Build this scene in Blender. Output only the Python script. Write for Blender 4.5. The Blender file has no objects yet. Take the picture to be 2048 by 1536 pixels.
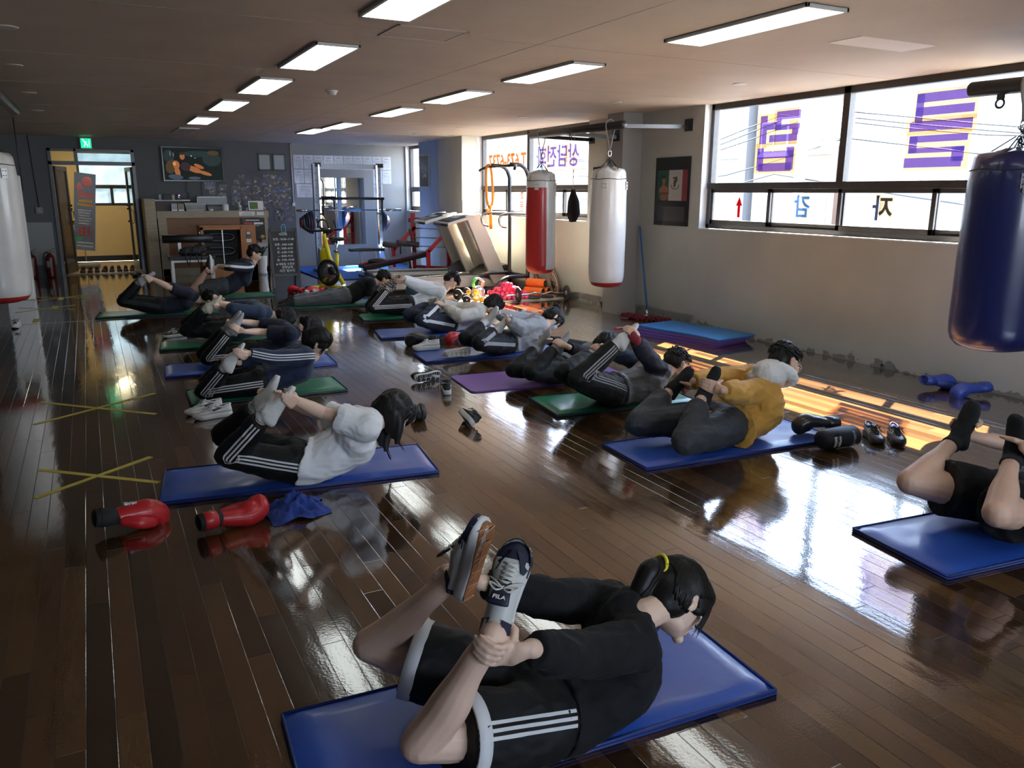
import bpy, bmesh, math, random
from mathutils import Vector, Matrix, noise
from mathutils.bvhtree import BVHTree
V = Vector
PI = math.pi
SC = bpy.context.scene
COL = SC.collection
rnd = random.Random(7)

# ---------------------------------------------------------------- camera
cam_d = bpy.data.cameras.new('camera'); cam_d.sensor_fit = 'HORIZONTAL'
cam_d.sensor_width = 36.0; cam_d.lens = 1600 * 36.0 / 2048; cam_d.clip_start = 0.05; cam_d.clip_end = 400
cam = bpy.data.objects.new('camera', cam_d); COL.objects.link(cam)
_v1 = V((170 - 1024, 768 - 382, -1600)).normalized()
_v2 = V((3166.3, 768 - 395, -1600)).normalized()
_v2 = (_v2 - _v1 * _v1.dot(_v2)).normalized(); _v3 = _v2.cross(_v1)
_R = Matrix((_v2, _v1, _v3))            # world = R @ camera
cam.matrix_world = Matrix.Translation((0, 0, 1.6)) @ _R.to_4x4()
SC.camera = cam
SC.view_settings.view_transform = 'Standard'; SC.view_settings.look = 'None'
SC.view_settings.gamma = 1.0; SC.view_settings.use_curve_mapping = False
SC.view_settings.exposure = 0.27
cy = SC.cycles
cy.max_bounces = 7; cy.diffuse_bounces = 4; cy.glossy_bounces = 4; cy.transmission_bounces = 4; cy.transparent_max_bounces = 12
cy.caustics_reflective = True; cy.caustics_refractive = False; cy.blur_glossy = 0.6
cy.sample_clamp_indirect = 10.0; cy.sample_clamp_direct = 0
try:
    cy.use_denoising = True; cy.denoiser = 'OPENIMAGEDENOISE'
except Exception: pass

# ---------------------------------------------------------------- sky and sun
W = bpy.data.worlds.new('sky'); SC.world = W; W.use_nodes = True
nt = W.node_tree; bg = nt.nodes['Background']
tc = nt.nodes.new('ShaderNodeTexCoord'); sep = nt.nodes.new('ShaderNodeSeparateXYZ'); rp = nt.nodes.new('ShaderNodeValToRGB')
nt.links.new(tc.outputs['Generated'], sep.inputs[0]); nt.links.new(sep.outputs['Z'], rp.inputs[0]); nt.links.new(rp.outputs[0], bg.inputs[0])
rp.color_ramp.elements[0].position = 0.0; rp.color_ramp.elements[0].color = (0.86, 0.92, 1, 1)
rp.color_ramp.elements[1].position = 0.6; rp.color_ramp.elements[1].color = (0.42, 0.62, 1, 1)
bg.inputs[1].default_value = 15
sun_d = bpy.data.lights.new('sun', 'SUN'); sun_d.energy = 165.0; sun_d.angle = math.radians(0.53); sun_d.color = (1.0, 0.86, 0.68)
sun = bpy.data.objects.new('sun', sun_d); COL.objects.link(sun)
sun.rotation_euler = V((-1, -0.55, -1.2)).to_track_quat('-Z', 'Y').to_euler(); sun.location = (20, 14, 20)
def portal(x, y0, y1, z0, z1):
    d = bpy.data.lights.new('window_daylight', 'AREA'); d.shape = 'RECTANGLE'; d.size = y1 - y0; d.size_y = z1 - z0
    o = bpy.data.objects.new('window_daylight', d); COL.objects.link(o)
    o.matrix_world = Matrix.Translation((x, (y0 + y1) / 2, (z0 + z1) / 2)) @ Matrix(((0, 0, 1), (1, 0, 0), (0, 1, 0))).to_4x4()
    d.cycles.is_portal = True
for a in ((6.80, 3.75, 7.68, 1.18, 2.58), (6.80, 10.1, 13.95, 1.18, 2.58), (6.80, 16.6, 17.75, 1.18, 2.6)): portal(*a)
d_ = bpy.data.lights.new('added_window_portal', 'AREA'); d_.shape = 'RECTANGLE'; d_.size = 4.4; d_.size_y = 1.3; d_.cycles.is_portal = True  # portal for the added window behind the camera
o_ = bpy.data.objects.new('added_window_portal', d_); COL.objects.link(o_); o_.matrix_world = Matrix(((1, 0, 0, 2.6), (0, 0, -1, -4.25), (0, 1, 0, 1.9), (0, 0, 0, 1)))

# ---------------------------------------------------------------- helpers
class MB:
    """collects shapes and links them as one mesh object"""
    def __init__(s): s.v = []; s.f = []; s.mi = []; s.sm = []
    def add(s, vs, fs, m=0, smooth=True):
        o = len(s.v); s.v += [tuple(x) for x in vs]
        for f in fs: s.f.append(tuple(i + o for i in f)); s.mi.append(m); s.sm.append(smooth)
        return s
    def box(s, x0, x1, y0, y1, z0, z1, m=0, M=None):
        vs = [V((x, y, z)) for z in (z0, z1) for y in (y0, y1) for x in (x0, x1)]
        if M: vs = [M @ v for v in vs]
        return s.add(vs, [(0, 2, 3, 1), (4, 5, 7, 6), (0, 1, 5, 4), (2, 6, 7, 3), (0, 4, 6, 2), (1, 3, 7, 5)], m, False)
    def bar(s, a, b, w, t, m=0, up=(0, 0, 1)):
        a, b = V(a), V(b); d = (b - a).normalized(); u = V(up)
        if abs(d.dot(u)) > .95: u = V((0, 1, 0))
        r = d.cross(u).normalized(); u = r.cross(d)
        vs = [p + r * (w / 2 * i) + u * (t / 2 * j) for p in (a, b) for j in (-1, 1) for i in (-1, 1)]
        return s.add(vs, [(0, 2, 3, 1), (4, 5, 7, 6), (0, 1, 5, 4), (2, 6, 7, 3), (0, 4, 6, 2), (1, 3, 7, 5)], m, False)
    def loft(s, secs, m=0, cap=True, smooth=True):
        """secs: list of rings (lists of points, same length)"""
        n = len(secs[0]); vs = [p for r in secs for p in r]; fs = []
        for k in range(len(secs) - 1):
            for i in range(n):
                j = (i + 1) % n; fs.append((k * n + i, k * n + j, (k + 1) * n + j, (k + 1) * n + i))
        if cap: fs.append(tuple(range(n))[::-1]); fs.append(tuple((len(secs) - 1) * n + i for i in range(n)))
        return s.add(vs, fs, m, smooth)
    def tube(s, pts, r, n=10, m=0, cap=True, lat=None, flat=1.0, smooth=True):
        """r: number or list; lat: lateral axis with radius r, other axis radius r*flat (number or list)"""
        pts = [V(p) for p in pts]; N = len(pts)
        rr = r if isinstance(r, (list, tuple)) else [r] * N
        ff = flat if isinstance(flat, (list, tuple)) else [flat] * N
        secs = []; u = None
        for i, p in enumerate(pts):
            d = (pts[min(i + 1, N - 1)] - pts[max(i - 1, 0)])
            d = d.normalized() if d.length > 1e-9 else V((0, 0, 1))
            if lat is not None:
                L = V(lat[i]) if isinstance(lat, list) else V(lat)
                u = (L - d * L.dot(d)).normalized()
            elif u is None:
                a = V((0, 0, 1)) if abs(d.z) < .9 else V((1, 0, 0)); u = a.cross(d).normalized()
            else: u = (u - d * u.dot(d)).normalized()
            w = d.cross(u)
            secs.append([p + u * (math.cos(2 * PI * k / n) * rr[i]) + w * (math.sin(2 * PI * k / n) * rr[i] * ff[i]) for k in range(n)])
        return s.loft(secs, m, cap, smooth)
    def ell(s, c, rx, ry, rz, m=0, n=16, k=10, M=None):
        vs = []; fs = []
        for i in range(1, k):
            t = PI * i / k
            for j in range(n):
                a = 2 * PI * j / n; vs.append(V((math.sin(t) * math.cos(a) * rx, math.sin(t) * math.sin(a) * ry, math.cos(t) * rz)))
        vs.append(V((0, 0, rz))); vs.append(V((0, 0, -rz))); T = len(vs) - 2
        for i in range(k - 2):
            for j in range(n): fs.append((i * n + j, (i + 1) * n + j, (i + 1) * n + (j + 1) % n, i * n + (j + 1) % n))
        for j in range(n):
            fs.append((T, j, (j + 1) % n)); fs.append((T + 1, (k - 2) * n + (j + 1) % n, (k - 2) * n + j))
        vs = [(M @ v if M else v) + V(c) for v in vs]
        return s.add(vs, fs, m)
    def lathe(s, prof, m=0, n=20, M=None, c=(0, 0, 0), smooth=True):
        """prof: list of (r, z), bottom to top"""
        secs = [[(M @ V((r * math.cos(2 * PI * k / n), r * math.sin(2 * PI * k / n), z)) if M else V((r * math.cos(2 * PI * k / n), r * math.sin(2 * PI * k / n), z))) + V(c) for k in range(n)] for r, z in prof]
        return s.loft(secs, m, True, smooth)
    def prism(s, poly, a, b, axis='y', m=0, M=None):
        """poly 2D extruded along axis from a to b"""
        def P(p, t):
            q = {'y': (p[0], t, p[1]), 'x': (t, p[0], p[1]), 'z': (p[0], p[1], t)}[axis]
            return (M @ V(q)) if M else V(q)
        n = len(poly); vs = [P(p, a) for p in poly] + [P(p, b) for p in poly]
        return s.add(vs, [tuple(range(n)), tuple(range(2 * n - 1, n - 1, -1))] + [(i, i + n, (i + 1) % n + n, (i + 1) % n) for i in range(n)], m, False)
    def mesh(s, name, mats):
        me = bpy.data.meshes.new(name); me.from_pydata(s.v, [], s.f)
        for m in (mats if isinstance(mats, (list, tuple)) else [mats]): me.materials.append(m)
        me.polygons.foreach_set('material_index', s.mi); me.polygons.foreach_set('use_smooth', s.sm); me.validate(); 
        bm = bmesh.new(); bm.from_mesh(me); bmesh.ops.recalc_face_normals(bm, faces=bm.faces); bm.to_mesh(me); bm.free()
        return me
    def build(s, name, mats, parent=None, loc=None, bevel=0, M=None, segs=2):
        o = bpy.data.objects.new(name, s.mesh(name, mats)); COL.objects.link(o)
        if parent: o.parent = parent
        if loc: o.location = loc
        if M is not None: o.matrix_basis = M
        if bevel:
            b = o.modifiers.new('bevel', 'BEVEL'); b.width = bevel; b.segments = segs; b.limit_method = 'ANGLE'; b.harden_normals = False
        return o
def tag(o, label, cat, group=None, kind=None):
    if label: o['label'] = label
    if cat: o['category'] = cat
    if group: o['group'] = group
    if kind: o['kind'] = kind
    return o
def thing(name, label, cat, loc=(0, 0, 0), rz=0, group=None):
    o = bpy.data.objects.new(name, None); o.empty_display_size = .1; COL.objects.link(o); o.location = loc; o.rotation_euler = (0, 0, rz)
    return tag(o, label, cat, group)
def dup(root, loc=None, rot=None, label=None, group=None, parent=None):
    r = root.copy(); COL.objects.link(r)
    if parent: r.parent = parent
    if loc is not None: r.location = loc
    if rot is not None: r.rotation_euler = rot
    if label: r['label'] = label
    if group: r['group'] = group
    for ch in root.children: dup(ch, parent=r)
    return r
def struct(name, mb, m, bevel=0):
    o = mb.build(name, m, bevel=bevel); o['kind'] = 'structure'; return o

_mc = {}
def mat(name, col, rough=.6, metal=0, spec=.5, var=0, vs=8, bump=0, bs=60, coat=0, emis=None, es=0, sheen=0, trans=0, stretch=None, sss=0, alpha=1):
    if name in _mc: return _mc[name]
    m = bpy.data.materials.new(name); m.use_nodes = True; nt = m.node_tree; b = nt.nodes['Principled BSDF']; I = b.inputs
    I['Base Color'].default_value = (*col, 1); I['Roughness'].default_value = rough; I['Metallic'].default_value = metal
    I['Specular IOR Level'].default_value = spec; I['Coat Weight'].default_value = coat; I['Coat Roughness'].default_value = .1
    I['Transmission Weight'].default_value = trans; I['Alpha'].default_value = alpha
    if sheen: I['Sheen Weight'].default_value = sheen; I['Sheen Roughness'].default_value = .5
    if emis: I['Emission Color'].default_value = (*emis, 1); I['Emission Strength'].default_value = es
    if var or bump:
        tc = nt.nodes.new('ShaderNodeTexCoord'); mp = nt.nodes.new('ShaderNodeMapping'); nt.links.new(tc.outputs['Object'], mp.inputs[0])
        if stretch: mp.inputs['Scale'].default_value = stretch
    if var:
        n = nt.nodes.new('ShaderNodeTexNoise'); n.inputs['Scale'].default_value = vs; n.inputs['Detail'].default_value = 5
        nt.links.new(mp.outputs[0], n.inputs['Vector']); r = nt.nodes.new('ShaderNodeValToRGB')
        r.color_ramp.elements[0].position = .3; r.color_ramp.elements[1].position = .7
        r.color_ramp.elements[0].color = (*[max(0, c * (1 - var)) for c in col], 1); r.color_ramp.elements[1].color = (*[min(1, c * (1 + var)) for c in col], 1)
        nt.links.new(n.outputs['Fac'], r.inputs[0]); nt.links.new(r.outputs[0], I['Base Color'])
    if bump:
        n = nt.nodes.new('ShaderNodeTexNoise'); n.inputs['Scale'].default_value = bs; n.inputs['Detail'].default_value = 4
        nt.links.new(mp.outputs[0], n.inputs['Vector']); bp = nt.nodes.new('ShaderNodeBump'); bp.inputs['Strength'].default_value = bump; bp.inputs['Distance'].default_value = .01
        nt.links.new(n.outputs['Fac'], bp.inputs['Height']); nt.links.new(bp.outputs[0], I['Normal'])
    _mc[name] = m; return m
def nd(nt, t, **k):
    n = nt.nodes.new(t)
    for a, b in k.items():
        if a.startswith('i_'): n.inputs[int(a[2:])].default_value = b
        else: setattr(n, a, b)
    return n
def math_(nt, op, a, b=None, c=None):
    n = nt.nodes.new('ShaderNodeMath'); n.operation = op
    for i, x in enumerate((a, b, c)):
        if x is None: continue
        if isinstance(x, (int, float)): n.inputs[i].default_value = x
        else: nt.links.new(x, n.inputs[i])
    return n.outputs[0]

def text_mb(body, size, m=0, ext=.001, bold=0.0, mb=None, M=None):
    """letters as mesh in the XY plane centred on the origin, added to mb under matrix M"""
    c = bpy.data.curves.new('lettering', 'FONT'); c.body = body; c.size = size; c.align_x = 'CENTER'; c.align_y = 'CENTER'; c.extrude = ext; c.offset = bold; c.resolution_u = 3
    o = bpy.data.objects.new('lettering', c); COL.objects.link(o); dg = bpy.context.evaluated_depsgraph_get(); dg.update()
    me = bpy.data.meshes.new_from_object(o.evaluated_get(dg))
    vs = [v.co.copy() for v in me.vertices]; fs = [tuple(p.vertices) for p in me.polygons]
    bpy.data.objects.remove(o); bpy.data.curves.remove(c); bpy.data.meshes.remove(me)
    mb = mb or MB(); M = M or Matrix.Identity(4)
    mb.add([M @ v for v in vs], fs, m, False); return mb
def basis(x, y, z, o=(0, 0, 0)):
    return Matrix.Translation(o) @ Matrix((V(x), V(y), V(z))).transposed().to_4x4()

# ---------------------------------------------------------------- shared materials
M_black = mat('black_plastic', (.012, .012, .013), .45)
M_blackm = mat('black_painted_metal', (.015, .015, .016), .35, spec=.6)
M_white = mat('white_plastic', (.72, .72, .7), .45)
M_chrome = mat('chrome', (.75, .76, .78), .15, metal=1)
M_steel = mat('brushed_steel', (.5, .51, .53), .3, metal=1)
M_frame = mat('window_frame_brown', (.035, .03, .027), .4, var=.2, vs=20)
M_paper = mat('paper', (.72, .72, .7), .6)
M_rubber = mat('black_rubber', (.02, .02, .02), .75)
M_red = mat('red_painted_steel', (.45, .012, .015), .35)
M_yellow = mat('yellow_painted_steel', (.75, .62, .02), .35)
# ================================================================ the room
HC = 2.6; H = HC; XW = 6.5; YB = 17.8
def floor_mat():
    m = bpy.data.materials.new('varnished_floorboards'); m.use_nodes = True; nt = m.node_tree; L = nt.links; b = nt.nodes['Principled BSDF']
    tc = nd(nt, 'ShaderNodeTexCoord'); sp = nd(nt, 'ShaderNodeSeparateXYZ'); L.new(tc.outputs['Object'], sp.inputs[0])
    X, Y = sp.outputs[0], sp.outputs[1]
    w = .084
    xs = math_(nt, 'DIVIDE', X, w); row = math_(nt, 'FLOOR', xs); fx = math_(nt, 'FRACT', xs)
    wn = nd(nt, 'ShaderNodeTexWhiteNoise', noise_dimensions='1D'); L.new(row, wn.inputs['W'])
    yo = math_(nt, 'ADD', math_(nt, 'DIVIDE', Y, 1.35), math_(nt, 'MULTIPLY', wn.outputs['Value'], 7.0))
    seg = math_(nt, 'FLOOR', yo); fy = math_(nt, 'FRACT', yo)
    cv = nd(nt, 'ShaderNodeCombineXYZ'); L.new(row, cv.inputs[0]); L.new(seg, cv.inputs[1])
    w2 = nd(nt, 'ShaderNodeTexWhiteNoise', noise_dimensions='2D'); L.new(cv.outputs[0], w2.inputs['Vector'])
    rp = nd(nt, 'ShaderNodeValToRGB'); cr = rp.color_ramp
    for p, c in ((0, (.030, .0145, .006)), (.35, (.052, .025, .010)), (.65, (.092, .043, .017)), (.88, (.125, .062, .022)), (1, (.075, .044, .016))):
        e = cr.elements[0] if p == 0 else (cr.elements[len(cr.elements) - 1] if p == 1 else cr.elements.new(p)); e.position = p; e.color = (*c, 1)
    L.new(w2.outputs['Value'], rp.inputs[0])
    # grain
    mp = nd(nt, 'ShaderNodeMapping'); mp.inputs['Scale'].default_value = (70, 3.2, 1); L.new(tc.outputs['Object'], mp.inputs[0])
    ad = nd(nt, 'ShaderNodeVectorMath', operation='ADD'); L.new(mp.outputs[0], ad.inputs[0]); L.new(w2.outputs['Color'], ad.inputs[1])
    gn = nd(nt, 'ShaderNodeTexNoise'); gn.inputs['Scale'].default_value = 1.0; gn.inputs['Detail'].default_value = 4; L.new(ad.outputs[0], gn.inputs['Vector'])
    gr = nd(nt, 'ShaderNodeMapRange'); gr.inputs[3].default_value = .72; gr.inputs[4].default_value = 1.25; L.new(gn.outputs['Fac'], gr.inputs[0])
    mx = nd(nt, 'ShaderNodeMix', data_type='RGBA', blend_type='MULTIPLY'); mx.inputs[0].default_value = 1
    L.new(rp.outputs[0], mx.inputs[6]); L.new(gr.outputs[0], mx.inputs[7])
    # big worn areas
    bn = nd(nt, 'ShaderNodeTexNoise'); bn.inputs['Scale'].default_value = .55; bn.inputs['Detail'].default_value = 3; L.new(tc.outputs['Object'], bn.inputs['Vector'])
    # grooves
    ex = math_(nt, 'MULTIPLY', math_(nt, 'MINIMUM', fx, math_(nt, 'SUBTRACT', 1, fx)), w)
    ey = math_(nt, 'MULTIPLY', math_(nt, 'MINIMUM', fy, math_(nt, 'SUBTRACT', 1, fy)), 1.35)
    ed = math_(nt, 'MINIMUM', ex, ey)
    gv = nd(nt, 'ShaderNodeMapRange'); gv.inputs[1].default_value = .0005; gv.inputs[2].default_value = .0022; L.new(ed, gv.inputs[0])
    gd = nd(nt, 'ShaderNodeMapRange'); gd.inputs[1].default_value = .0003; gd.inputs[2].default_value = .0014; gd.inputs[3].default_value = .3; L.new(ed, gd.inputs[0])
    m2 = nd(nt, 'ShaderNodeMix', data_type='RGBA', blend_type='MULTIPLY'); m2.inputs[0].default_value = 1
    L.new(mx.outputs[2], m2.inputs[6]); L.new(gd.outputs[0], m2.inputs[7]); L.new(m2.outputs[2], b.inputs['Base Color'])
    rr = nd(nt, 'ShaderNodeMapRange'); rr.inputs[1].default_value = .35; rr.inputs[2].default_value = .65; rr.inputs[3].default_value = .055; rr.inputs[4].default_value = .15; L.new(bn.outputs['Fac'], rr.inputs[0]); L.new(rr.outputs[0], b.inputs['Roughness'])
    b.inputs['Specular IOR Level'].default_value = .62
    b.inputs['Coat Weight'].default_value = 1.0; b.inputs['Coat Roughness'].default_value = .05; b.inputs['Coat IOR'].default_value = 1.6
    # bump: grooves, cupped boards, orange-peel varnish
    cup = math_(nt, 'MULTIPLY', math_(nt, 'POWER', math_(nt, 'SUBTRACT', fx, .5), 2.0), math_(nt, 'SUBTRACT', w2.outputs['Value'], .35))
    pn = nd(nt, 'ShaderNodeTexNoise'); pn.inputs['Scale'].default_value = 95; pn.inputs['Detail'].default_value = 2.5; L.new(tc.outputs['Object'], pn.inputs['Vector'])
    mp2 = nd(nt, 'ShaderNodeMapping'); mp2.inputs['Scale'].default_value = (9, 2.2, 1); L.new(tc.outputs['Object'], mp2.inputs[0])
    wv = nd(nt, 'ShaderNodeTexNoise'); wv.inputs['Scale'].default_value = 1.0; wv.inputs['Detail'].default_value = 2; L.new(mp2.outputs[0], wv.inputs['Vector'])
    pk = math_(nt, 'POWER', math_(nt, 'MULTIPLY', bn.outputs['Fac'], 1.5), 2.0)
    hh = math_(nt, 'ADD', math_(nt, 'MULTIPLY', gv.outputs[0], .0006), math_(nt, 'MULTIPLY', cup, .0006))
    hh = math_(nt, 'ADD', hh, math_(nt, 'MULTIPLY', math_(nt, 'MULTIPLY', pn.outputs['Fac'], pk), .00032))
    hh = math_(nt, 'ADD', hh, math_(nt, 'MULTIPLY', wv.outputs['Fac'], .0013))
    bp = nd(nt, 'ShaderNodeBump'); bp.inputs['Strength'].default_value = 1; bp.inputs['Distance'].default_value = 1; L.new(hh, bp.inputs['Height'])
    L.new(bp.outputs[0], b.inputs['Normal']); L.new(bp.outputs[0], b.inputs['Coat Normal'])
    return m
M_floor = floor_mat()
struct('floor', MB().box(-2.4, 6.75, -4.2, YB, -.12, 0), M_floor)
M_ceil = mat('ceiling_paper', (.45, .37, .295), .62, var=.06, vs=2.2, bump=.25, bs=150)
struct('ceiling', MB().box(-2.4, 6.75, -4.2, YB + .15, H, H + .12), M_ceil)
sm = MB()
for y in (1.6, 5.2, 7.25, 9.2, 11.5, 14.2): sm.box(-2.3, 6.5, y, y + .006, H - .0015, H + .01)
sm.box(2.9, 2.906, -4, 17.7, H - .0015, H + .01)
struct('trim_1', sm, mat('ceiling_seam', (.36, .32, .29), .7))
M_wallR = mat('plaster_warm_grey', (.40, .405, .365), .7, var=.07, vs=1.6, bump=.2, bs=25)
M_wallB = mat('wall_grey_unlit', (.088, .094, .098), .6, var=.06, vs=1.2, bump=.1, bs=40)  # darker copy of the wall grey, its unlit look put into the colour
M_wallB2 = mat('wall_grey_lit', (.235, .24, .24), .6, var=.06, vs=1.2, bump=.1, bs=40)  # paler copy for the lit right stretch, light put into the colour
M_rev = mat('white_reveal_paint', (.70, .71, .71), .5)
OP = [(3.75, 7.66), (10.13, 13.95), (16.62, 17.75)]
wr = MB(); yy = -4.2
for a, b in OP:
    wr.box(XW, XW + .25, yy, a, 0, H); wr.box(XW, XW + .25, a, b, 0, 1.18); yy = b
wr.box(XW, XW + .25, yy, YB, 0, H)
struct('wall_right', wr, M_wallR)
rv = MB()
for a, b in OP:
    rv.box(XW + .003, XW + .248, a, a + .006, 1.18, H - .001); rv.box(XW + .003, XW + .248, b - .006, b, 1.18, H - .001); rv.box(XW - .008, XW + .248, a, b, 1.18, 1.192)
struct('trim_2', rv, M_rev)
struct('trim_3', MB().box(6.2, XW, 8.86, 9.22, 0, H), mat('pillar_grey', (.30, .295, .28), .7, var=.06, vs=2))
struct('trim_4', MB().box(6.2, XW, 13.95, 15.1, 0, H), mat('pillar_olive_grey', (.42, .42, .38), .7, var=.05, vs=2))
struct('trim_5', MB().box(6.24, XW, 15.1, 16.25, 0, H), mat('pillar_blue_grey', (.27, .36, .50), .6))
struct('wall_left', MB().box(-2.4, -2.2, -4.2, YB, 0, H), M_wallB)
struct('wall_front', MB().box(-2.4, 6.75, -4.2, -4.0, 0, 1.25).box(-2.4, 6.75, -4.2, -4.0, 2.55, H).box(-2.4, .4, -4.2, -4.0, 1.25, 2.55).box(4.8, 6.75, -4.2, -4.0, 1.25, 2.55), M_wallR)  # opening left for the added window
DX0, DX1, DZ = -.56, .92, 2.38
wb = MB(); wb.box(-2.4, DX0, YB, YB + .15, 0, H); wb.box(DX0, DX1, YB, YB + .15, DZ, H); wb.box(DX1, 3.98, YB, YB + .15, 0, H)
wb2 = MB().box(3.98, 6.75, YB, YB + .15, 0, H)
wb.v += []; struct('wall_back', wb, M_wallB)
struct('wall_back_right', wb2, M_wallB2)
# pale lower panel behind the fire extinguishers
tag(MB().box(-1.75, -.62, YB - .012, YB, .22, 1.02).build('wall_panel', mat('panel_grey', (.26, .26, .255), .5)), 'pale grey wainscot board low on the back wall behind the fire extinguishers', 'panel')
# scuffs along the base of the right wall
def scuff_mat():
    m = bpy.data.materials.new('scuffed_base'); m.use_nodes = True; nt = m.node_tree; L = nt.links; b = nt.nodes['Principled BSDF']
    b.inputs['Base Color'].default_value = (.20, .20, .18, 1); b.inputs['Roughness'].default_value = .8
    tc = nd(nt, 'ShaderNodeTexCoord'); n = nd(nt, 'ShaderNodeTexNoise'); n.inputs['Scale'].default_value = 9; n.inputs['Detail'].default_value = 6; L.new(tc.outputs['Object'], n.inputs['Vector'])
    sp = nd(nt, 'ShaderNodeSeparateXYZ'); L.new(tc.outputs['Object'], sp.inputs[0])
    t = math_(nt, 'SUBTRACT', n.outputs['Fac'], math_(nt, 'MULTIPLY', sp.outputs[2], 2.6))
    g = math_(nt, 'GREATER_THAN', t, .46)
    L.new(g, b.inputs['Alpha']); return m
struct('baseboard_right', MB().box(XW - .004, XW, -4, 8.86, 0, .13).box(XW - .004, XW, 9.22, 13.95, 0, .13), scuff_mat())

# ---------------------------------------------------------------- windows on the right wall
def glass_mat():
    m = bpy.data.materials.new('window_glass'); m.use_nodes = True; nt = m.node_tree; L = nt.links
    for n in list(nt.nodes): nt.nodes.remove(n)
    o = nd(nt, 'ShaderNodeOutputMaterial'); t = nd(nt, 'ShaderNodeBsdfTransparent'); g = nd(nt, 'ShaderNodeBsdfGlossy'); f = nd(nt, 'ShaderNodeLayerWeight'); x = nd(nt, 'ShaderNodeMixShader')
    t.inputs[0].default_value = (.93, .95, .96, 1); g.inputs['Roughness'].default_value = .02; pw = math_(nt, 'MULTIPLY', math_(nt, 'POWER', f.outputs['Facing'], 4.0), .35)
    L.new(pw, x.inputs[0]); L.new(t.outputs[0], x.inputs[1]); L.new(g.outputs[0], x.inputs[2]); L.new(x.outputs[0], o.inputs[0]); return m
M_glass = glass_mat()
XF = 6.62
def win(name, y0, y1, z0, z1, uppers, lowers, zt=1.68):
    root = bpy.data.objects.new(name, None); COL.objects.link(root); root.location = (XF, y0, z0); root['kind'] = 'structure'
    inv = Matrix.Translation((-XF, -y0, -z0)); f = MB(); t = .05
    def bx(*a): f.box(*a, M=inv)
    bx(XF - .03, XF + .05, y0, y1, z0, z0 + .05); bx(XF - .03, XF + .05, y0, y1, z1 - .08, z1); bx(XF - .03, XF + .05, y0, y0 + t, z0, z1); bx(XF - .03, XF + .05, y1 - t, y1, z0, z1)
    bx(XF - .04, XF + .05, y0, y1, zt - .035, zt + .035)
    for y in uppers: bx(XF - .03, XF + .05, y - .04, y + .04, zt, z1)
    f.build('window_frame', M_frame, root, bevel=.003)
    ys = [y0 + t] + [u for u in uppers] + [y1 - t]
    for a, b in zip(ys[:-1], ys[1:]):
        MB().box(XF + .012, XF + .016, a, b, zt + .03, z1 - .05, M=inv).build('window_pane', M_glass, root)
    for a, b, off in lowers:         # sliding sashes
        s = MB(); X0 = XF - .028 + off
        for q in ((a, b, z0 + .045, z0 + .10), (a, b, zt - .075, zt - .03), (a, a + .045, z0 + .045, zt - .03), (b - .045, b, z0 + .045, zt - .03)): s.box(X0, X0 + .025, *q, M=inv)
        so = s.build('window_sash', M_frame, root, bevel=.002)
        MB().box(X0 + .010, X0 + .014, a + .04, b - .04, z0 + .09, zt - .07, M=inv).build('window_pane', M_glass, so)
    return root, inv
w1, i1 = win('window_1', 3.78, 7.64, 1.192, 2.615, (5.72,), ((6.62, 7.58, 0), (5.66, 6.66, .03), (4.66, 5.72, 0), (3.84, 4.7, .03)))
w2, i2 = win('window_2', 10.16, 13.92, 1.192, 2.615, (12.12,), ((12.9, 13.86, 0), (11.95, 12.95, .03), (10.95, 12.0, 0), (10.2, 11.0, .03)))
w5 = bpy.data.objects.new('window_5', None); COL.objects.link(w5); w5['kind'] = 'structure'; f_ = MB()  # added unseen window behind the camera, fills the foreground with light
for q in ((.4, 4.8, 1.25, 1.31), (.4, 4.8, 2.49, 2.55), (.4, .46, 1.25, 2.55), (4.74, 4.8, 1.25, 2.55), (1.84, 1.9, 1.25, 2.55), (3.3, 3.36, 1.25, 2.55)): f_.box(q[0], q[1], -4.12, -4.05, q[2], q[3])
f_.build('window_frame', M_frame, w5); MB().box(.45, 4.75, -4.09, -4.086, 1.3, 2.5).build('window_pane', M_glass, w5)
w3, i3 = win('window_3', 16.65, 17.73, 1.192, 2.615, (), ((17.05, 17.68, 0), (16.70, 17.1, .03)))
# lettering stuck to the panes (seen mirrored from inside)
def film(name, tint, refl):
    m = bpy.data.materials.new(name); m.use_nodes = True; nt = m.node_tree; L = nt.links
    for n in list(nt.nodes): nt.nodes.remove(n)
    o = nd(nt, 'ShaderNodeOutputMaterial'); t = nd(nt, 'ShaderNodeBsdfTransparent'); d_ = nd(nt, 'ShaderNodeBsdfTranslucent'); x = nd(nt, 'ShaderNodeMixShader')
    t.inputs[0].default_value = (*tint, 1); d_.inputs[0].default_value = (*refl, 1); x.inputs[0].default_value = .4
    L.new(t.outputs[0], x.inputs[1]); L.new(d_.outputs[0], x.inputs[2]); L.new(x.outputs[0], o.inputs[0]); return m
M_purp = film('purple_film', (.27, .22, 1.0), (.006, .003, .07)); M_yel = film('yellow_film', (.95, .74, .42), (.04, .025, .01))
M_redf = film('red_film', (.45, .05, .05), (.06, .004, .004)); M_blf = film('blue_film', (.08, .25, .85), (.003, .012, .06)); M_orf = film('orange_film', (.80, .25, .12), (.05, .014, .006)); M_dkf = film('dark_film', (.06, .06, .10), (.001, .001, .002))
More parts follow.
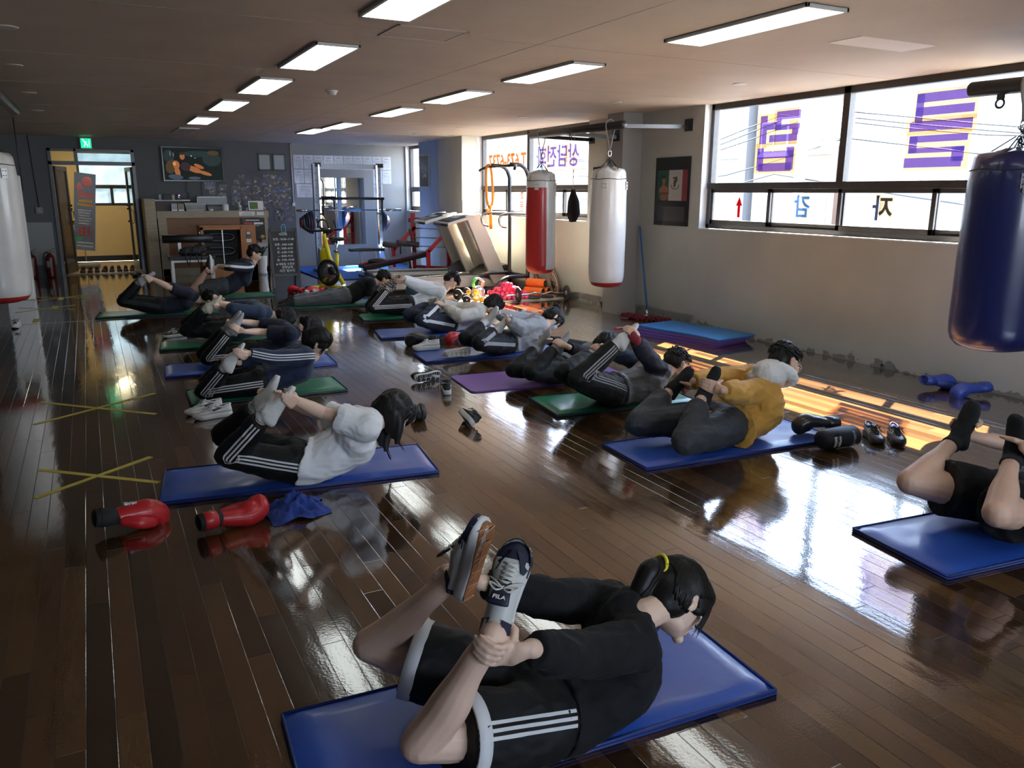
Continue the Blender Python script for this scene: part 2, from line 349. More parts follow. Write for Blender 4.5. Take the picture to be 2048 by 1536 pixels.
def glyph(yc0, yc1, z1, z0, back, fore, inv, root, name):
    """normalised rectangles: u 0..1 runs left to right as seen from inside, v 0..1 runs downwards"""
    m = MB()
    def R(r, x, k):
        u0, v0, u1, v1 = r; ya, yb, za, zb = yc0 + (yc1 - yc0) * u0, yc0 + (yc1 - yc0) * u1, z1 + (z0 - z1) * v0, z1 + (z0 - z1) * v1; m.add([inv @ V(q) for q in ((x, ya, za), (x, yb, za), (x, yb, zb), (x, ya, zb))], [(0, 1, 2, 3)], k, False)
    for r in back: R(r, XF + .0100, 0)
    for r in fore: R(r, XF + .0080, 1)
    m.build(name, [M_yel, M_purp], root)
glyph(6.90, 6.30, 2.45, 1.83, [(-.03, .03, .42, .60), (.36, -.02, 1.02, .56), (-.06, .52, .93, 1.03)],
      [(.03, .06, .2, .53), (.2, .17, .42, .30), (.42, .01, .97, .15), (.42, .13, .54, .30), (.4, .23, .97, .32), (.8, .30, .95, .40), (.27, .39, .93, .51), (0, .60, .16, .98), (.7, .60, .88, .98), (0, .66, .88, .78), (.05, .86, .84, 1.0)], i1, w1, 'lettering')
glyph(5.05, 4.42, 2.47, 1.82, [(.07, -.02, 1.02, .40), (-.03, .34, 1.02, .56), (0, .5, .97, 1.03)],
      [(.1, .02, .97, .14), (.1, .02, .22, .42), (.1, .20, .97, .31), (.03, .38, .97, .51), (.05, .57, .93, .66), (.05, .57, .18, .80), (.05, .73, .90, .80), (.72, .73, .9, .92), (0, .86, .88, .99)], i1, w1, 'lettering')
def mirrored(body, y, z, size, inv, root, fore, back=None, bold=.006, x=XF - .012):
    m = MB(); B = basis((0, 1, 0), (0, 0, 1), (1, 0, 0), (x, y, z))    # reads properly from the street side
    if back: text_mb(body, size, 0, 0, bold + .012, m, inv @ Matrix.Translation((.003, 0, 0)) @ B)
    text_mb(body, size, 1, 0, bold, m, inv @ B)
    return m.build('lettering', [back or fore, fore], root)
m = MB(); yA, zA = 7.10, 1.44
m.prism([(yA - .02, zA - .11), (yA + .02, zA - .11), (yA + .02, zA + .02), (yA + .05, zA + .02), (yA, zA + .12), (yA - .05, zA + .02), (yA - .02, zA + .02)], XF - .021, XF - .020, 'x', 0, M=i1)
m.build('lettering', [M_redf], w1)
mirrored('감', 6.20, 1.45, .24, i1, w1, M_blf, M_yel, x=XF + .008)
mirrored('자', 5.20, 1.45, .24, i1, w1, M_dkf, M_yel, x=XF - .022)
mirrored('상담전화', 11.25, 2.13, .36, i2, w2, M_purp, M_yel, x=XF + .008)
mirrored('T.673-6737', 12.98, 2.13, .31, i2, w2, M_orf, M_yel, x=XF + .008)
for y, t in ((13.45, '전'), (12.42, '화'), (12.42, '문'), (11.3, '의')):
    mirrored(t, y, 1.53 if t != '문' else 1.36, .17, i2, w2, M_orf, None, x=XF + (-.022 if y > 13 else .008))

# ---------------------------------------------------------------- hallway behind the door
M_yw = mat('hall_yellow_plaster', (.72, .58, .30), .7, var=.06, vs=2)
M_hf = mat('hall_floor', (.42, .30, .20), .5, var=.1, vs=5)
YH = 21.2
struct('floor_hallway', MB().box(-3.5, 4.0, YB, YH, -.12, -.005), M_hf)
struct('ceiling_hallway', MB().box(-3.5, 4.0, YB + .15, YH + .2, 2.75, 2.85), M_rev)
hb = MB(); hb.box(-3.5, -.12, YH, YH + .2, 0, 2.75); hb.box(1.5, 4, YH, YH + .2, 0, 2.75); hb.box(-.12, 1.5, YH, YH + .2, 0, 1.27); hb.box(-.12, 1.5, YH, YH + .2, 2.5, 2.75)
struct('wall_hallway', hb, M_yw)
struct('wall_hallway_left', MB().box(-.75, -.70, YB + .15, YH, 0, 2.75), M_yw)
struct('wall_hallway_right', MB().box(3.9, 4.0, YB + .15, YH, 0, 2.75), M_yw)
struct('baseboard_hallway', MB().box(-.70, 3.9, YH - .012, YH, 0, .13), M_black)
wh = bpy.data.objects.new('window_4', None); COL.objects.link(wh); wh['kind'] = 'structure'
f = MB()
for q in ((-.12, 1.5, 1.27, 1.33), (-.12, 1.5, 2.44, 2.5), (-.12, -.07, 1.27, 2.5), (1.45, 1.5, 1.27, 2.5), (-.12, 1.5, 1.66, 1.74), (.52, .58, 1.3, 1.7)): f.box(q[0], q[1], YH + .03, YH + .1, q[2], q[3])
f.build('window_frame', M_frame, wh, bevel=.003)
M_frost = mat('frosted_glass', (.13, .155, .16), .75, trans=.8, var=.25, vs=5)
MB().box(-.07, 1.45, YH + .06, YH + .066, 1.33, 2.44).build('window_pane', M_frost, wh)
# light daylight portal for the hall window
d = bpy.data.lights.new('hall_daylight', 'AREA'); d.shape = 'RECTANGLE'; d.size = 1.5; d.size_y = 1.2; d.energy = 1; d.cycles.is_portal = True
o = bpy.data.objects.new('hall_daylight', d); COL.objects.link(o); o.matrix_world = Matrix.Translation((.7, YH + .19, 1.88)) @ basis((1, 0, 0), (0, 0, -1), (0, 1, 0))
# hall ceiling lamp, strength raised to brighten the hallway
hl = thing('hall_lamp', 'round hall ceiling lamp beyond the doorway', 'lamp', (.35, 19.5, 2.75))
MB().lathe([(.16, -.07), (.17, -.05), (.17, 0)], 0).build('lamp_shade', mat('warm_lamp_glass', (1, .9, .7), .5, emis=(1, .82, .5), es=45), hl)
# aluminium door frame and doors
M_alu = mat('dark_aluminium', (.06, .062, .065), .3, metal=.7)
dr = bpy.data.objects.new('door_1', None); COL.objects.link(dr); dr['kind'] = 'structure'
f = MB()
for q in ((DX0, DX0 + .06, 0, DZ), (DX1 - .06, DX1, 0, DZ), (DX0, DX1, DZ - .05, DZ), (DX0, DX1, 2.08, 2.15), (-.12, -.08, 2.15, DZ)): f.box(q[0], q[1], YB - .02, YB + .08, q[2], q[3])
f.box(DX0, DX1, YB - .02, YB + .1, -.004, .012)
f.build('door_frame', M_alu, dr, bevel=.004)
MB().box(DX0 + .06, DX1 - .06, YB + .03, YB + .036, 2.15, DZ - .05).build('transom_pane', M_glass, dr)
def leaf(x, ang, w, sgn):
    r = bpy.data.objects.new('door_leaf', None); COL.objects.link(r); r.parent = dr; r.location = (x, YB + .08, 0); r.rotation_euler = (0, 0, ang)
    m = MB()
    for q in ((0, .07, .02, 2.06), (w - .07, w, .02, 2.06), (0, w, .02, .22), (0, w, 1.98, 2.06)): m.box(q[0], q[1], -.02, .02, q[2], q[3])
    m.build('leaf_frame', mat('door_dark_brown', (.045, .03, .02), .35) if sgn > 0 else M_alu, r, bevel=.004)
    MB().box(.06, w - .06, -.004, .004, .2, 2.0).build('leaf_glass', mat('door_tinted', (.12, .10, .08), .15, alpha=.85) if sgn > 0 else M_glass, r)
    hd = MB(); hd.tube([(w - .05, -.02, .95), (w - .05, -.07, .97), (w - .05, -.07, 1.2), (w - .05, -.02, 1.22)], .012); hd.build('door_handle', M_chrome, r)
    for z in (1.0, 1.25, 1.32):
        MB().ell((w - .02, -.03 * sgn, z), .022, .022, .022).build('door_knob', M_blackm, r)
leaf(DX0 + .08, math.radians(74), .66, 1); leaf(DX1 - .07, math.radians(97), .66, -1)
# ================================================================ people
M_skin = mat('skin_light', (.70, .48, .36), .5, var=.05, vs=9, bump=.05, bs=180)
M_skin2 = mat('skin_tan', (.60, .38, .27), .5, var=.06, vs=9, bump=.06, bs=160)
M_eyew = mat('eye_white', (.8, .8, .78), .2); M_iris = mat('eye_dark', (.015, .01, .008), .1); M_lip = mat('lips', (.52, .22, .19), .4)
M_brow = mat('eyebrow', (.03, .022, .018), .8)
def hair_mat():
    m = bpy.data.materials.new('black_hair'); m.use_nodes = True; b = m.node_tree.nodes['Principled BSDF']
    b.inputs['Base Color'].default_value = (.010, .008, .007, 1); b.inputs['Roughness'].default_value = .45; b.inputs['Specular IOR Level'].default_value = .25
    return m
M_hair = hair_mat()
def crom(P, n):
    """catmull-rom resample of vectors"""
    P = [V(p) for p in P]; Q = [P[0] * 2 - P[1]] + P + [P[-1] * 2 - P[-2]]; out = []
    for i in range(1, len(Q) - 2):
        for k in range(n):
            t = k / n; a, b, c, d = Q[i - 1:i + 3]
            out.append(.5 * ((2 * b) + (c - a) * t + (2 * a - 5 * b + 4 * c - d) * t * t + (3 * b - a - 3 * c + d) * t ** 3))
    out.append(P[-1]); return out
def lerp(vals, n):
    out = []
    for a, b in zip(vals[:-1], vals[1:]):
        for k in range(n):
            t = k / n; t = t * t * (3 - 2 * t); out.append(a + (b - a) * t)
    out.append(vals[-1]); return out
def limb(mb, P, R, n=5, seg=14, lat=None, flat=1.0):
    """smooth tapered limb with round ends"""
    pts = crom(P, n); rr = lerp(R, n)
    mb.tube(pts, rr, seg, lat=lat, flat=flat); mb.ell(pts[0], rr[0], rr[0], rr[0], n=12, k=8); mb.ell(pts[-1], rr[-1], rr[-1], rr[-1], n=12, k=8)
def remesh(mb, vox, smooth=3, fold=0, fseed=0, fscale=(9, 9, 9), factor=.5):
    """fuse the collected shapes into one continuous skin"""
    me = bpy.data.meshes.new('tmp'); me.from_pydata(mb.v, [], mb.f); o = bpy.data.objects.new('tmp', me); COL.objects.link(o)
    bm = bmesh.new(); bm.from_mesh(me); bmesh.ops.recalc_face_normals(bm, faces=bm.faces); bm.to_mesh(me); bm.free()
    r = o.modifiers.new('r', 'REMESH'); r.mode = 'VOXEL'; r.voxel_size = vox; r.use_smooth_shade = True
    if smooth: s = o.modifiers.new('s', 'SMOOTH'); s.iterations = smooth; s.factor = factor
    dg = bpy.context.evaluated_depsgraph_get(); dg.update(); ev = o.evaluated_get(dg); out = bpy.data.meshes.new_from_object(ev)
    bpy.data.objects.remove(o); bpy.data.meshes.remove(me)
    if fold:
        nn = noise.noise; S = fscale
        nrm = [v.normal.copy() for v in out.vertices]; cos = [v.co.copy() for v in out.vertices]; flat = []
        for vn, c in zip(nrm, cos):
            q = V((c.x * S[0] + fseed, c.y * S[1], c.z * S[2]))
            a = nn(q); b = nn(q * 2.3 + V((5, 3, 1))); w = (1 - abs(a) * 2.2); w2 = (1 - abs(b) * 2.0)
            flat += (c + vn * (fold * (w * .75 + w2 * .35 - .55)))[:]
        out.vertices.foreach_set('co', flat)
    if ZC[0] is not None:
        fl_ = [0.0] * (3 * len(out.vertices)); out.vertices.foreach_get('co', fl_)
        for i in range(2, len(fl_), 3):
            if fl_[i] < ZC[0]: fl_[i] = ZC[0]
        out.vertices.foreach_set('co', fl_)
    return out
ZC = [None]
def raw(me):
    m = MB(); m.v = [tuple(v.co) for v in me.vertices]; m.f = [tuple(p.vertices) for p in me.polygons]; m.mi = [0] * len(m.f); m.sm = [True] * len(m.f)
    bpy.data.meshes.remove(me); return m
def ribbon(src, path, normals, width, off, m, lift=.0015, reach=.14):
    """flat band laid on a surface: each sample is shot inward on to the surface"""
    bvh = src; L = []; R = []
    for i, (p, nrm) in enumerate(zip(path, normals)):
        t = (path[min(i + 1, len(path) - 1)] - path[max(i - 1, 0)]).normalized(); s = t.cross(nrm).normalized()
        row = []
        for e in (-.5, .5):
            o = p + s * (off + e * width) + nrm * reach; h = bvh.ray_cast(o, -nrm, reach * 1.6)
            row.append(h[0] + h[1] * (lift if width < .02 else .0055) if h[0] is not None else None)
        if row[0] is not None and row[1] is not None: L.append(row[0]); R.append(row[1])
        elif len(L) > 1: m.add([*L, *R], [(k, k + 1, len(L) + k + 1, len(L) + k) for k in range(len(L) - 1)], m.cm, True); L = []; R = []
        else: L = []; R = []
    if len(L) > 1: m.add([*L, *R], [(k, k + 1, len(L) + k + 1, len(L) + k) for k in range(len(L) - 1)], m.cm, True)
def bvh_of(m): return BVHTree.FromPolygons([V(v) for v in m.v], m.f)

def head_frame(J, v):
    f = (V(J['nose']) - V(J['H'])).normalized(); u = V(J['H']) - V(J['N']); u = (u - f * u.dot(f))
    if u.length < .01: u = V((0, 0, 1)) - f * f.z
    u.normalize()
    if u.z < -.1: u = (u + V((0, 0, .8))).normalized(); u = (u - f * u.dot(f)).normalized()
    r = f.cross(u).normalized()   # person's right
    return f, u, r
def head_shapes(b, J, s, v):
    f, u, r = head_frame(J, v); H = V(J['H']); Mh = Matrix((r, f, u)).transposed()
    def E(x, y, z, a, bb, c, **k): b.ell(H + Mh @ V((x, y, z)) * s, a * s, bb * s, c * s, M=Mh, **k)
    E(0, -.012, .025, .074, .094, .088, n=20, k=14); E(0, .028, -.02, .062, .066, .080, n=18, k=12); E(0, .045, -.062, .040, .042, .036)
    E(0, .082, -.085, .020, .016, .016); E(0, .02, -.07, .052, .05, .03)
    E(0, .087, .030, .046, .012, .014); E(.036, .072, -.012, .020, .018, .018); E(-.036, .072, -.012, .020, .018, .018)
    b.tube([H + Mh @ V(p) * s for p in ((0, .088, .022), (0, .101, -.002), (0, .108, -.018), (0, .098, -.028))], [.008 * s, .010 * s, .0125 * s, .008 * s], 8)
    for k in (-1, 1): E(.010 * k, .098, -.024, .008, .008, .007, n=8, k=6)
    E(0, .091, -.050, .021, .009, .007, n=12, k=6); E(0, .089, -.060, .018, .009, .006, n=12, k=6)
    for k in (-1, 1):
        Me = Mh @ Matrix.Rotation(k * -.35, 3, 'Z')
        b.ell(H + Mh @ V((.077 * k, -.004, -.012)) * s, .006 * s, .018 * s, .030 * s, M=Me, n=12, k=8); b.ell(H + Mh @ V((.082 * k, -.012, .004)) * s, .007 * s, .014 * s, .018 * s, M=Me, n=10, k=6)
    return Mh
def head_post(m, J, s, Mh):
    H = V(J['H'])
    for k in (-1, 1):
        c = H + Mh @ V((.032 * k, .0815, .004)) * s
        m.ell(c, .0155 * s, .010 * s, .0075 * s, 1, 12, 8, M=Mh); m.ell(c + Mh @ V((0, .0075, 0)) * s, .006 * s, .004 * s, .0062 * s, 2, 10, 6, M=Mh)
        m.tube([H + Mh @ V((k * x, y, z)) * s for x, y, z in ((.014, .098, .025), (.032, .094, .031), (.052, .080, .026))], [.003 * s, .0036 * s, .002 * s], 6, 4)
        m.tube([H + Mh @ V((k * x, y, z)) * s for x, y, z in ((.017, .092, .011), (.032, .0925, .0145), (.048, .084, .009))], [.0018 * s, .0024 * s, .0015 * s], 6, 4)
    m.tube([H + Mh @ V((x, y, -.0545)) * s for x, y in ((-.021, .093), (-.008, .0995), (.008, .0995), (.021, .093))], [.002 * s, .0035 * s, .0035 * s, .002 * s], 6, 3)
def grip(b, J, m, s, v, R, feet=True):
    """hand closed round the ankle: palm outside, four unequal bent fingers, thumb from the side of the palm"""
    sd = -1 if m == 'n' else 1; w = V(J[m + 'w']); h = V(J[m + 'h']); K = V(J[m + 'k']); A = V(J[m + 'a']); T = V(J[m + 't'])
    best = None
    _a, _l, S_f, _w = foot_frame(J, m, V(v))
    for p, q, isf in ((K, A, 0), (A + S_f * .016 * s, T + S_f * .03 * s, 1))[:2 if feet else 1]:
        d = q - p; t = max(0.0, min(1.0, (h - p).dot(d) / d.length_squared)); c = p + d * t
        if best is None or (h - c).length < best[0]: best = ((h - c).length, c, d.normalized(), isf)
    _, c, ax, isf = best; R = max(R, .050 * s) if isf and R > .038 * s else R
    r = (w - c); r = (r - ax * r.dot(ax)).normalized(); out = V(v) * sd
    tg = ax.cross(r).normalized(); 
    if tg.dot(out) < 0: tg = -tg
    Rp = R + .012 * s
    def on(a, k, rad): return c + ax * k + (r * math.cos(a) + tg * math.sin(a)) * rad
    pc = on(.25, 0, Rp + .004)
    b.tube(crom([w, w.lerp(pc, .5) + tg * .006, pc, on(.75, 0, Rp)], 4), lerp([.024 * s, .029 * s, .040 * s, .038 * s], 4), 12, lat=ax, flat=lerp([.85, .6, .38, .30], 4))
    b.ell(w, .026 * s, .024 * s, .024 * s)
    for i, (L, rf) in enumerate(((.066, .0078), (.078, .0085), (.074, .0083), (.060, .0075))):
        k = (1.5 - i) * .0195 * s; a0 = .62; pts = []; rr = R + rf * s + .001
        tot = L * s / rr * 1.15
        for j in range(5):
            bump = .004 * s if j in (1, 2) else 0
            pts.append(on(a0 + tot * j / 4, k * (1 - .06 * j), rr + bump))
        b.tube([on(a0 - .35, k * .95, Rp)] + pts, [.0095 * s, rf * s * 1.12, rf * s, rf * s * 1.03, rf * s * .95, rf * s * .72], 8)
        b.ell(pts[-1], rf * .78 * s, rf * .78 * s, rf * .78 * s, n=8, k=6)
    th = [on(.05, .026 * s, Rp + .004), on(-.45, .045 * s, R + .013 * s), on(-1.05, .044 * s, R + .010 * s), on(-1.5, .036 * s, R + .009 * s)]
    b.tube(th, [.014 * s, .0125 * s, .0105 * s, .008 * s], 8); b.ell(th[-1], .008 * s, .008 * s, .008 * s, n=8, k=6)
def foot_frame(J, m, v, splay=.0):
    K = V(J[m + 'k']); A = V(J[m + 'a']); T = V(J[m + 't']); L = (T - A).normalized()
    fw = V((v[1], -v[0], 0))          # towards the head
    S = fw + V((0, 0, -.2)) + V(v) * splay * (-1 if m == 'n' else 1); S = (S - L * S.dot(L)).normalized(); Wd = L.cross(S).normalized()
    return A, L, S, Wd
FOOT = [(-.058, .018, .022, .030), (-.045, .030, .034, .026), (-.015, .034, .048, .012), (.03, .034, .044, .012), (.07, .040, .030, .026), (.11, .046, .022, .034), (.145, .045, .017, .038), (.172, .036, .012, .041), (.187, .018, .007, .044)]
def foot_shape(b, A, L, S, Wd, s, g=0):
    secs = []
    for x, w, t, o in FOOT:
        c = A + L * (x * s) + S * (o * s)
        secs.append([c + Wd * ((w + g) * s * math.cos(a)) + S * ((t + g) * s * math.sin(a)) for a in [2 * PI * k / 14 for k in range(14)]])
    b.loft(secs)

def body(name, J, sc, mskin, vox, hands='grip', fem=True, parent=None, thick=1.0, Rg=.043, feet=True):
    v = V(J['v']); s = sc; b = MB()
    P, Wt, C, N, H = (V(J[k]) for k in ('P', 'W', 'C', 'N', 'H')); S = (V(J['ns']) + V(J['fs'])) / 2; sl = (V(J['fs']) - V(J['ns'])).normalized()
    fw = V((v[1], -v[0], 0))
    tr = [P - fw * .06 * s, P, Wt, C, S.lerp(C, .25), S.lerp(N, .6), N]
    lat = [v] * 11 + [v.lerp(sl, .5)] * 6 + [sl] * 20
    pts = crom(tr, 4); k = thick
    rr = lerp([.11 * s * k, (.155 if fem else .150) * s * k, (.120 if fem else .135) * s * k, (.140 if fem else .155) * s * k, .135 * s, .075 * s, .052 * s], 4)
    ff = lerp([.75, .72, .74, .72, .66, .8, 1.0], 4)
    b.tube(pts, rr, 20, lat=[v if i < 10 else sl for i in range(len(pts))], flat=ff)
    gr = min(.095 * s * k, 1)
    for m in 'nf':
        sg = -1 if m == 'n' else 1; hip = P + v * (sg * .078 * s); K, A, T = V(J[m + 'k']), V(J[m + 'a']), V(J[m + 't']); sh, el, wr = V(J[m + 's']), V(J[m + 'e']), V(J[m + 'w'])
        b.ell(P + v * (sg * .07 * s) + V((0, 0, .018)) + fw * .0, gr, gr, gr * .95)
        kd = (K - hip).normalized(); ad = (A - K).normalized(); cf = (ad - kd * ad.dot(kd)).normalized() if ad.cross(kd).length > .05 else fw
        limb(b, [hip, hip.lerp(K, .35), hip.lerp(K, .75), K], [.088 * s * k, .084 * s * k, .064 * s * k, .054 * s * k])
        calf = K.lerp(A, .32) + (-kd) * .012 * s
        limb(b, [K, calf, K.lerp(A, .7), A], [.053 * s * k, .053 * s * k, .037 * s, .031 * s])
        b.ell(K + (kd - ad).normalized() * .012 * s, .046 * s, .046 * s, .046 * s)
        A_, L_, S_, W_ = foot_frame(J, m, v)
        if feet: foot_shape(b, A_, L_, S_, W_, s)
        if (T - A).length > .01: b.ell(A, .034 * s, .034 * s, .034 * s)
        b.tube([S.lerp(sh, .15), sh], [.062 * s, .056 * s], 12); b.ell(sh, .058 * s, .058 * s, .056 * s)
        limb(b, [sh, sh.lerp(el, .4), el], [.050 * s * k, .045 * s * k, .036 * s]); limb(b, [el, el.lerp(wr, .3), wr], [.037 * s, .037 * s, .024 * s])
        if hands == 'grip': grip(b, J, m, s, v, Rg * s, feet)
        else: flat_hand(b, J, m, s)
    b.tube(crom([S.lerp(N, .5), N, N.lerp(H, .6)], 4), lerp([.060 * s, .049 * s, .047 * s], 4), 14)
    Mh = head_shapes(b, J, s, v)
    me = remesh(b, vox, 2); m = raw(me); head_post(m, J, s, Mh)
    return m.build(name, [mskin, M_eyew, M_iris, M_lip, M_brow], parent), Mh
def flat_hand(b, J, m, s):
    w = V(J[m + 'w']); h = V(J[m + 'h']); d = (h - w).normalized(); sd = d.cross(V((0, 0, 1))).normalized()
    b.tube([w, w + d * .03 * s, w + d * .085 * s], [.025 * s, .034 * s, .040 * s], 12, lat=sd, flat=.4)
    for i, L in enumerate((.06, .072, .068, .052)):
        o = w + d * .08 * s + sd * ((i - 1.5) * .02 * s); b.tube([o, o + d * L * .5 * s + V((0, 0, .006)), o + d * L * s - V((0, 0, .004))], [.0085 * s, .008 * s, .006 * s], 8)
    b.tube([w + d * .02 * s, w + d * .05 * s + sd * .045 * s, w + d * .08 * s + sd * .055 * s], [.013 * s, .011 * s, .008 * s], 8)

def top(name, J, sc, mats, vox, parent, sleeve=1.0, fem=True, thick=1.0, hem=.02, loose=.0, fold=.008, seed=0, neck=.85, sl_mat=None, stripes=False, collar=.012, low=None, flare=0, label=None):
    """shirt or jacket: torso and both sleeves as one cloth surface; sleeve 0..2 (1 = elbow, 2 = wrist)"""
    v = V(J['v']); s = sc; b = MB(); k = thick; g = .014 + loose
    P, Wt, C, N = (V(J[q]) for q in ('P', 'W', 'C', 'N')); S = (V(J['ns']) + V(J['fs'])) / 2; sl = (V(J['fs']) - V(J['ns'])).normalized(); fw = V((v[1], -v[0], 0))
    start = P.lerp(Wt, .35) if low is None else P + fw * low
    tr = [start, Wt.lerp(start, .3), C.lerp(Wt, .25), C, S.lerp(C, .25), S.lerp(N, .55), S.lerp(N, neck)]
    pts = crom(tr, 4)
    rr = lerp([(.152 + flare) * s * k + g, .142 * s * k + g, .142 * s * k + g, (.145 if fem else .158) * s * k + g, .145 * s + g, .085 * s + g, .058 * s + collar], 4); ff = lerp([.76, .76, .76, .74, .68, .8, 1], 4)
    b.tube(pts, rr, 22, lat=[v if i < 10 else sl for i in range(len(pts))], flat=ff)
    for m in 'nf':
        sh, el, wr = V(J[m + 's']), V(J[m + 'e']), V(J[m + 'w'])
        b.tube([S.lerp(sh, .1), sh], [.070 * s + g, .060 * s + g], 14); b.ell(sh, .060 * s + g, .060 * s + g, .058 * s + g)
        ra = (.050 * s * k + g, .046 * s * k + g * 1.1, .038 * s + g * 1.3, .036 * s + g * 1.1, .029 * s + g * .6)
        if sleeve <= 1:
            e = sh.lerp(el, sleeve); r1 = ra[0] + (ra[2] - ra[0]) * sleeve + .004 + loose * .5
            b.tube(crom([sh, sh.lerp(e, .5), e], 4), lerp([ra[0], ra[1] + .003, r1], 4), 16)
        else:
            e = el.lerp(wr, sleeve - 1)
            b.tube(crom([sh, sh.lerp(el, .5), el], 4), lerp([ra[0], ra[1], ra[2]], 4), 16); b.ell(el, ra[2], ra[2], ra[2])
            b.tube(crom([el, el.lerp(e, .5), e], 4), lerp([ra[2], ra[3], ra[4] + .003], 4), 16)
    me = remesh(b, vox, 4, fold, seed, (5.5, 11, 11)); m = raw(me)
    # keep cloth clear of the mat
    if sl_mat is not None:
        for i, f in enumerate(m.f):
            c = sum((V(m.v[q]) for q in f), V()) / len(f)
            for q in 'nf':
                sh, el, wr = V(J[q + 's']), V(J[q + 'e']), V(J[q + 'w'])
                for a, bb in ((sh, el), (el, wr)):
                    d = bb - a; t = (c - a).dot(d) / d.length_squared
                    if -.05 < t < 1.25 and (c - a - d * max(0, min(1, t))).length < .085 * s and (c - C).length > .12 * s and (a is not sh or t > .12): m.mi[i] = 1
    m.cm = 2
    if stripes:
        bv = bvh_of(m)
        for q in 'nf':
            sg = -1 if q == 'n' else 1; sh, el, wr = V(J[q + 's']), V(J[q + 'e']), V(J[q + 'w']); path = [p for p in crom([N.lerp(sh, .45), sh, el, wr.lerp(el, .08)], 14)]
            nr = (v * sg + V((0, 0, .25))).normalized(); nrm = []
            for i, p in enumerate(path):
                t = (path[min(i + 1, len(path) - 1)] - path[max(i - 1, 0)]).normalized(); n_ = (nr - t * nr.dot(t)).normalized(); nrm.append(n_)
            for o in stripes: ribbon(bv, path, nrm, stripes_w(stripes), o, m)
    o = m.build(name, mats, parent)
    if label: o['label'] = label
    return o
def stripes_w(st): return .0095 if len(st) > 1 else .034
def bottom(name, J, sc, mats, vox, parent, leg=2.0, thick=1.0, loose=0, fold=.007, seed=0, stripes=False, sdir=None, band=None, label=None, up=.4):
    """shorts or trousers; leg 0..2 (1 = knee, 2 = ankle)"""
    v = V(J['v']); s = sc; b = MB(); k = thick; g = .011 + loose; P, Wt = V(J['P']), V(J['W']); fw = V((v[1], -v[0], 0))
    pts = crom([P - fw * .05 * s, P, P.lerp(Wt, up), P.lerp(Wt, up + .25)], 4); b.tube(pts, lerp([.115 * s * k + g, .155 * s * k + g, .140 * s * k + g, .134 * s * k + g * .6], 4), 20, lat=v, flat=.75)
    paths = {}
    for m in 'nf':
        sg = -1 if m == 'n' else 1; hip = P + v * (sg * .078 * s); K, A = V(J[m + 'k']), V(J[m + 'a']); gr = .097 * s * k + g * .7
        b.ell(P + v * (sg * .07 * s) + V((0, 0, .018)), gr, gr, gr * .95)
        kd = (K - hip).normalized(); ad = (A - K).normalized()
        if leg <= 1:
            e = hip.lerp(K, leg); b.ell(hip, .09 * s * k + g, .09 * s * k + g, .09 * s * k + g); b.tube(crom([hip, hip.lerp(e, .5), e], 4), lerp([.089 * s * k + g, .086 * s * k + g * 1.5, .078 * s * k + g * 1.9], 4), 18)
            paths[m] = [hip + (hip - e) * .15, e - kd * .006]
        else:
            e = K.lerp(A, leg - 1); limb(b, [hip, hip.lerp(K, .35), hip.lerp(K, .75), K], [.088 * s * k + g, .084 * s * k + g, .066 * s * k + g, .057 * s * k + g])
            b.ell(K + (kd - ad).normalized() * .012 * s, .048 * s + g, .048 * s + g, .048 * s + g)
            b.tube(crom([K, K.lerp(A, .35) - kd * .01 * s, K.lerp(A, .7), e], 4), lerp([.056 * s * k + g, .054 * s * k + g, .044 * s + g, .036 * s + g], 4), 16)
            paths[m] = [hip - kd * .02, hip.lerp(K, .5), K, K.lerp(e, .5), e - ad * .012]
    me = remesh(b, vox, 3, fold, seed, (7, 11, 11)); m = raw(me); m.cm = 1
    if stripes or band:
        bv = bvh_of(m)
        for q in 'nf':
            sg = -1 if q == 'n' else 1
            if stripes:
                pp = paths[q]; path = []
                for a, c in zip(pp[:-1], pp[1:]): path += [a.lerp(c, t / 16) for t in range(16)]
                path.append(pp[-1]); sm = path[:]
                for i in range(2, len(path) - 2): sm[i] = (path[i - 2] + path[i - 1] + path[i] + path[i + 1] + path[i + 2]) / 5
                path = sm; nr = V(sdir) if (sdir and q == 'n') else (v * sg + V((0, 0, .15))).normalized(); nrm = []
                for i, p in enumerate(path):
                    t = (path[min(i + 1, len(path) - 1)] - path[max(i - 1, 0)]).normalized(); nrm.append((nr - t * nr.dot(t)).normalized())
                for o in stripes: ribbon(bv, path, nrm, stripes_w(stripes), o, m)
            if band:      # pale hem band round the leg opening
                hip, e = paths[q][0], paths[q][-1]; d = (e - hip).normalized(); ax = d.cross(V((0, 0, 1))).normalized(); ay = d.cross(ax); R0 = .078 * s * k + g * 1.9
                def rg(t, r_): return [e + d * t + (ax * math.cos(a) + ay * math.sin(a)) * r_ for a in [2 * PI * kk / 40 for kk in range(40)]]
                m.loft([rg(-.036, R0 - .004), rg(-.034, R0 + .0035), rg(.004, R0 + .004), rg(.006, R0 - .002), rg(-.004, R0 - .006)], 1, False)
    o = m.build(name, mats, parent)
    if label: o['label'] = label
    return o
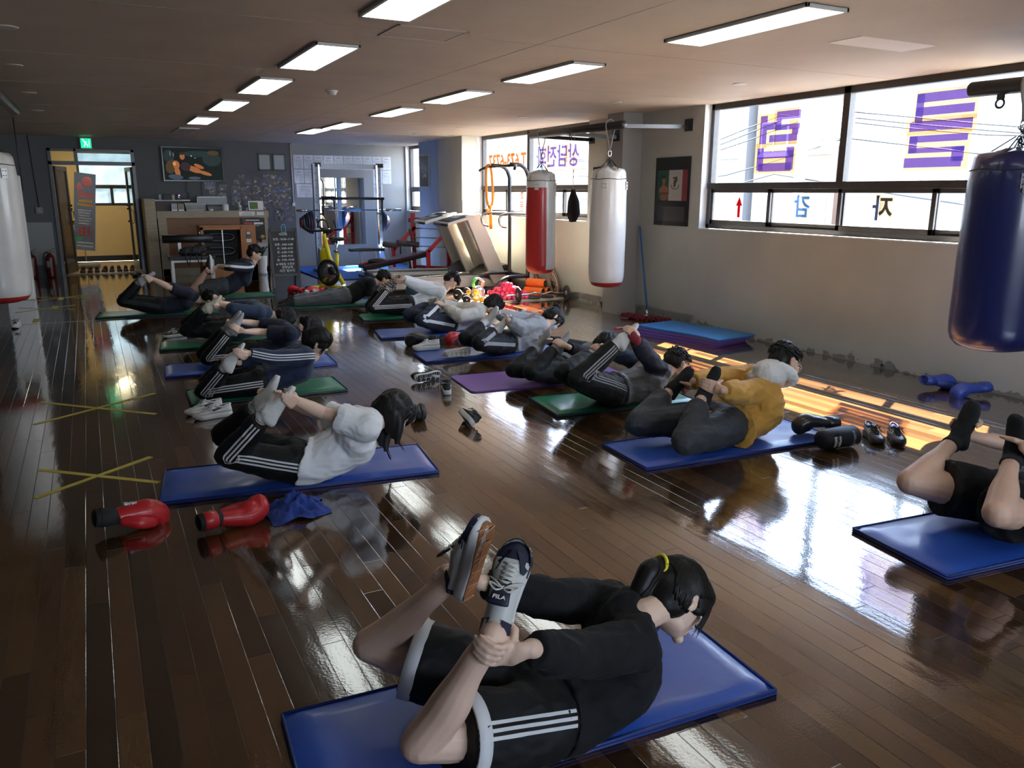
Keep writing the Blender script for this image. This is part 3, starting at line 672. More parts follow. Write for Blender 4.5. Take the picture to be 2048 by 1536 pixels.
def sock(J, m, sc, v, mt, parent, cuff=.09, stripes=None, label=None, g=.005):
    s = sc; A, L, S, Wd = foot_frame(J, m, v); K = V(J[m + 'k']); b = MB(); foot_shape(b, A, L, S, Wd, s, g)
    up = (K - A).normalized(); b.tube(crom([A + S * .004, A + up * cuff * .5, A + up * cuff], 4), lerp([.040 * s, .036 * s + g * .5, .038 * s + g], 4), 14); b.ell(A, .039 * s, .039 * s, .039 * s)
    me = remesh(b, .006 if s else .006, 2, .002, 3, (30, 30, 30)); mm = raw(me)
    if stripes:
        for i, f in enumerate(mm.f):
            c = V(mm.v[f[0]]); t = (c - A).dot(L) if (c - A).dot(L) > 0 else -(c - A).dot(up); u = (t * 1000) % 34
            mm.mi[i] = 1 if u < 5 or 10 < u < 13 else 0
        o = mm.build('sock', [mt, stripes], parent)
    else: o = mm.build('sock', mt, parent)
    if label: o['label'] = label
    return o

def hair(J, sc, Mh, style, parent, vox=.006, seed=1, n=110, ln_=1.0):
    s = sc; H = V(J['H']); N = V(J['N']); b = MB(); rr = random.Random(seed); G = V((0, 0, -1))
    def W_(p): return H + Mh @ (V(p) * s)
    def E(x, y, z, a, bb, c): b.ell(W_((x, y, z)), a * s, bb * s, c * s, M=Mh, n=22, k=14)
    up = Mh @ V((0, 0, 1)); fo = Mh @ V((0, 1, 0)); hang = (G * .75 - up * .35 + fo * .22).normalized()
    tail = W_((0, -.112, .048)); bd = ((N - H).normalized() * .9 - fo * .15 + G * .65).normalized()
    if style == 'short':
        E(0, -.020, .042, .081, .094, .088); E(0, -.042, .004, .077, .068, .078); E(0, .040, .078, .070, .060, .040)
    else:
        E(0, -.016, .038, .086, .102, .094); E(0, -.040, -.01, .083, .077, .085); E(0, -.055, -.050, .064, .050, .050); E(0, .052, .070, .071, .052, .040)
        for k in (-1, 1): E(.066 * k, .026, .020, .021, .044, .046)
    if style == 'long':
        for k in (-1, 1):
            for y0, w in ((-.058, .040), (-.02, .040), (.020, .034)):
                a = W_((.052 * k, y0, .06)); c = W_((.083 * k, y0, -.018)); b.tube(crom([a, c, c + hang * .055 * s * ln_, c + hang * .115 * s * ln_ + Mh @ V((-.010 * k, .0, 0))], 3), lerp([.03 * s, w * s, w * .9 * s, .012 * s], 3), 12, lat=fo, flat=.62)
        for x in (-.05, 0, .05): a = W_((x, -.07, .06)); c = W_((x, -.098, -.02)); b.tube(crom([a, c, c + hang * .05 * s * ln_, c + hang * .10 * s * ln_], 3), lerp([.03 * s, .036 * s, .032 * s, .010 * s], 3), 12, lat=Mh @ V((1, 0, 0)), flat=.6)
    if style == 'pony':
        pth = [tail - (tail - H).normalized() * .03 * s, tail + bd * .012 * s - fo * .012 * s, tail + bd * .055 * s - fo * .020 * s, tail + bd * .115 * s, tail + bd * .175 * s + G * .015]
        b.tube(crom(pth, 4), lerp([.034 * s, .020 * s, .036 * s, .033 * s, .005 * s], 4), 14)
    if style == 'bun':
        c = W_((0, -.085, .128)); b.ell(c, .032 * s, .032 * s, .030 * s); b.tube([W_((0, -.05, .08)), c], .018 * s, 10)
    m = raw(remesh(b, vox, 3)); bv = bvh_of(m)
    def strand(pts, r0, lift=.0015, end=0, k=5):
        q = []; L = len(pts)
        for i, p in enumerate(pts):
            h = bv.find_nearest(p)
            q.append(h[0] + h[1] * (lift + end * (i / (L - 1)) ** 2) if h[0] is not None and (h[0] - p).length < .05 else p)
        m.tube(q, [r0 * (.45 + .55 * math.sin(PI * min(1, .25 + .75 * i / L))) if i < L - 1 else r0 * .1 for i in range(L)], k, 0)
    for i in range(n):
        if style == 'short':
            th = rr.uniform(.05, 1.6); ph = rr.uniform(0, 2 * PI); d = V((math.sin(th) * math.cos(ph), math.sin(th) * math.sin(ph), math.cos(th)))
            if d.y > .6 and d.z < .5: continue
            p = V((d.x * .085, d.y * .10 - .02, d.z * .092 + .04)); tdir = V((rr.uniform(-.5, .5), .9 + rr.uniform(-.3, .3), -.35 + rr.uniform(-.3, .3)))
            strand([W_(p + tdir * (.010 * t)) for t in range(5)], .0062 * s, .001, .011)
        elif style in ('pony', 'bun'):
            ph = rr.uniform(-.25, PI + .25) if i % 4 else rr.uniform(0, 2 * PI); T = V((0, -.10, .046)) if style == 'pony' else V((0, -.08, .11))
            st = V((math.cos(ph) * .082, .075 * math.sin(ph) + .01, .02 + .085 * max(0, math.sin(ph)) * (.6 + .5 * rr.random()))) if i % 3 else V((rr.choice((-1, 1)) * .085, rr.uniform(-.09, .02), rr.uniform(-.06, .0)))
            strand([W_(st.lerp(T, t / 8) + V((0, 0, .035 * math.sin(PI * t / 8)))) for t in range(9)], .0045 * s)
        else:
            x = rr.uniform(-.09, .09); y = rr.uniform(-.10, .045); top_ = V((x * .15, y * .7, .135)); k = 1 if x > 0 else -1
            sd = V((.088 * k, y, .02)) if (abs(x) > .03 or y > 0) else V((x * 2, -.115, .02)); a, c = W_(top_), W_(sd); ln = rr.uniform(.10, .150) * s * ln_
            pts = crom([a, a.lerp(c, .5) + (c - H).normalized() * .03 * s, c, c + hang * ln * .5, c + hang * ln], 3); strand(pts, .0055 * s, .001)
    if style == 'pony':
        for i in range(n // 2):
            a = rr.uniform(0, 2 * PI); q = Mh @ V((math.cos(a), 0, math.sin(a))) * .03 * s
            strand([tail + q * .4, tail + bd * .05 * s - fo * .015 * s + q, tail + bd * .09 * s + q, tail + bd * .13 * s + q * .8, tail + bd * .175 * s + q * .3 + G * .02], .0042 * s, .0022)
        for i in range(16):
            a = rr.uniform(0, 2 * PI); q = Mh @ V((math.cos(a), 0, math.sin(a))) * .02 * s; e = tail + bd * .15 * s + q
            m.tube([e, e + bd * .03 * s + q * .5 + G * .01, e + bd * .05 * s + q * .8 + G * .03], [.004 * s, .003 * s, .0008], 5, 0)
    if style == 'bun':
        for i in range(40):
            a = rr.uniform(0, 2 * PI); bb = rr.uniform(.3, 2.6); m.tube([c + Mh @ (V((math.cos(a + t * .5) * math.sin(bb), math.sin(a + t * .5) * math.sin(bb), math.cos(bb + t * .15))) * .033 * s * rr.uniform(.95, 1.15)) for t in range(5)], [.003 * s, .004 * s, .004 * s, .003 * s, .0005], 5, 0)
    if style in ('pony', 'bun', 'long'):      # fringe and loose wisps
        for i in range(44 if style != 'bun' else 18):
            x = rr.uniform(-.066, .066); ln = rr.uniform(.035, .062)
            p = [(x * .5, .055, .118), (x * .85, .094 - x * x * 4, .088), (x, .103 - x * x * 6, .062), (x * 1.05, .106 - x * x * 7, .062 - ln)]
            m.tube(crom([W_(q) for q in p], 2), [.0062 * s] * 5 + [.0045 * s, .0008 * s], 5, 0, flat=.6)
        for k in (-1, 1):
            for i in range(9):
                yv = rr.uniform(.050, .072); p = [(.070 * k, yv, .055), (.080 * k, yv + .003, .0), (.076 * k, yv + rr.uniform(-.006, .012), -.05 - rr.uniform(0, .04))]
                m.tube(crom([W_(q) for q in p], 2), [.0045 * s, .004 * s, .003 * s, .002 * s, .0006], 5, 0)
    return m.build('hair', M_hair, parent)
# joint positions of each person in metres
_JK = ['P', 'W', 'C', 'N', 'H', 'nose', 'ns', 'ne', 'nw', 'nh', 'nk', 'na', 'nt', 'fs', 'fe', 'fw', 'fh', 'fk', 'fa', 'ft', 'v']
_JD = {
    'p1': (1.0, (0.999,1.792,0.140),(1.153,1.791,0.117),(1.306,1.794,0.171),(1.364,1.757,0.361),(1.511,1.787,0.360),(1.578,1.770,0.269),(1.274,1.670,0.333),(1.026,1.599,0.404),(0.845,1.519,0.525),(0.803,1.576,0.522),(0.619,1.685,0.230),(0.765,1.567,0.558),(0.842,1.632,0.676),(1.378,1.975,0.292),(1.137,1.906,0.394),(0.917,1.954,0.482),(0.836,1.987,0.508),(0.628,2.132,0.261),(0.815,1.936,0.523),(0.830,1.889,0.661),(0.061,0.998,0.000)),
    'p10': (1.0, (3.561,8.550,0.112),(3.701,8.586,0.097),(3.854,8.575,0.161),(4.035,8.519,0.243),(4.176,8.511,0.294),(4.246,8.489,0.205),(3.885,8.335,0.234),(3.626,8.270,0.232),(3.527,8.459,0.326),(3.466,8.491,0.354),(3.178,8.297,0.217),(3.452,8.533,0.321),(3.514,8.644,0.389),(3.980,8.640,0.246),(3.858,8.871,0.224),(3.639,8.838,0.315),(3.544,8.873,0.331),(3.181,8.693,0.218),(3.491,8.899,0.288),(3.502,8.769,0.361),(0.174,0.985,0.000)),
    'p11': (1.0, (3.585,7.112,0.118),(3.728,7.145,0.101),(3.895,7.139,0.165),(4.056,7.095,0.261),(4.181,7.136,0.323),(4.229,7.090,0.198),(3.992,7.083,0.268),(3.740,7.010,0.272),(3.560,6.930,0.382),(3.545,7.006,0.385),(3.201,6.843,0.195),(3.500,7.050,0.284),(3.589,7.026,0.428),(4.115,7.383,0.267),(3.852,7.358,0.315),(3.630,7.341,0.383),(3.568,7.342,0.413),(3.209,7.174,0.189),(3.523,7.352,0.313),(3.565,7.293,0.444),(0.087,0.996,0.000)),
    'p12': (1.0, (3.456,5.822,0.108),(3.616,5.839,0.113),(3.776,5.852,0.156),(3.851,5.755,0.227),(3.972,5.811,0.273),(4.053,5.820,0.197),(3.834,5.792,0.198),(3.608,5.679,0.274),(3.422,5.575,0.354),(3.397,5.643,0.390),(3.072,5.581,0.171),(3.387,5.691,0.349),(3.484,5.746,0.447),(3.957,6.092,0.195),(3.704,6.035,0.264),(3.482,6.013,0.334),(3.421,6.049,0.357),(3.075,5.895,0.131),(3.394,6.049,0.275),(3.433,6.000,0.412),(0.105,0.995,0.000)),
    'p13': (1.05, (3.387,4.918,0.136),(3.546,4.916,0.130),(3.713,4.902,0.168),(3.861,4.847,0.239),(3.994,4.884,0.284),(4.083,4.889,0.208),(3.806,4.826,0.249),(3.599,4.768,0.436),(3.426,4.657,0.570),(3.384,4.701,0.636),(3.006,4.742,0.307),(3.335,4.711,0.559),(3.446,4.757,0.663),(3.896,5.171,0.227),(3.649,5.147,0.343),(3.443,5.074,0.438),(3.379,5.071,0.449),(3.004,4.944,0.306),(3.356,5.108,0.387),(3.490,5.145,0.454),(0.105,0.995,0.000)),
    'p14': (1.08, (3.436,3.752,0.163),(3.638,3.800,0.115),(3.801,3.768,0.219),(3.899,3.733,0.398),(3.996,3.776,0.504),(4.098,3.760,0.439),(3.808,3.735,0.350),(3.534,3.668,0.380),(3.309,3.590,0.438),(3.270,3.679,0.454),(2.982,3.523,0.178),(3.268,3.725,0.374),(3.307,3.712,0.535),(3.979,4.036,0.361),(3.687,4.066,0.368),(3.435,4.032,0.385),(3.349,4.101,0.375),(2.986,3.998,0.166),(3.341,4.125,0.316),(3.386,4.053,0.460),(0.122,0.993,0.000)),
    'p15': (1.08, (3.772,2.084,0.162),(4.031,2.096,0.133),(4.126,2.041,0.225),(4.302,2.047,0.300),(4.458,2.060,0.333),(4.556,2.044,0.261),(4.082,1.980,0.282),(3.816,1.986,0.394),(3.594,1.962,0.504),(3.636,2.031,0.498),(3.325,1.883,0.270),(3.662,2.047,0.428),(3.594,2.040,0.576),(4.334,2.223,0.304),(4.052,2.284,0.359),(3.813,2.364,0.416),(3.763,2.405,0.464),(3.374,2.338,0.254),(3.756,2.377,0.405),(3.747,2.353,0.568),(0.139,0.990,0.000)),
    'p2': (0.97, (0.883,4.339,0.133),(1.004,4.301,0.117),(1.200,4.278,0.215),(1.325,4.223,0.324),(1.444,4.268,0.362),(1.516,4.214,0.254),(1.205,4.009,0.378),(1.014,4.169,0.440),(0.832,4.104,0.559),(0.772,4.115,0.593),(0.531,4.282,0.240),(0.715,4.094,0.496),(0.832,4.114,0.653),(1.209,4.321,0.332),(1.065,4.531,0.344),(0.868,4.461,0.450),(0.786,4.467,0.494),(0.562,4.662,0.244),(0.730,4.424,0.462),(0.804,4.448,0.621),(0.144,0.990,0.000)),
    'p3': (0.97, (1.075,6.456,0.128),(1.214,6.448,0.146),(1.387,6.435,0.205),(1.523,6.469,0.281),(1.554,6.439,0.411),(1.647,6.429,0.341),(1.425,6.310,0.319),(1.175,6.244,0.344),(0.962,6.217,0.408),(0.886,6.230,0.422),(0.659,6.444,0.093),(0.813,6.215,0.334),(0.907,6.240,0.497),(1.437,6.628,0.303),(1.182,6.609,0.255),(0.950,6.592,0.259),(0.888,6.559,0.276),(0.729,6.775,0.097),(0.863,6.508,0.304),(0.946,6.551,0.422),(0.017,1.000,0.000)),
    'p4': (0.95, (1.218,7.618,0.136),(1.366,7.608,0.136),(1.521,7.605,0.172),(1.656,7.602,0.260),(1.759,7.607,0.349),(1.726,7.598,0.230),(1.531,7.391,0.327),(1.303,7.501,0.345),(1.132,7.368,0.384),(1.066,7.390,0.397),(0.828,7.540,0.138),(1.039,7.427,0.405),(1.100,7.486,0.519),(1.504,7.698,0.354),(1.326,7.874,0.366),(1.137,7.763,0.420),(1.047,7.767,0.425),(0.832,7.845,0.130),(1.049,7.722,0.384),(1.118,7.745,0.507),(0.017,1.000,0.000)),
    'p5': (0.95, (1.209,9.011,0.154),(1.346,8.967,0.151),(1.522,8.955,0.210),(1.673,8.939,0.286),(1.806,8.931,0.250),(1.830,8.942,0.147),(1.502,8.717,0.354),(1.243,8.681,0.415),(1.132,8.863,0.439),(1.046,8.863,0.471),(0.796,8.970,0.178),(1.013,8.829,0.424),(1.112,8.835,0.551),(1.494,9.034,0.383),(1.323,9.223,0.369),(1.163,9.085,0.438),(1.126,9.069,0.497),(0.842,9.283,0.197),(1.026,9.052,0.395),(1.127,9.071,0.510),(0.070,0.998,0.000)),
    'p6': (1.0, (0.706,11.525,0.120),(0.860,11.514,0.112),(1.022,11.503,0.172),(1.199,11.506,0.178),(1.334,11.462,0.210),(1.416,11.504,0.149),(1.060,11.300,0.295),(0.817,11.246,0.396),(0.638,11.339,0.510),(0.566,11.342,0.545),(0.288,11.475,0.218),(0.515,11.332,0.483),(0.624,11.360,0.590),(1.060,11.624,0.276),(0.857,11.772,0.357),(0.658,11.705,0.475),(0.582,11.692,0.496),(0.314,11.787,0.213),(0.547,11.652,0.468),(0.643,11.584,0.553),(0.052,0.999,0.000)),
    'p7': (1.08, (1.740,13.029,0.178),(1.863,13.011,0.193),(2.031,13.003,0.298),(2.188,12.994,0.497),(2.228,12.999,0.662),(2.355,12.976,0.586),(2.094,12.771,0.463),(1.831,12.649,0.502),(1.669,12.836,0.511),(1.536,12.849,0.551),(1.296,12.981,0.151),(1.510,12.832,0.463),(1.519,12.871,0.621),(2.084,13.120,0.510),(1.893,13.324,0.444),(1.693,13.168,0.465),(1.555,13.182,0.487),(1.390,13.378,0.122),(1.564,13.152,0.416),(1.563,13.169,0.598),(0.052,0.999,0.000)),
    'p8': (1.03, (3.187,11.400,0.132),(3.305,11.392,0.158),(3.442,11.382,0.230),(3.620,11.370,0.309),(3.758,11.360,0.355),(3.836,11.355,0.292),(3.519,11.206,0.315),(3.501,11.177,0.094),(3.642,11.268,0.059),(3.706,11.313,0.050),(2.696,11.314,0.093),(2.400,11.335,0.100),(2.276,11.343,0.092),(3.592,11.542,0.294),(3.609,11.571,0.082),(3.707,11.464,0.064),(3.740,11.411,0.069),(2.762,11.550,0.108),(2.460,11.571,0.115),(2.333,11.580,0.106),(0.070,0.998,0.000)),
    'p9': (1.05, (3.610,9.995,0.145),(3.764,9.994,0.136),(3.947,9.970,0.209),(4.141,9.921,0.335),(4.234,9.949,0.442),(4.282,9.919,0.328),(4.023,9.806,0.321),(3.753,9.858,0.394),(3.537,9.859,0.499),(3.495,9.926,0.511),(3.116,9.860,0.160),(3.392,9.975,0.400),(3.437,9.900,0.531),(4.109,10.144,0.330),(3.837,10.122,0.395),(3.610,10.105,0.497),(3.524,10.103,0.509),(3.250,10.389,0.118),(3.343,10.125,0.387),(3.475,10.106,0.526),(0.139,0.990,0.000))}
JOINTS = {}
for _k, _r in _JD.items(): JOINTS[_k] = dict(zip(_JK, _r[1:]), sc=_r[0])
# ================================================================ shoes and gloves
SOLE = [(-.128, 0), (-.122, .022), (-.10, .032), (-.06, .034), (-.02, .033), (.03, .038), (.07, .046), (.10, .045), (.128, .032), (.142, .012), (.144, 0), (.142, -.010), (.128, -.030), (.10, -.041), (.07, -.042), (.03, -.036), (-.02, -.031), (-.06, -.034), (-.10, -.032), (-.122, -.022)]
def shoe_parts(root, M, s, mup, msole, mout, mlace, mdark=None, swoosh=None, bars=None, worn=False, toe=None, tread=None, high=0, thick=.026, panel=None, tongue_text=None):
    T = M @ Matrix.Scale(s, 4)
    def P(x, y, z): return T @ V((x, y, z))
    mo = MB(); ol = [P(x, y, 0) for x, y in SOLE]; 
    rings = []
    for z, g in ((-.006, .94), (0, .99), (thick * .5, 1.03), (thick, 1.0)): rings.append([P(x * (g if abs(x) > .05 else 1), y * g, z + (.012 * max(0, (x - .08) / .06) ** 2 if z <= 0 else .004 * max(0, (x - .08) / .06))) for x, y in SOLE])
    mo.loft(rings); so = mo.build('sole', msole, root)
    if mout:
        q = MB(); q.loft([[P(x * .97, y * .93, z + .012 * max(0, (x - .08) / .06) ** 2) for x, y in SOLE] for z in (-.0085, -.004)], 0, True, False)
        if tread:
            for i, x in enumerate([-.11 + .024 * k for k in range(11)]):
                w = .026 if x < 0.03 else .034
                q.bar(P(x, -w, -.0088 + .012 * max(0, (x - .08) / .06) ** 2), P(x + (.012 if i % 2 else -.012), w, -.0088 + .012 * max(0, (x - .08) / .06) ** 2), .0035 * s, .002 * s, 1, up=T.to_3x3() @ V((0, 0, 1)))
            q.bar(P(-.05, 0, -.009), P(.11, .004, -.006), .004 * s, .002 * s, 1, up=T.to_3x3() @ V((0, 0, 1)))
            q.build('outsole', [mout, tread], so)
        else: q.build('outsole', mout, so)
    u = MB(); secs = []
    prof = [(-.126, .012, .05, 0), (-.120, .026, .078, 0), (-.10, .032, .082 + high, 0), (-.06, .034, .070 + high, 0), (-.025, .034, .072 + high, 0), (.0, .035, .078, 0), (.03, .038, .068, 0), (.06, .043, .056, .002), (.09, .044, .047, .002), (.115, .038, .041, .001), (.134, .022, .034, 0), (.142, .008, .028, 0)]
    for x, w, zt, yo in prof:
        ring = []
        for k in range(20):
            a = 2 * PI * k / 20; c_, s_ = math.cos(a), math.sin(a); zz = thick * .8 + (zt - thick * .8) * (.5 + .5 * s_) if s_ > 0 else thick * .8 + (zt - thick * .8) * (.5 + .5 * s_)
            wx = w * (abs(c_) ** .7) * (1 if c_ > 0 else -1) * (1 - .30 * max(0, s_)) ; ring.append(P(x, wx + yo, zz))
        secs.append(ring)
    u.loft(secs); u.cm = 1
    if panel:
        for k in range(len(prof) - 1):
            if k <= 1 or k >= 9 or (worn and k == 8):
                for q in range(20): u.mi[k * 20 + q] = 1
    bv = bvh_of(u); Rm = T.to_3x3().normalized()
    def side_band(pts, wid, k, mi):
        path = [P(x, 0, z) for x, z in pts]; u.cm = mi; ribbon(bv, path, [Rm @ V((0, k, .25)).normalized()] * len(path), wid * s, 0, u, .0012, .09)
    mats = [mup]
    for kk in (-1, 1):
        if swoosh:
            n = 14
            for i in range(n):
                t0, t1 = i / n, (i + 1) / n
            ctr = [(.045 - .15 * t, .040 + .030 * t + .010 * (1 - t) ** 6 * 0) for t in [i / 13 for i in range(14)]]
            for a in range(13): side_band(ctr[a:a + 2], .015 * (1 - a / 13) + .003, kk, 1)
        if bars:
            for i in range(3): side_band([(.035 - i * .018 - .022 * t, .030 + .038 * t) for t in (0, .33, .66, 1)], .0085, kk, 1)
        if panel:
            side_band([(-.115, .05), (-.09, .052), (-.06, .050)], .030, kk, 1); side_band([(.055, .034), (.08, .032), (.11, .030)], .020, kk, 1)
    if swoosh or bars or panel: mats.append(swoosh or bars or panel)
    u.build('upper', mats, root)
    if not worn:
        c = MB(); pts = [P(-.068 + .050 * math.cos(a), .024 * math.sin(a), (.079 if math.cos(a) < 0 else .074) + high + .004 * math.cos(2 * a)) for a in [2 * PI * k / 20 for k in range(21)]]
        c.tube(pts, .0075 * s, 8, 0, cap=False); c.build('collar', mup, root)
        MB().ell(P(-.068, 0, .069 + high), .046 * s, .022 * s, .009 * s, M=Rm).build('insole', mdark or M_black, root)
    l = MB()
    def vt(x): 
        for (a, _, za, _), (b_, _, zb, _) in zip(prof[:-1], prof[1:]):
            if a <= x <= b_: return za + (zb - za) * (x - a) / (b_ - a)
        return .06
    for i in range(6):
        x = .010 + i * .012; z = vt(x); w = .019
        lr = .0045 if worn else .0034; l.tube([P(x, -w, z - .006), P(x + .004, 0, z + .005), P(x + .008, w, z - .006)], lr * s, 6, 0, flat=.6); l.tube([P(x + .009, -w, z - .008), P(x + .004, 0, z + .004), P(x, w, z - .006)], lr * s, 6, 0, flat=.6)
    for k in (-1, 1):
        l.tube(crom([P(.008, 0, .083), P(.002, .018 * k, .092), P(.018, .036 * k, .082), P(.012, .008 * k, .082)], 4), .0025 * s, 6); l.tube(crom([P(.008, 0, .083), P(.022, .02 * k, .082), P(.034, .042 * k, .058)], 4), .0025 * s, 6)
    l.build('laces', mlace, root)
    tg = MB(); tg.tube([P(.045, 0, .058), P(.012, 0, .078), P(-.012 - .02 * worn, 0, .094 + high + .012 * worn)], [.014 * s, .019 * s, (.027 if worn else .019) * s], 10, lat=Rm @ V((0, 1, 0)), flat=.22); tgo = tg.build('tongue', mdark if (worn and mdark) else mup, root)
    if tongue_text:
        x = Rm @ V((0, -1, 0)); z = Rm @ V((.55, 0, .83)); y = z.cross(x)
        text_mb(tongue_text, .017 * s, 0, .0004, .0004, M=basis(x, y, z, P(-.016, 0, .1055))).build('lettering', M_white, tgo)
    if toe:
        q = MB(); q.loft([[P(x, (y * 1.02) * (1 if z < .03 else .9), z) for x, y in [(.085 + .06 * math.sin(t), .046 * math.cos(t)) for t in [PI * k / 10 for k in range(11)]]] for z in (.022, .034, .040)], 0, False); q.build('toe_guard', toe, root)
def loose_shoe(name, label, loc, rz, s=1.0, tilt=0, group=None, **k):
    """tilt: roll about the long axis (90 = lying on its side)"""
    r = thing(name, label, 'shoe', loc, rz, group); z = .0085 * s * math.cos(tilt) + abs(math.sin(tilt)) * .041 * s
    shoe_parts(r, Matrix.Translation((0, 0, z)) @ Matrix.Rotation(tilt, 4, 'X'), s, **k); return r

def glove(name, label, loc, rz, mmain, mcuff, s=1.0, roll=0, mstrap=None, text=None, mtext=None, group=None, cat='boxing glove', pitch=0, parent=None, open_cuff=True):
    r = thing(name, label, cat, loc, rz, group)
    M = Matrix.Translation((0, 0, .062 * s)) @ Matrix.Rotation(pitch, 4, 'Y') @ Matrix.Rotation(roll, 4, 'X') @ Matrix.Scale(s, 4)
    b = MB(); p = [M @ V(q) for q in ((-.05, 0, 0), (.02, 0, .012), (.085, 0, .018), (.135, 0, .0), (.140, 0, -.035), (.105, 0, -.050))]
    b.tube(crom(p, 4), lerp([.048 * s, .056 * s, .064 * s, .062 * s, .056 * s, .034 * s], 4), 18, lat=M.to_3x3() @ V((0, 1, 0)), flat=lerp([.75, .78, .82, .8, .7, .5], 4)); b.ell(M @ V((.10, 0, -.01)), .062 * s, .058 * s, .045 * s, M=M.to_3x3().normalized())
    mm = raw(remesh(b, .006 * s, 4)); mm.build('fist', mmain, r)
    b = MB(); p = [M @ V(q) for q in ((-.02, -.040, -.012), (.035, -.070, -.016), (.085, -.066, -.022), (.108, -.046, -.024))]; limb(b, p, [.028 * s, .031 * s, .028 * s, .022 * s], 4)
    raw(remesh(b, .006 * s, 3)).build('thumb', mmain, r)
    c = MB(); n = 20
    def ring(x, a, bb, zo=0): return [M @ V((x, a * math.cos(2 * PI * k / n), bb * math.sin(2 * PI * k / n) + zo)) for k in range(n)]
    c.loft([ring(-.040, .048, .036), ring(-.085, .049, .036), ring(-.140, .054, .040), ring(-.143, .048, .034), ring(-.10, .042, .030), ring(-.06, .036, .024)]); c.build('cuff', mcuff, r)
    st = MB(); st.loft([ring(-.060, .0495, .0375), ring(-.063, .0525, .0405), ring(-.118, .0555, .0435), ring(-.121, .052, .040)]); so = st.build('strap', mstrap or mcuff, r)
    if text:
        B = M @ basis((1, 0, 0), (0, 1, 0), (0, 0, 1), (.045, 0, .056)); text_mb(text, .030, 0, .004, .001, M=B).build('lettering', mtext or M_white, r)
    return r
M_glr = mat('red_glove_leather', (.55, .02, .025), .38, var=.1, vs=6, coat=.2); M_glb = mat('blue_glove_leather', (.03, .06, .30), .4); M_glk = mat('black_glove_leather', (.02, .02, .022), .3, coat=.3)
M_nylon = mat('black_nylon', (.018, .018, .018), .8)

ZC[0] = None
# ================================================================ mats
def mat_mat(name, col): return mat(name, col, .34, spec=.5, var=.05, vs=3, bump=.35, bs=7, coat=.15)
M_mblue = mat_mat('blue_vinyl', (.025, .085, .40)); M_mgreen = mat_mat('green_vinyl', (.015, .19, .09)); M_mpurp = mat('purple_foam', (.17, .07, .30), .55, bump=.3, bs=60); M_edge = mat('mat_binding_dark', (.01, .012, .03), .6); M_bedge = mat('mat_binding_blue', (.012, .03, .16), .5)
def ex_mat(cx, cy_, ang, L, Wd, mt, edge, label, group, rounded=False, t=.03, z=0, cat='exercise mat'):
    r = thing('exercise_mat', label, cat, (cx, cy_, z), math.radians(ang), group); rr_ = random.Random(int(cx * 100))
    hl, hw = L / 2, Wd / 2
    if rounded:
        poly = []
        for sx, sy, a0 in ((1, 1, 0), (-1, 1, 90), (-1, -1, 180), (1, -1, 270)):
            for k in range(7): a = math.radians(a0 + 15 * k); poly.append((sx * (hl - .05) + .05 * math.cos(a), sy * (hw - .05) + .05 * math.sin(a)))
        MB().prism(poly, 0, .012, 'z').build('pad', mt, r, bevel=.002); return r
    nx, ny = 34, 12; vs = []; 
    for j in range(ny + 1):
        for i in range(nx + 1):
            x = -hl + L * i / nx; y = -hw + Wd * j / ny; e = min(i, nx - i, j, ny - j)
            d = min(hl - abs(x), hw - abs(y)); zz = t - (.012 if e == 0 else 0) - .004 * math.exp(-d / .02) + .0022 * noise.noise(V((x * 5 + cx * 9, y * 7, 0))) * (1 if e else 0)
            vs.append((x, y, zz))
    fs = [(j * (nx + 1) + i, j * (nx + 1) + i + 1, (j + 1) * (nx + 1) + i + 1, (j + 1) * (nx + 1) + i) for j in range(ny) for i in range(nx)]
    m = MB().add(vs, fs, 0, True); n0 = len(vs)
    per = [i for i in range(nx + 1)] + [(j) * (nx + 1) + nx for j in range(1, ny + 1)] + [ny * (nx + 1) + i for i in range(nx - 1, -1, -1)] + [j * (nx + 1) for j in range(ny - 1, 0, -1)]
    m.add([V(vs[k]) for k in per] + [V((vs[k][0], vs[k][1], .002)) for k in per], [(k, (k + 1) % len(per), len(per) + (k + 1) % len(per), len(per) + k) for k in range(len(per))], 0, False)
    m.build('pad', mt, r)
    e = MB(); c4 = [(-hl, -hw, t - .012), (hl, -hw, t - .012), (hl, hw, t - .012), (-hl, hw, t - .012)]
    for a, b in zip(c4, c4[1:] + c4[:1]): e.tube([a, b], .005, 8); e.tube([(a[0], a[1], .006), (b[0], b[1], .006)], .005, 8)
    e.build('binding', edge, r); return r
GM = 'exercise mats under the class'
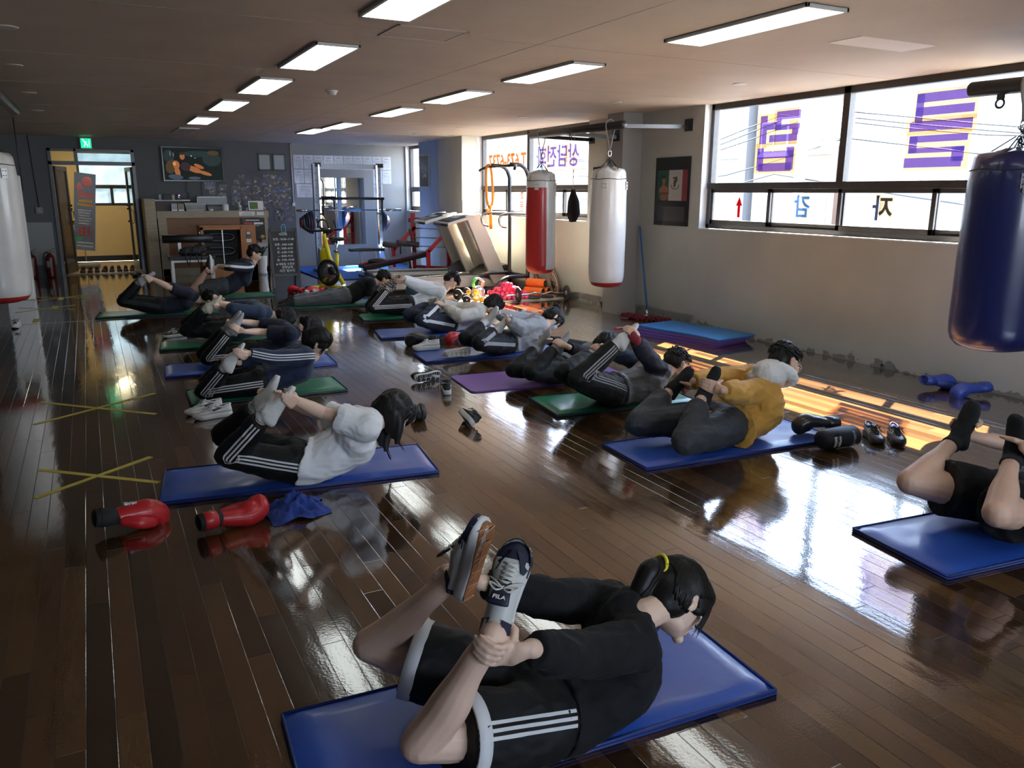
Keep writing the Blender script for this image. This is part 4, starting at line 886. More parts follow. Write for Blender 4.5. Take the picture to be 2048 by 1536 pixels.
MATS = [(1.107, 1.96, -3.5, 1.5, .52, 'b', 'blue exercise mat nearest the camera, under the woman in black shorts'),
 (.955, 4.49, -7.5, 1.5, .54, 'b', 'blue exercise mat under the woman in the white T-shirt'),
 (1.155, 6.58, -1.5, 1.2, .52, 'g', 'green exercise mat under the person in the stripe-sleeved navy jacket'),
 (1.22, 7.66, -4, 1.5, .54, 'b', 'blue exercise mat with only its ends showing, between two green mats on the left'),
 (1.28, 8.98, -6, 1.5, .52, 'g', 'green exercise mat next to the dark olive sneaker with pale stripes'),
 (.72, 11.65, -6, 1.5, .56, 'g', 'green exercise mat furthest left, catching the glare from the doorway'),
 (1.75, 13.1, -4, 1.5, .52, 'g', 'green exercise mat in front of the wooden sauna cabinet'),
 (3.0, 11.42, -6, 1.4, .5, 'g', 'green exercise mat in front of the yellow spin bike'),
 (3.72, 9.93, -9, 1.45, .55, 'g', 'green exercise mat under the man in the white long-sleeved shirt'),
 (3.52, 8.6, -11, 1.45, .58, 'b', 'blue exercise mat under the person in the cream hoodie'),
 (3.48, 7.24, -6, 1.45, .55, 'b', 'blue exercise mat carrying two white sneakers at its left end'),
 (3.52, 5.05, -7, 1.2, .56, 'g', 'green exercise mat in the right row, behind the blue mat of the man in mustard'),
 (3.54, 3.82, -3.5, 1.5, .52, 'b', 'blue exercise mat under the man in the mustard jacket'),
 (3.86, 2.10, -6, 1.5, .54, 'b', 'blue exercise mat at the right edge, under the bare-legged person in black socks')]
for a in MATS: ex_mat(*a[:5], M_mblue if a[5] == 'b' else M_mgreen, M_bedge if a[5] == 'b' else M_edge, a[6], GM)
ex_mat(3.42, 6.02, -6, 1.5, .62, M_mpurp, M_edge, 'purple foam exercise mat with rounded corners under the person in charcoal', GM, rounded=True)

# ================================================================ the class
J_ = JOINTS
def fab(name, col, rough=.85, **k): return mat(name, col, rough, sheen=k.pop('sheen', .02 if max(col) < .05 else .12), bump=k.pop('bump', .35), bs=k.pop('bs', 14), **k)
F_blk = fab('black_jersey', (.006, .006, .007), spec=.3); F_blk2 = fab('black_tricot', (.005, .005, .0055), .65, spec=.3); F_wht = mat('white_trim', (.62, .62, .62), .7); F_tee = fab('white_cotton', (.78, .79, .80), var=.03)
F_navy = fab('navy_jersey', (.010, .018, .055)); F_navy2 = fab('navy_cotton', (.012, .017, .036)); F_dnavy = fab('dark_navy_tee', (.010, .013, .028)); F_gry = fab('grey_fleece', (.30, .31, .32), var=.08, vs=60)
F_crm = fab('cream_fleece', (.60, .57, .50)); F_must = fab('mustard_fleece', (.52, .27, .045), var=.06); F_char = fab('charcoal_trousers', (.028, .031, .036), .7); F_grt = fab('grey_trousers', (.075, .08, .082)); F_rgl = fab('dark_grey_tee', (.11, .115, .12), .6)
F_sk = mat('grey_knit', (.33, .33, .33), .9, bump=.4, bs=200); F_skw = mat('white_knit', (.60, .60, .58), .9, bump=.4, bs=200); F_skb = mat('black_knit', (.015, .015, .016), .9, bump=.4, bs=200); F_skbr = mat('brown_knit', (.09, .06, .05), .9); F_mar = mat('maroon_knit', (.22, .02, .03), .9); F_dgrey = mat('dark_grey_sole_knit', (.06, .06, .06), .9)
ST3 = (-.019, 0, .019)
def person(k, label, near=.008):
    J = J_[k]; P = J['P']; r = thing('person', label, 'person', (P[0], P[1], .034), 0, 'class doing the bow stretch'); ZC[0] = 0.0006
    o = {q: ((round(c[0] - P[0], 4), round(c[1] - P[1], 4), round(c[2] - .034, 4)) if isinstance(c, (list, tuple)) and q != 'v' else c) for q, c in J.items()}
    return r, o, J['sc']
GP = None
# woman nearest the camera
r, J, s = person('p1', 'woman nearest the camera in black top and shorts, ponytail tied with a yellow band')
_, Mh = body('body', J, s, M_skin, .0045, parent=r, Rg=.036, feet=False)
top('top', J, s, [F_blk], .007, r, 1.93, loose=.006, fold=.014, seed=2, flare=.006, neck=1.12, collar=.006)
bottom('shorts', J, s, [F_blk2, F_wht], .007, r, .74, loose=.010, fold=.009, seed=5, stripes=ST3, band=True, sdir=(.10, -.88, .62), label='black shorts with white hem bands and three white side stripes')
hair(J, s, Mh, 'pony', r, .0055, 4, 420)
H = V(J['H']); fo = Mh @ V((0, 1, 0)); bd = ((V(J['N']) - H).normalized() * .9 - fo * .15 + V((0, 0, -.65))).normalized(); c = H + Mh @ V((0, -.112, .048)) * s + bd * .010 - fo * .010
b = MB(); ax = Mh @ V((1, 0, 0)); ay = (bd * .5 - fo * .7).normalized().cross(ax).normalized(); b.tube([c + (ax * math.cos(a) + ay * math.sin(a)) * .0275 for a in [2 * PI * q / 16 for q in range(17)]], .006, 8, cap=False); b.build('hair_band', mat('yellow_elastic', (.80, .68, .03), .6), r)
M_shw = mat('white_sneaker_leather', (.50, .50, .48), .5); M_gum = mat('gum_rubber', (.33, .13, .05), .6); M_gum2 = mat('gum_tread', (.50, .25, .13), .6); M_navyL = mat('navy_overlay', (.012, .014, .035), .5); M_mid = mat('white_midsole', (.60, .60, .60), .6); F_skw = F_skw; M_lace = mat('white_laces', (.55, .55, .50), .8)
for q in 'nf':
    A, L, S_, Wd = foot_frame(J, q, V(J['v']), .5 if q == 'n' else -.2)
    if q == 'n': S_ = V((.66, .72, .12)); S_ = (S_ - L * S_.dot(L)).normalized(); Wd = L.cross(S_).normalized()
    else: S_ = V((.45, -.82, .30)); S_ = (S_ - L * S_.dot(L)).normalized(); Wd = L.cross(S_).normalized()
    M = basis(L, (-S_).cross(L), -S_, A + S_ * .058 * s + L * .098 * s)
    sh = bpy.data.objects.new('sneaker', None); COL.objects.link(sh); sh.parent = r
    shoe_parts(sh, M, 1.04, M_shw, M_mid, M_gum, M_lace, mdark=M_navyL, panel=M_navyL, worn=True, toe=M_navyL, tread=M_gum2, tongue_text='FILA' if q == 'n' else None)
# woman in the white T-shirt
r, J, s = person('p2', 'woman in a white T-shirt and striped black trousers, bobbed black hair, holding white-socked feet')
_, Mh = body('body', J, s, M_skin, .0055, parent=r, Rg=.040)
top('t_shirt', J, s, [F_tee], .008, r, .62, loose=.014, fold=.013, seed=9, flare=.018)
bottom('track_trousers', J, s, [F_blk2, F_wht], .008, r, 1.82, loose=.006, fold=.008, seed=6, stripes=ST3, label='black track trousers with three white side stripes')
for q in 'nf': sock(J, q, s, V(J['v']), F_skw, r, .05, g=.007)
hair(J, s * 1.07, Mh, 'long', r, .006, 11, 460, 1.5)
# navy jacket with stripes
r, J, s = person('p3', 'person in a navy jacket with three white sleeve stripes, face in profile')
_, Mh = body('body', J, s, M_skin, .007, parent=r, Rg=.040)
top('jacket', J, s, [F_navy, F_navy, F_wht], .009, r, 1.9, loose=.006, fold=.007, seed=12, stripes=ST3, label='navy jacket with white sleeve stripes')
bottom('track_trousers', J, s, [F_blk2, F_wht], .009, r, 1.85, loose=.006, fold=.007, seed=3, stripes=ST3)
for q in 'nf': sock(J, q, s, V(J['v']), F_skw, r, .12)
hair(J, s, Mh, 'pony', r, .008, 21, 200)
# navy tee, grey socks
r, J, s = person('p4', 'person in a navy T-shirt, head bowed, behind the one in the striped navy jacket')
_, Mh = body('body', J, s, M_skin, .008, parent=r, Rg=.040)
top('t_shirt', J, s, [F_navy2], .010, r, .75, loose=.006, fold=.007, seed=15)
bottom('track_trousers', J, s, [F_blk2, F_wht], .010, r, 1.85, loose=.006, fold=.007, seed=4, stripes=ST3)
for q in 'nf': sock(J, q, s, V(J['v']), F_sk, r, .08)
hair(J, s, Mh, 'long', r, .008, 31)
r, J, s = person('p5', 'person in a denim-blue top gripping cream-socked feet, behind the grey-socked one on the left')
_, Mh = body('body', J, s, M_skin, .008, parent=r, Rg=.040)
top('top', J, s, [fab('denim_blue_jersey', (.014, .030, .065))], .010, r, 1.35, loose=.006, fold=.007, seed=16)
bottom('trousers', J, s, [F_blk2], .010, r, 1.85, loose=.008, fold=.007, seed=7)
for q in 'nf': sock(J, q, s, V(J['v']), mat('cream_knit', (.58, .55, .44), .9), r, .08)
hair(J, s, Mh, 'long', r, .008, 33)
r, J, s = person('p6', 'person furthest left in a dark navy T-shirt and black trousers holding grey-socked feet')
_, Mh = body('body', J, s, M_skin, .008, fem=False, parent=r, Rg=.040)
top('t_shirt', J, s, [F_dnavy], .010, r, .8, fem=False, loose=.006, fold=.007, seed=17)
bottom('trousers', J, s, [F_blk2, F_char], .010, r, 1.85, loose=.008, fold=.007, seed=8, stripes=ST3)
for q in 'nf': sock(J, q, s, V(J['v']), F_sk, r, .08)
hair(J, s, Mh, 'short', r, .008, 35)
r, J, s = person('p7', 'man in a black top with white sleeve panels, chest raised before the sauna cabinet')
_, Mh = body('body', J, s, M_skin2, .008, fem=False, parent=r, Rg=.040, feet=False)
o = top('top', J, s, [F_dnavy, F_dnavy, F_wht], .010, r, 1.45, fem=False, loose=.006, fold=.007, seed=18, stripes=(0,), label='black top with a white panel along each sleeve')
bottom('shorts', J, s, [F_char], .010, r, .8, loose=.012, fold=.007, seed=8)
for q in 'nf':
    A, L, S_, Wd = foot_frame(J, q, V(J['v'])); sh = bpy.data.objects.new('sneaker', None); COL.objects.link(sh); sh.parent = r
    shoe_parts(sh, basis(L, (-S_).cross(L), -S_, A + S_ * .058 * s + L * .062 * s), 1.05, F_skb, M_mid, M_mid, F_skb, worn=True, mdark=F_skb)
hair(J, s, Mh, 'short', r, .007, 36)
r, J, s = person('p8', 'man in a black T-shirt and grey trousers lying flat, legs straight')
_, Mh = body('body', J, s, M_skin2, .008, 'flat', fem=False, parent=r)
top('t_shirt', J, s, [F_blk], .010, r, .85, fem=False, loose=.006, fold=.007, seed=19)
bottom('trousers', J, s, [F_grt], .010, r, 1.9, loose=.012, fold=.009, seed=10)
for q in 'nf': sock(J, q, s, V(J['v']), F_skb, r, .10)
hair(J, s, Mh, 'short', r, .008, 37)
r, J, s = person('p9', 'man in a white long-sleeved shirt and black three-stripe trousers, brown socks with pale rings')
_, Mh = body('body', J, s, M_skin2, .007, fem=False, parent=r, Rg=.040)
top('shirt', J, s, [F_tee], .009, r, 1.95, fem=False, loose=.010, fold=.010, seed=20)
bottom('track_trousers', J, s, [F_blk2, F_wht], .009, r, 1.75, loose=.006, fold=.007, seed=11, stripes=ST3)
for q in 'nf': sock(J, q, s, V(J['v']), F_skbr, r, .09, stripes=F_wht, label='brown sock with pale rings')
hair(J, s, Mh, 'short', r, .007, 38)
r, J, s = person('p10', 'person in a cream hoodie and navy trousers, black hair falling forward')
_, Mh = body('body', J, s, M_skin, .007, parent=r, Rg=.040)
top('hoodie', J, s, [F_crm], .009, r, 1.93, loose=.016, fold=.012, seed=22)
bottom('trousers', J, s, [F_navy2, F_wht], .009, r, 1.9, loose=.012, fold=.008, seed=12, stripes=(0,))
for q in 'nf': sock(J, q, s, V(J['v']), F_sk, r, .07)
hair(J, s, Mh, 'long', r, .007, 39)
r, J, s = person('p11', 'person in a grey sweatshirt and pale face mask with hair in a topknot, white socks')
_, Mh = body('body', J, s, M_skin, .006, parent=r, Rg=.040)
top('sweatshirt', J, s, [F_gry], .008, r, 1.93, loose=.018, fold=.013, seed=23)
bottom('trousers', J, s, [F_blk2, F_sk], .008, r, 1.6, loose=.010, fold=.007, seed=13, stripes=(0,))
for q in 'nf': sock(J, q, s, V(J['v']), F_skw, r, .12)
hair(J, s, Mh, 'bun', r, .006, 40, 200)
H = V(J['H']); b = MB(); b.ell(H + Mh @ V((0, .052, -.045)) * s, .060 * s, .062 * s, .045 * s, M=Mh); mm = raw(remesh(b, .007, 2))
keep = [f for f in mm.f if sum((Mh.transposed() @ (V(mm.v[i]) - H)).y for i in f) / len(f) > .045 * s]; mm.f = keep; mm.mi = [0] * len(keep); mm.sm = [True] * len(keep)
mm.build('face_mask', mat('pale_mask_cloth', (.62, .70, .78), .8), r)
r, J, s = person('p12', 'person in black leggings and a charcoal top on the purple mat, grey socks')
_, Mh = body('body', J, s, M_skin, .007, parent=r, Rg=.040)
top('top', J, s, [F_rgl, F_blk], .009, r, 1.9, loose=.006, fold=.008, seed=24, sl_mat=1)
bottom('leggings', J, s, [F_blk2], .009, r, 1.85, loose=.0, fold=.006, seed=14)
for q in 'nf': sock(J, q, s, V(J['v']), F_sk, r, .12)
hair(J, s, Mh, 'long', r, .007, 41)
r, J, s = person('p13', 'man in a grey raglan top with navy sleeves and a maroon wrist warmer')
_, Mh = body('body', J, s, M_skin2, .006, fem=False, parent=r, Rg=.040)
top('raglan_top', J, s, [F_rgl, F_navy2], .008, r, 1.85, fem=False, loose=.008, fold=.011, seed=25, sl_mat=1, flare=.008, label='grey raglan top with navy sleeves')
bottom('track_trousers', J, s, [F_blk2, F_sk], .008, r, 1.85, loose=.010, fold=.008, seed=15, stripes=ST3, sdir=(.35, -.8, .45))
for q in 'nf': sock(J, q, s, V(J['v']), F_skw, r, .10)
b = MB(); w, h, e = V(J['nw']), V(J['nh']), V(J['ne']); d = (e - w).normalized(); b.tube([w.lerp(h, .6), w, w + d * .09], [.036, .036, .040], 16); raw(remesh(b, .006, 2)).build('wrist_warmer', F_mar, r)
hair(J, s, Mh, 'short', r, .007, 42)
r, J, s = person('p14', 'man with glasses in a mustard jacket with a white hood and charcoal trousers')
_, Mh = body('body', J, s, M_skin2, .0055, fem=False, parent=r, Rg=.040)
top('jacket', J, s, [F_must], .008, r, 1.92, fem=False, loose=.016, fold=.014, seed=26, flare=.03)
b = MB(); N = V(J['N']); H = V(J['H']); f_, u_, r_ = head_frame(J, None); S = (V(J['ns']) + V(J['fs'])) / 2; bk = Mh @ V((0, -1, .1))
c = N.lerp(H, .30); b.tube([c + (r_ * math.cos(a) * .100 + f_ * (math.sin(a) * .080) + bk * .020 * (1 - math.sin(a))) for a in [2 * PI * q / 20 for q in range(21)]], .040, 12, cap=False); b.ell(N.lerp(H, .15) + bk * .075, .115, .115, .085); b.ell(S.lerp(N, .5) + bk * .07, .085, .09, .05)
raw(remesh(b, .007, 3, .010, 6, (14, 14, 14))).build('hood', fab('white_fleece', (.66, .66, .64)), r)
bottom('trousers', J, s, [F_char], .008, r, 1.8, loose=.012, fold=.010, seed=16)
for q in 'nf': sock(J, q, s, V(J['v']), F_skb, r, .02)
hair(J, s, Mh, 'short', r, .006, 43, 420)
b = MB()
for k in (-1, 1):
    b.tube([H + Mh @ V((.032 * k + .023 * math.cos(a), .104 - .012 * abs(math.cos(a)) * (1 if k * math.cos(a) > 0 else 0), .003 + .018 * math.sin(a))) * s for a in [2 * PI * q / 16 for q in range(17)]], .0016, 6, cap=False)
    b.tube([H + Mh @ V(p) * s for p in ((.055 * k, .094, .010), (.078 * k, .05, .012), (.082 * k, -.005, .008))], .0018, 6)
b.tube([H + Mh @ V(p) * s for p in ((-.010, .106, .006), (0, .110, .010), (.010, .106, .006))], .0016, 6)
b.build('glasses', M_chrome, r)
b = MB(); K = V(J['nk']); A = V(J['na']); 
r, J, s = person('p15', 'bare-legged person in black shorts and black ankle socks cut off by the right edge')
_, Mh = body('body', J, s, M_skin2, .006, fem=False, parent=r, Rg=.040, thick=1.08)
top('top', J, s, [fab('steel_blue_tee', (.05, .12, .22))], .010, r, .7, fem=False, loose=.01, fold=.01, seed=27)
bottom('shorts', J, s, [F_blk2], .009, r, .62, loose=.014, fold=.008, seed=17, thick=1.08)
for q in 'nf': sock(J, q, s, V(J['v']), F_skb, r, .07)
hair(J, s, Mh, 'short', r, .009, 44)

ZC[0] = None
# ================================================================ ceiling fittings
H = HC
M_lampf = mat('lamp_housing', (.55, .54, .52), .5)
M_diff = mat('lamp_diffuser', (.9, .9, .9), .4, emis=(.93, 1.0, .97), es=3.2)
M_diff0 = mat('lamp_diffuser_off', (.30, .31, .33), .4)
LP = [(1.66, 4.20, 1), (1.66, 6.43, 1), (1.64, 8.38, 1), (1.61, 10.42, 1), (1.60, 12.74, 1), (1.60, 15.0, 0), (3.71, 4.02, 1), (3.63, 6.30, 1), (3.63, 8.32, 1), (3.62, 10.2, 1), (3.61, 12.66, 1), (3.50, 13.99, 1), (1.66, 2.0, 1), (3.71, 1.8, 1), (1.66, -.2, 1), (3.71, -.4, 1)]
LN = ['left row, nearest lit panel, cut by the top edge', 'left row, second panel from the near end', 'left row, third panel from the near end, beside the smoke detector', 'left row, fourth panel from the near end', 'left row, last lit panel before the unlit one', 'unlit grey panel before the television wall', 'right row, nearest and largest panel, in front of the lettered window', 'right row, second panel from the near end', 'right row, third panel from the near end', 'right row, fourth panel from the near end', 'right row, fifth panel from the near end', 'right row, furthest panel, close to the blue-tinted ceiling', 'left row, panel behind the camera', 'right row, panel overhead of the camera', 'left row, rearmost panel', 'right row, rearmost panel']
for (x, y, on), n in zip(LP, LN):
    r = thing('ceiling_light', 'flat rectangular ceiling light, ' + n, 'ceiling light', (x, y, H - .022), 0, 'flat ceiling lights')
    f = MB(); a, b_ = .16, .62
    for q in ((-a, a, -b_, -b_ + .02), (-a, a, b_ - .02, b_), (-a, -a + .018, -b_, b_), (a - .018, a, -b_, b_)): f.box(*q, 0, .022)
    f.box(-a, a, -b_, b_, .016, .022); f.build('housing', M_lampf, r, bevel=.002)
    MB().box(-a + .016, a - .016, -b_ + .018, b_ - .018, .001, .008).build('diffuser', M_diff if on else M_diff0, r)
DL = [(5.57, 6.09), (5.46, 7.96), (5.4, 10.1), (5.37, 12.14), (5.29, 13.88), (4.71, 12.06), (-.33, 6.25), (-.41, 8.06), (-.41, 10.18), (-.43, 12.34)]
p0 = None
for i, (x, y) in enumerate(DL):
    lb = 'round recessed ceiling downlight, ' + ('right side, nearest, above the mat stack', 'right side, second, above the plain white bag', 'right side, third, behind the bag rail', 'right side, fourth, before the far window', 'right side, fifth, near the olive pillar', 'right side, the one set inward from the window row', 'left side, nearest, cut by the top left edge', 'left side, second from the near end', 'left side, third, above the white bag', 'left side, furthest, toward the doorway')[i]
    if p0 is None:
        p0 = thing('downlight', lb, 'downlight', (x, y, H), 0, 'downlights above the windows'); MB().lathe([(.045, -.004), (.060, -.008), (.068, -.003), (.068, 0)], 0, 24).build('trim_ring', mat('downlight_ring', (.55, .5, .46), .4), p0); MB().lathe([(.02, -.002), (.046, -.0045), (.046, 0)], 0, 20).build('lamp_lens', mat('downlight_lens', (.18, .16, .14), .3), p0)
    else: dup(p0, (x, y, H), None, lb, 'downlights above the windows' if x > 4 else 'downlights along the left side')
t = thing('smoke_detector', 'small white smoke detector on the ceiling between the two light rows', 'smoke detector', (2.33, 8.47, H)); MB().lathe([(.03, -.045), (.045, -.035), (.05, -.015), (.062, -.012), (.062, 0)], 0, 20).build('detector_head', mat('detector_plastic', (.6, .57, .53), .5), t)
t = thing('access_panel', 'square ceiling access hatch with a thin metal frame', 'ceiling hatch', (2.05, 5.21, H)); m = MB()
for q in ((-.24, .24, -.2, -.185), (-.24, .24, .185, .2), (-.24, -.225, -.2, .2), (.225, .24, -.2, .2)): m.box(*q, -.006, 0)
m.build('hatch_frame', mat('hatch_frame', (.45, .4, .37), .4), t); MB().box(-.222, .222, -.182, .182, -.003, 0).build('hatch_door', M_ceil, t)
tag(MB().box(4.6, 5.35, 3.92, 4.2, H - .003, H).build('ceiling_patch', mat('ceiling_patch_pale', (.72, .66, .62), .6)), 'lighter rectangular patch on the ceiling near the blue punching bag', 'patch')  # paler rectangle laid against the ceiling

# ================================================================ punching bags and brackets
M_vw = mat('white_bag_vinyl', (.62, .60, .56), .32, var=.07, vs=4, coat=.25); M_vr = mat('red_bag_vinyl', (.42, .025, .02), .33, coat=.25); M_vb = mat('navy_bag_vinyl', (.010, .014, .085), .3, coat=.35); M_strap = mat('grey_webbing', (.42, .40, .36), .8); M_lace2 = mat('black_cord', (.02, .02, .02), .7)
def bag(label, x, y, z0, z1, R, mats, ztop, split=None, group='punching bags', ang=0, bottom_m=1, ring=.0):
    r = thing('punching_bag', label, 'punching bag', (x, y, z0), ang, group); h = z1 - z0; m = MB(); n = 56; secs = []; rows = []
    prof = [(.02, .0), (.5, .004), (.8, .02), (.93, .05), (.985, .09), (1, .14), (1.0, .3), (1.01, .5), (1, .7), (.985, .85), (.96, .92), (.93, .955), (.86, .975), (.5, .985), (.3, 1.0)]
    rr_ = random.Random(int(x * 50))
    for k, z in prof:
        ring_ = []
        for i in range(n):
            a = 2 * PI * i / n; w = 0
            if z < .15: w = .016 * abs(math.sin(a * 14)) * math.exp(-abs(z - .055) / .03)
            if z > .86: w = .05 * (z - .86) / .14 * (abs(math.sin(a * 2 + .5)) - .4) + .015 * abs(math.sin(a * 9)) * (z > .9)
            w += .010 * noise.noise(V((math.cos(a) * 1.5 + x, math.sin(a) * 1.5, z * 4)))
            ring_.append((R * k * (1 - w) * math.cos(a), R * k * (1 - w) * math.sin(a), h * z + (.03 * abs(math.sin(a * 2 + .5)) * (z > .93))))
        secs.append(ring_)
    m.loft(secs)
    for i, f in enumerate(m.f):
        if len(f) > 4: m.mi[i] = bottom_m if sum(m.v[q][2] for q in f) / len(f) < h / 2 else 0; continue
        c = sum((V(m.v[q]) for q in f), V()) / 4
        if c.z < h * .045: m.mi[i] = bottom_m
        elif split and c.z < h * .84 and split[0] < (math.atan2(c.y, c.x) % (2 * PI)) < split[1]: m.mi[i] = 1
        elif split and c.z < h * .12 and split[0] < (math.atan2(c.y, c.x) % (2 * PI)) < split[1]: m.mi[i] = 1
    m.build('bag_body', mats, r)
    q = MB(); zt = h * .915
    q.tube([(R * .965 * math.cos(a), R * .965 * math.sin(a), zt + .004 * math.sin(5 * a)) for a in [2 * PI * i / 40 for i in range(41)]], .004, 6, cap=False)
    for a in (.2, 1.8, 3.3, 4.9): q.tube([(R * .95 * math.cos(a), R * .95 * math.sin(a), zt), (R * .9 * math.cos(a), R * .9 * math.sin(a), h * .965), (.03 * math.cos(a), .03 * math.sin(a), h + .10)], .004, 6)
    q.build('lacing', M_lace2, r)
    for a in (3.9, 5.4, 1.2):
        p = MB(); B = basis((-math.sin(a), math.cos(a), 0), (0, 0, 1), (math.cos(a), math.sin(a), 0), (R * .985 * math.cos(a), R * .985 * math.sin(a), h * .86)); p.box(-.028, .028, -.045, .045, 0, .010, M=B)
        po = p.build('rivet_tab', mats[0], r)
        rv_ = MB()
        for u in (-.014, .014):
            for w in (-.022, .022): rv_.ell(B @ V((u, w, .011)), .007, .007, .004, n=8, k=6)
        rv_.build('rivet', M_blackm, po)
    c = MB(); zc = h + .05; 
    for i in range(10):
        a = i * 1.3; z = h + .02 + i * .017; ex = V((math.cos(a), math.sin(a), .5)).normalized(); ey = V((0, 0, 1)).cross(ex).normalized()
        c.tube([V((.012 * math.sin(i * 2.1), .012 * math.cos(i * 1.7), z)) + ex * (.020 * math.cos(t)) + ey * (.011 * math.sin(t)) for t in [2 * PI * k_ / 10 for k_ in range(11)]], .0032, 5, cap=False)
    for i in range(8):
        a = i * .8; e = V((math.cos(a) * .05, math.sin(a) * .05, h - .01)); c.tube([e, V((0, 0, h + .10))], .0028, 5)
    c.build('chain', M_blackm, r)
    st = MB(); zr = ztop - z0; z2 = h + .19
    for k in (-1, 1): st.tube([(0, .0, z2), (.022 * k, 0, z2 + .10), (.050 * k, 0, zr - .065), (.066 * k, 0, zr), (.058 * k, 0, zr + .035), (.03 * k, 0, zr + .064), (0, 0, zr + .070)], .011, 8, flat=.3, lat=V((0, 1, 0)))
    st.build('hanging_strap', M_strap, r); MB().tube([V((.022 * math.cos(t), 0, z2 - .02 + .035 * math.sin(t))) for t in [2 * PI * k_ / 12 for k_ in range(13)]], .005, 6, cap=False).build('shackle', M_chrome, r)
    return r
bag('red and white heavy punching bag, red half facing the treadmills', 5.51, 9.76, .50, 1.87, .205, [M_vw, M_vr], 2.36, split=(2.5, 4.55))
bag('plain white heavy punching bag with red base, in front of the grey pillar', 5.42, 8.0, .50, 1.87, .212, [M_vw, M_vr], 2.343)
bag('dark blue heavy punching bag hanging at the right edge', 5.36, 3.25, .57, 1.86, .275, [M_vb, M_vb], 2.275, bottom_m=1)
bb = bpy.data.objects['punching_bag.002']
p = MB()
a0 = 4.05; B = basis((-math.sin(a0), math.cos(a0), 0), (0, 0, 1), (math.cos(a0), math.sin(a0), 0), (.279 * math.cos(a0), .279 * math.sin(a0), 1.29 * .835)); p.box(-.055, .055, -.038, .038, -.004, .006, M=B); po = p.build('maker_patch', mat('patch_white_edge', (.4, .4, .42), .6), bb); MB().box(-.051, .051, -.034, .034, .004, .0075, M=B).build('patch_centre', mat('patch_maroon', (.10, .012, .015), .6), po)
bag('white heavy punching bag with red base hanging at the left edge', -.84, 9.5, .50, 1.97, .265, [M_vw, M_vr], 2.378)
def bracket(name, label, x, y0, y1, z, arms, R=.045, ring=(), dx=0):
    r = thing('bag_rail', label, 'bag rail', (x, y0, z), 0); b = MB(); b.tube([(0, 0, 0), (dx, y1 - y0, .02)], R, 20); b.ell((0, 0, 0), R, R * .6, R); b.ell((dx, y1 - y0, .02), R, R * .6, R); b.build('rail_pipe', M_blackm, r)
    for (ya, xb, yb, zb) in arms:
        q = MB(); q.bar((dx * (ya - y0) / (y1 - y0), ya - y0, 0), (xb - x, yb - y0, zb - z), .045, .045); q.build('bracket_arm', M_blackm, r); q = MB(); q.box(xb - x - .012, xb - x, yb - y0 - .07, yb - y0 + .07, zb - z - .05, zb - z + .09); q.build('wall_plate', M_blackm, r)
    for yy_ in ring:
        q = MB(); q.tube([V((0, yy_ - y0, -R - .035)) + V((0, .028 * math.cos(t), .028 * math.sin(t))) for t in [2 * PI * k_ / 14 for k_ in range(15)]], .007, 6, cap=False); q.box(-.012, .012, yy_ - y0 - .02, yy_ - y0 + .02, -R - .01, 0); q.build('eye_ring', M_blackm, r)
    return r
bracket('bag_rail', 'long black padded bag rail over the red-and-white and plain white bags', 5.406, 7.72, 10.1, 2.34, ((7.95, 6.5, 7.93, 2.37), (9.25, 6.195, 9.0, 2.30), (9.9, 6.5, 10.05, 2.33)), ring=(8.85,), dx=.122)
bracket('bag_rail', 'black padded bag rail across the window at the right edge', 5.36, 2.2, 3.62, 2.26, ((2.4, 6.5, 2.4, 2.3), (3.4, 6.5, 3.0, 2.3)), R=.05, ring=(3.42,))
bracket('bag_rail', 'black rail carrying the white bag at the left edge', -.84, 8.4, 9.8, 2.36, ((8.6, -2.2, 8.6, 2.36), (9.7, -2.2, 9.7, 2.36)), R=.05)
bracket('bag_rail', 'black rail end with a cord, at the top of the left edge', -.585, 6.2, 9.75, 2.36, (), R=.05, dx=.045)
tag(MB().tube([(-.56, 9.7, 2.31), (-.56, 9.7, 1.6)], .006, 6).build('dark_rope', M_black), 'thin dark rope hanging from the rail end at the left edge', 'rope')
# small black cloth pouch on a beaded cord
t = thing('hanging_pouch', 'black cloth pouch hanging on a beaded cord in front of the far window', 'pouch', (5.46, 8.85, 1.24)); b = MB()
b.loft([[V(p) for p in q] for q in ([(-.02, -.05, .02), (.02, -.05, 0), (.025, .07, -.01), (-.01, .07, 0)], [(-.03, -.13, .10), (.03, -.13, .10), (.03, .09, .09), (-.03, .09, .09)], [(-.025, -.11, .25), (.025, -.11, .25), (.025, .08, .25), (-.025, .08, .25)], [(-.012, -.02, .40), (.012, -.02, .40), (.012, .02, .40), (-.012, .02, .40)])]); b.build('pouch_cloth', F_blk, t)
b = MB(); b.tube([(0, 0, .40), (0, 0, 1.06)], .003, 6); b.build('cord', M_strap, t)
b = MB(); [b.ell((0, 0, .55 + .07 * i), .008, .008, .010, n=8, k=6) for i in range(5)]; b.build('beads', mat('red_beads', (.5, .03, .02), .4), t)
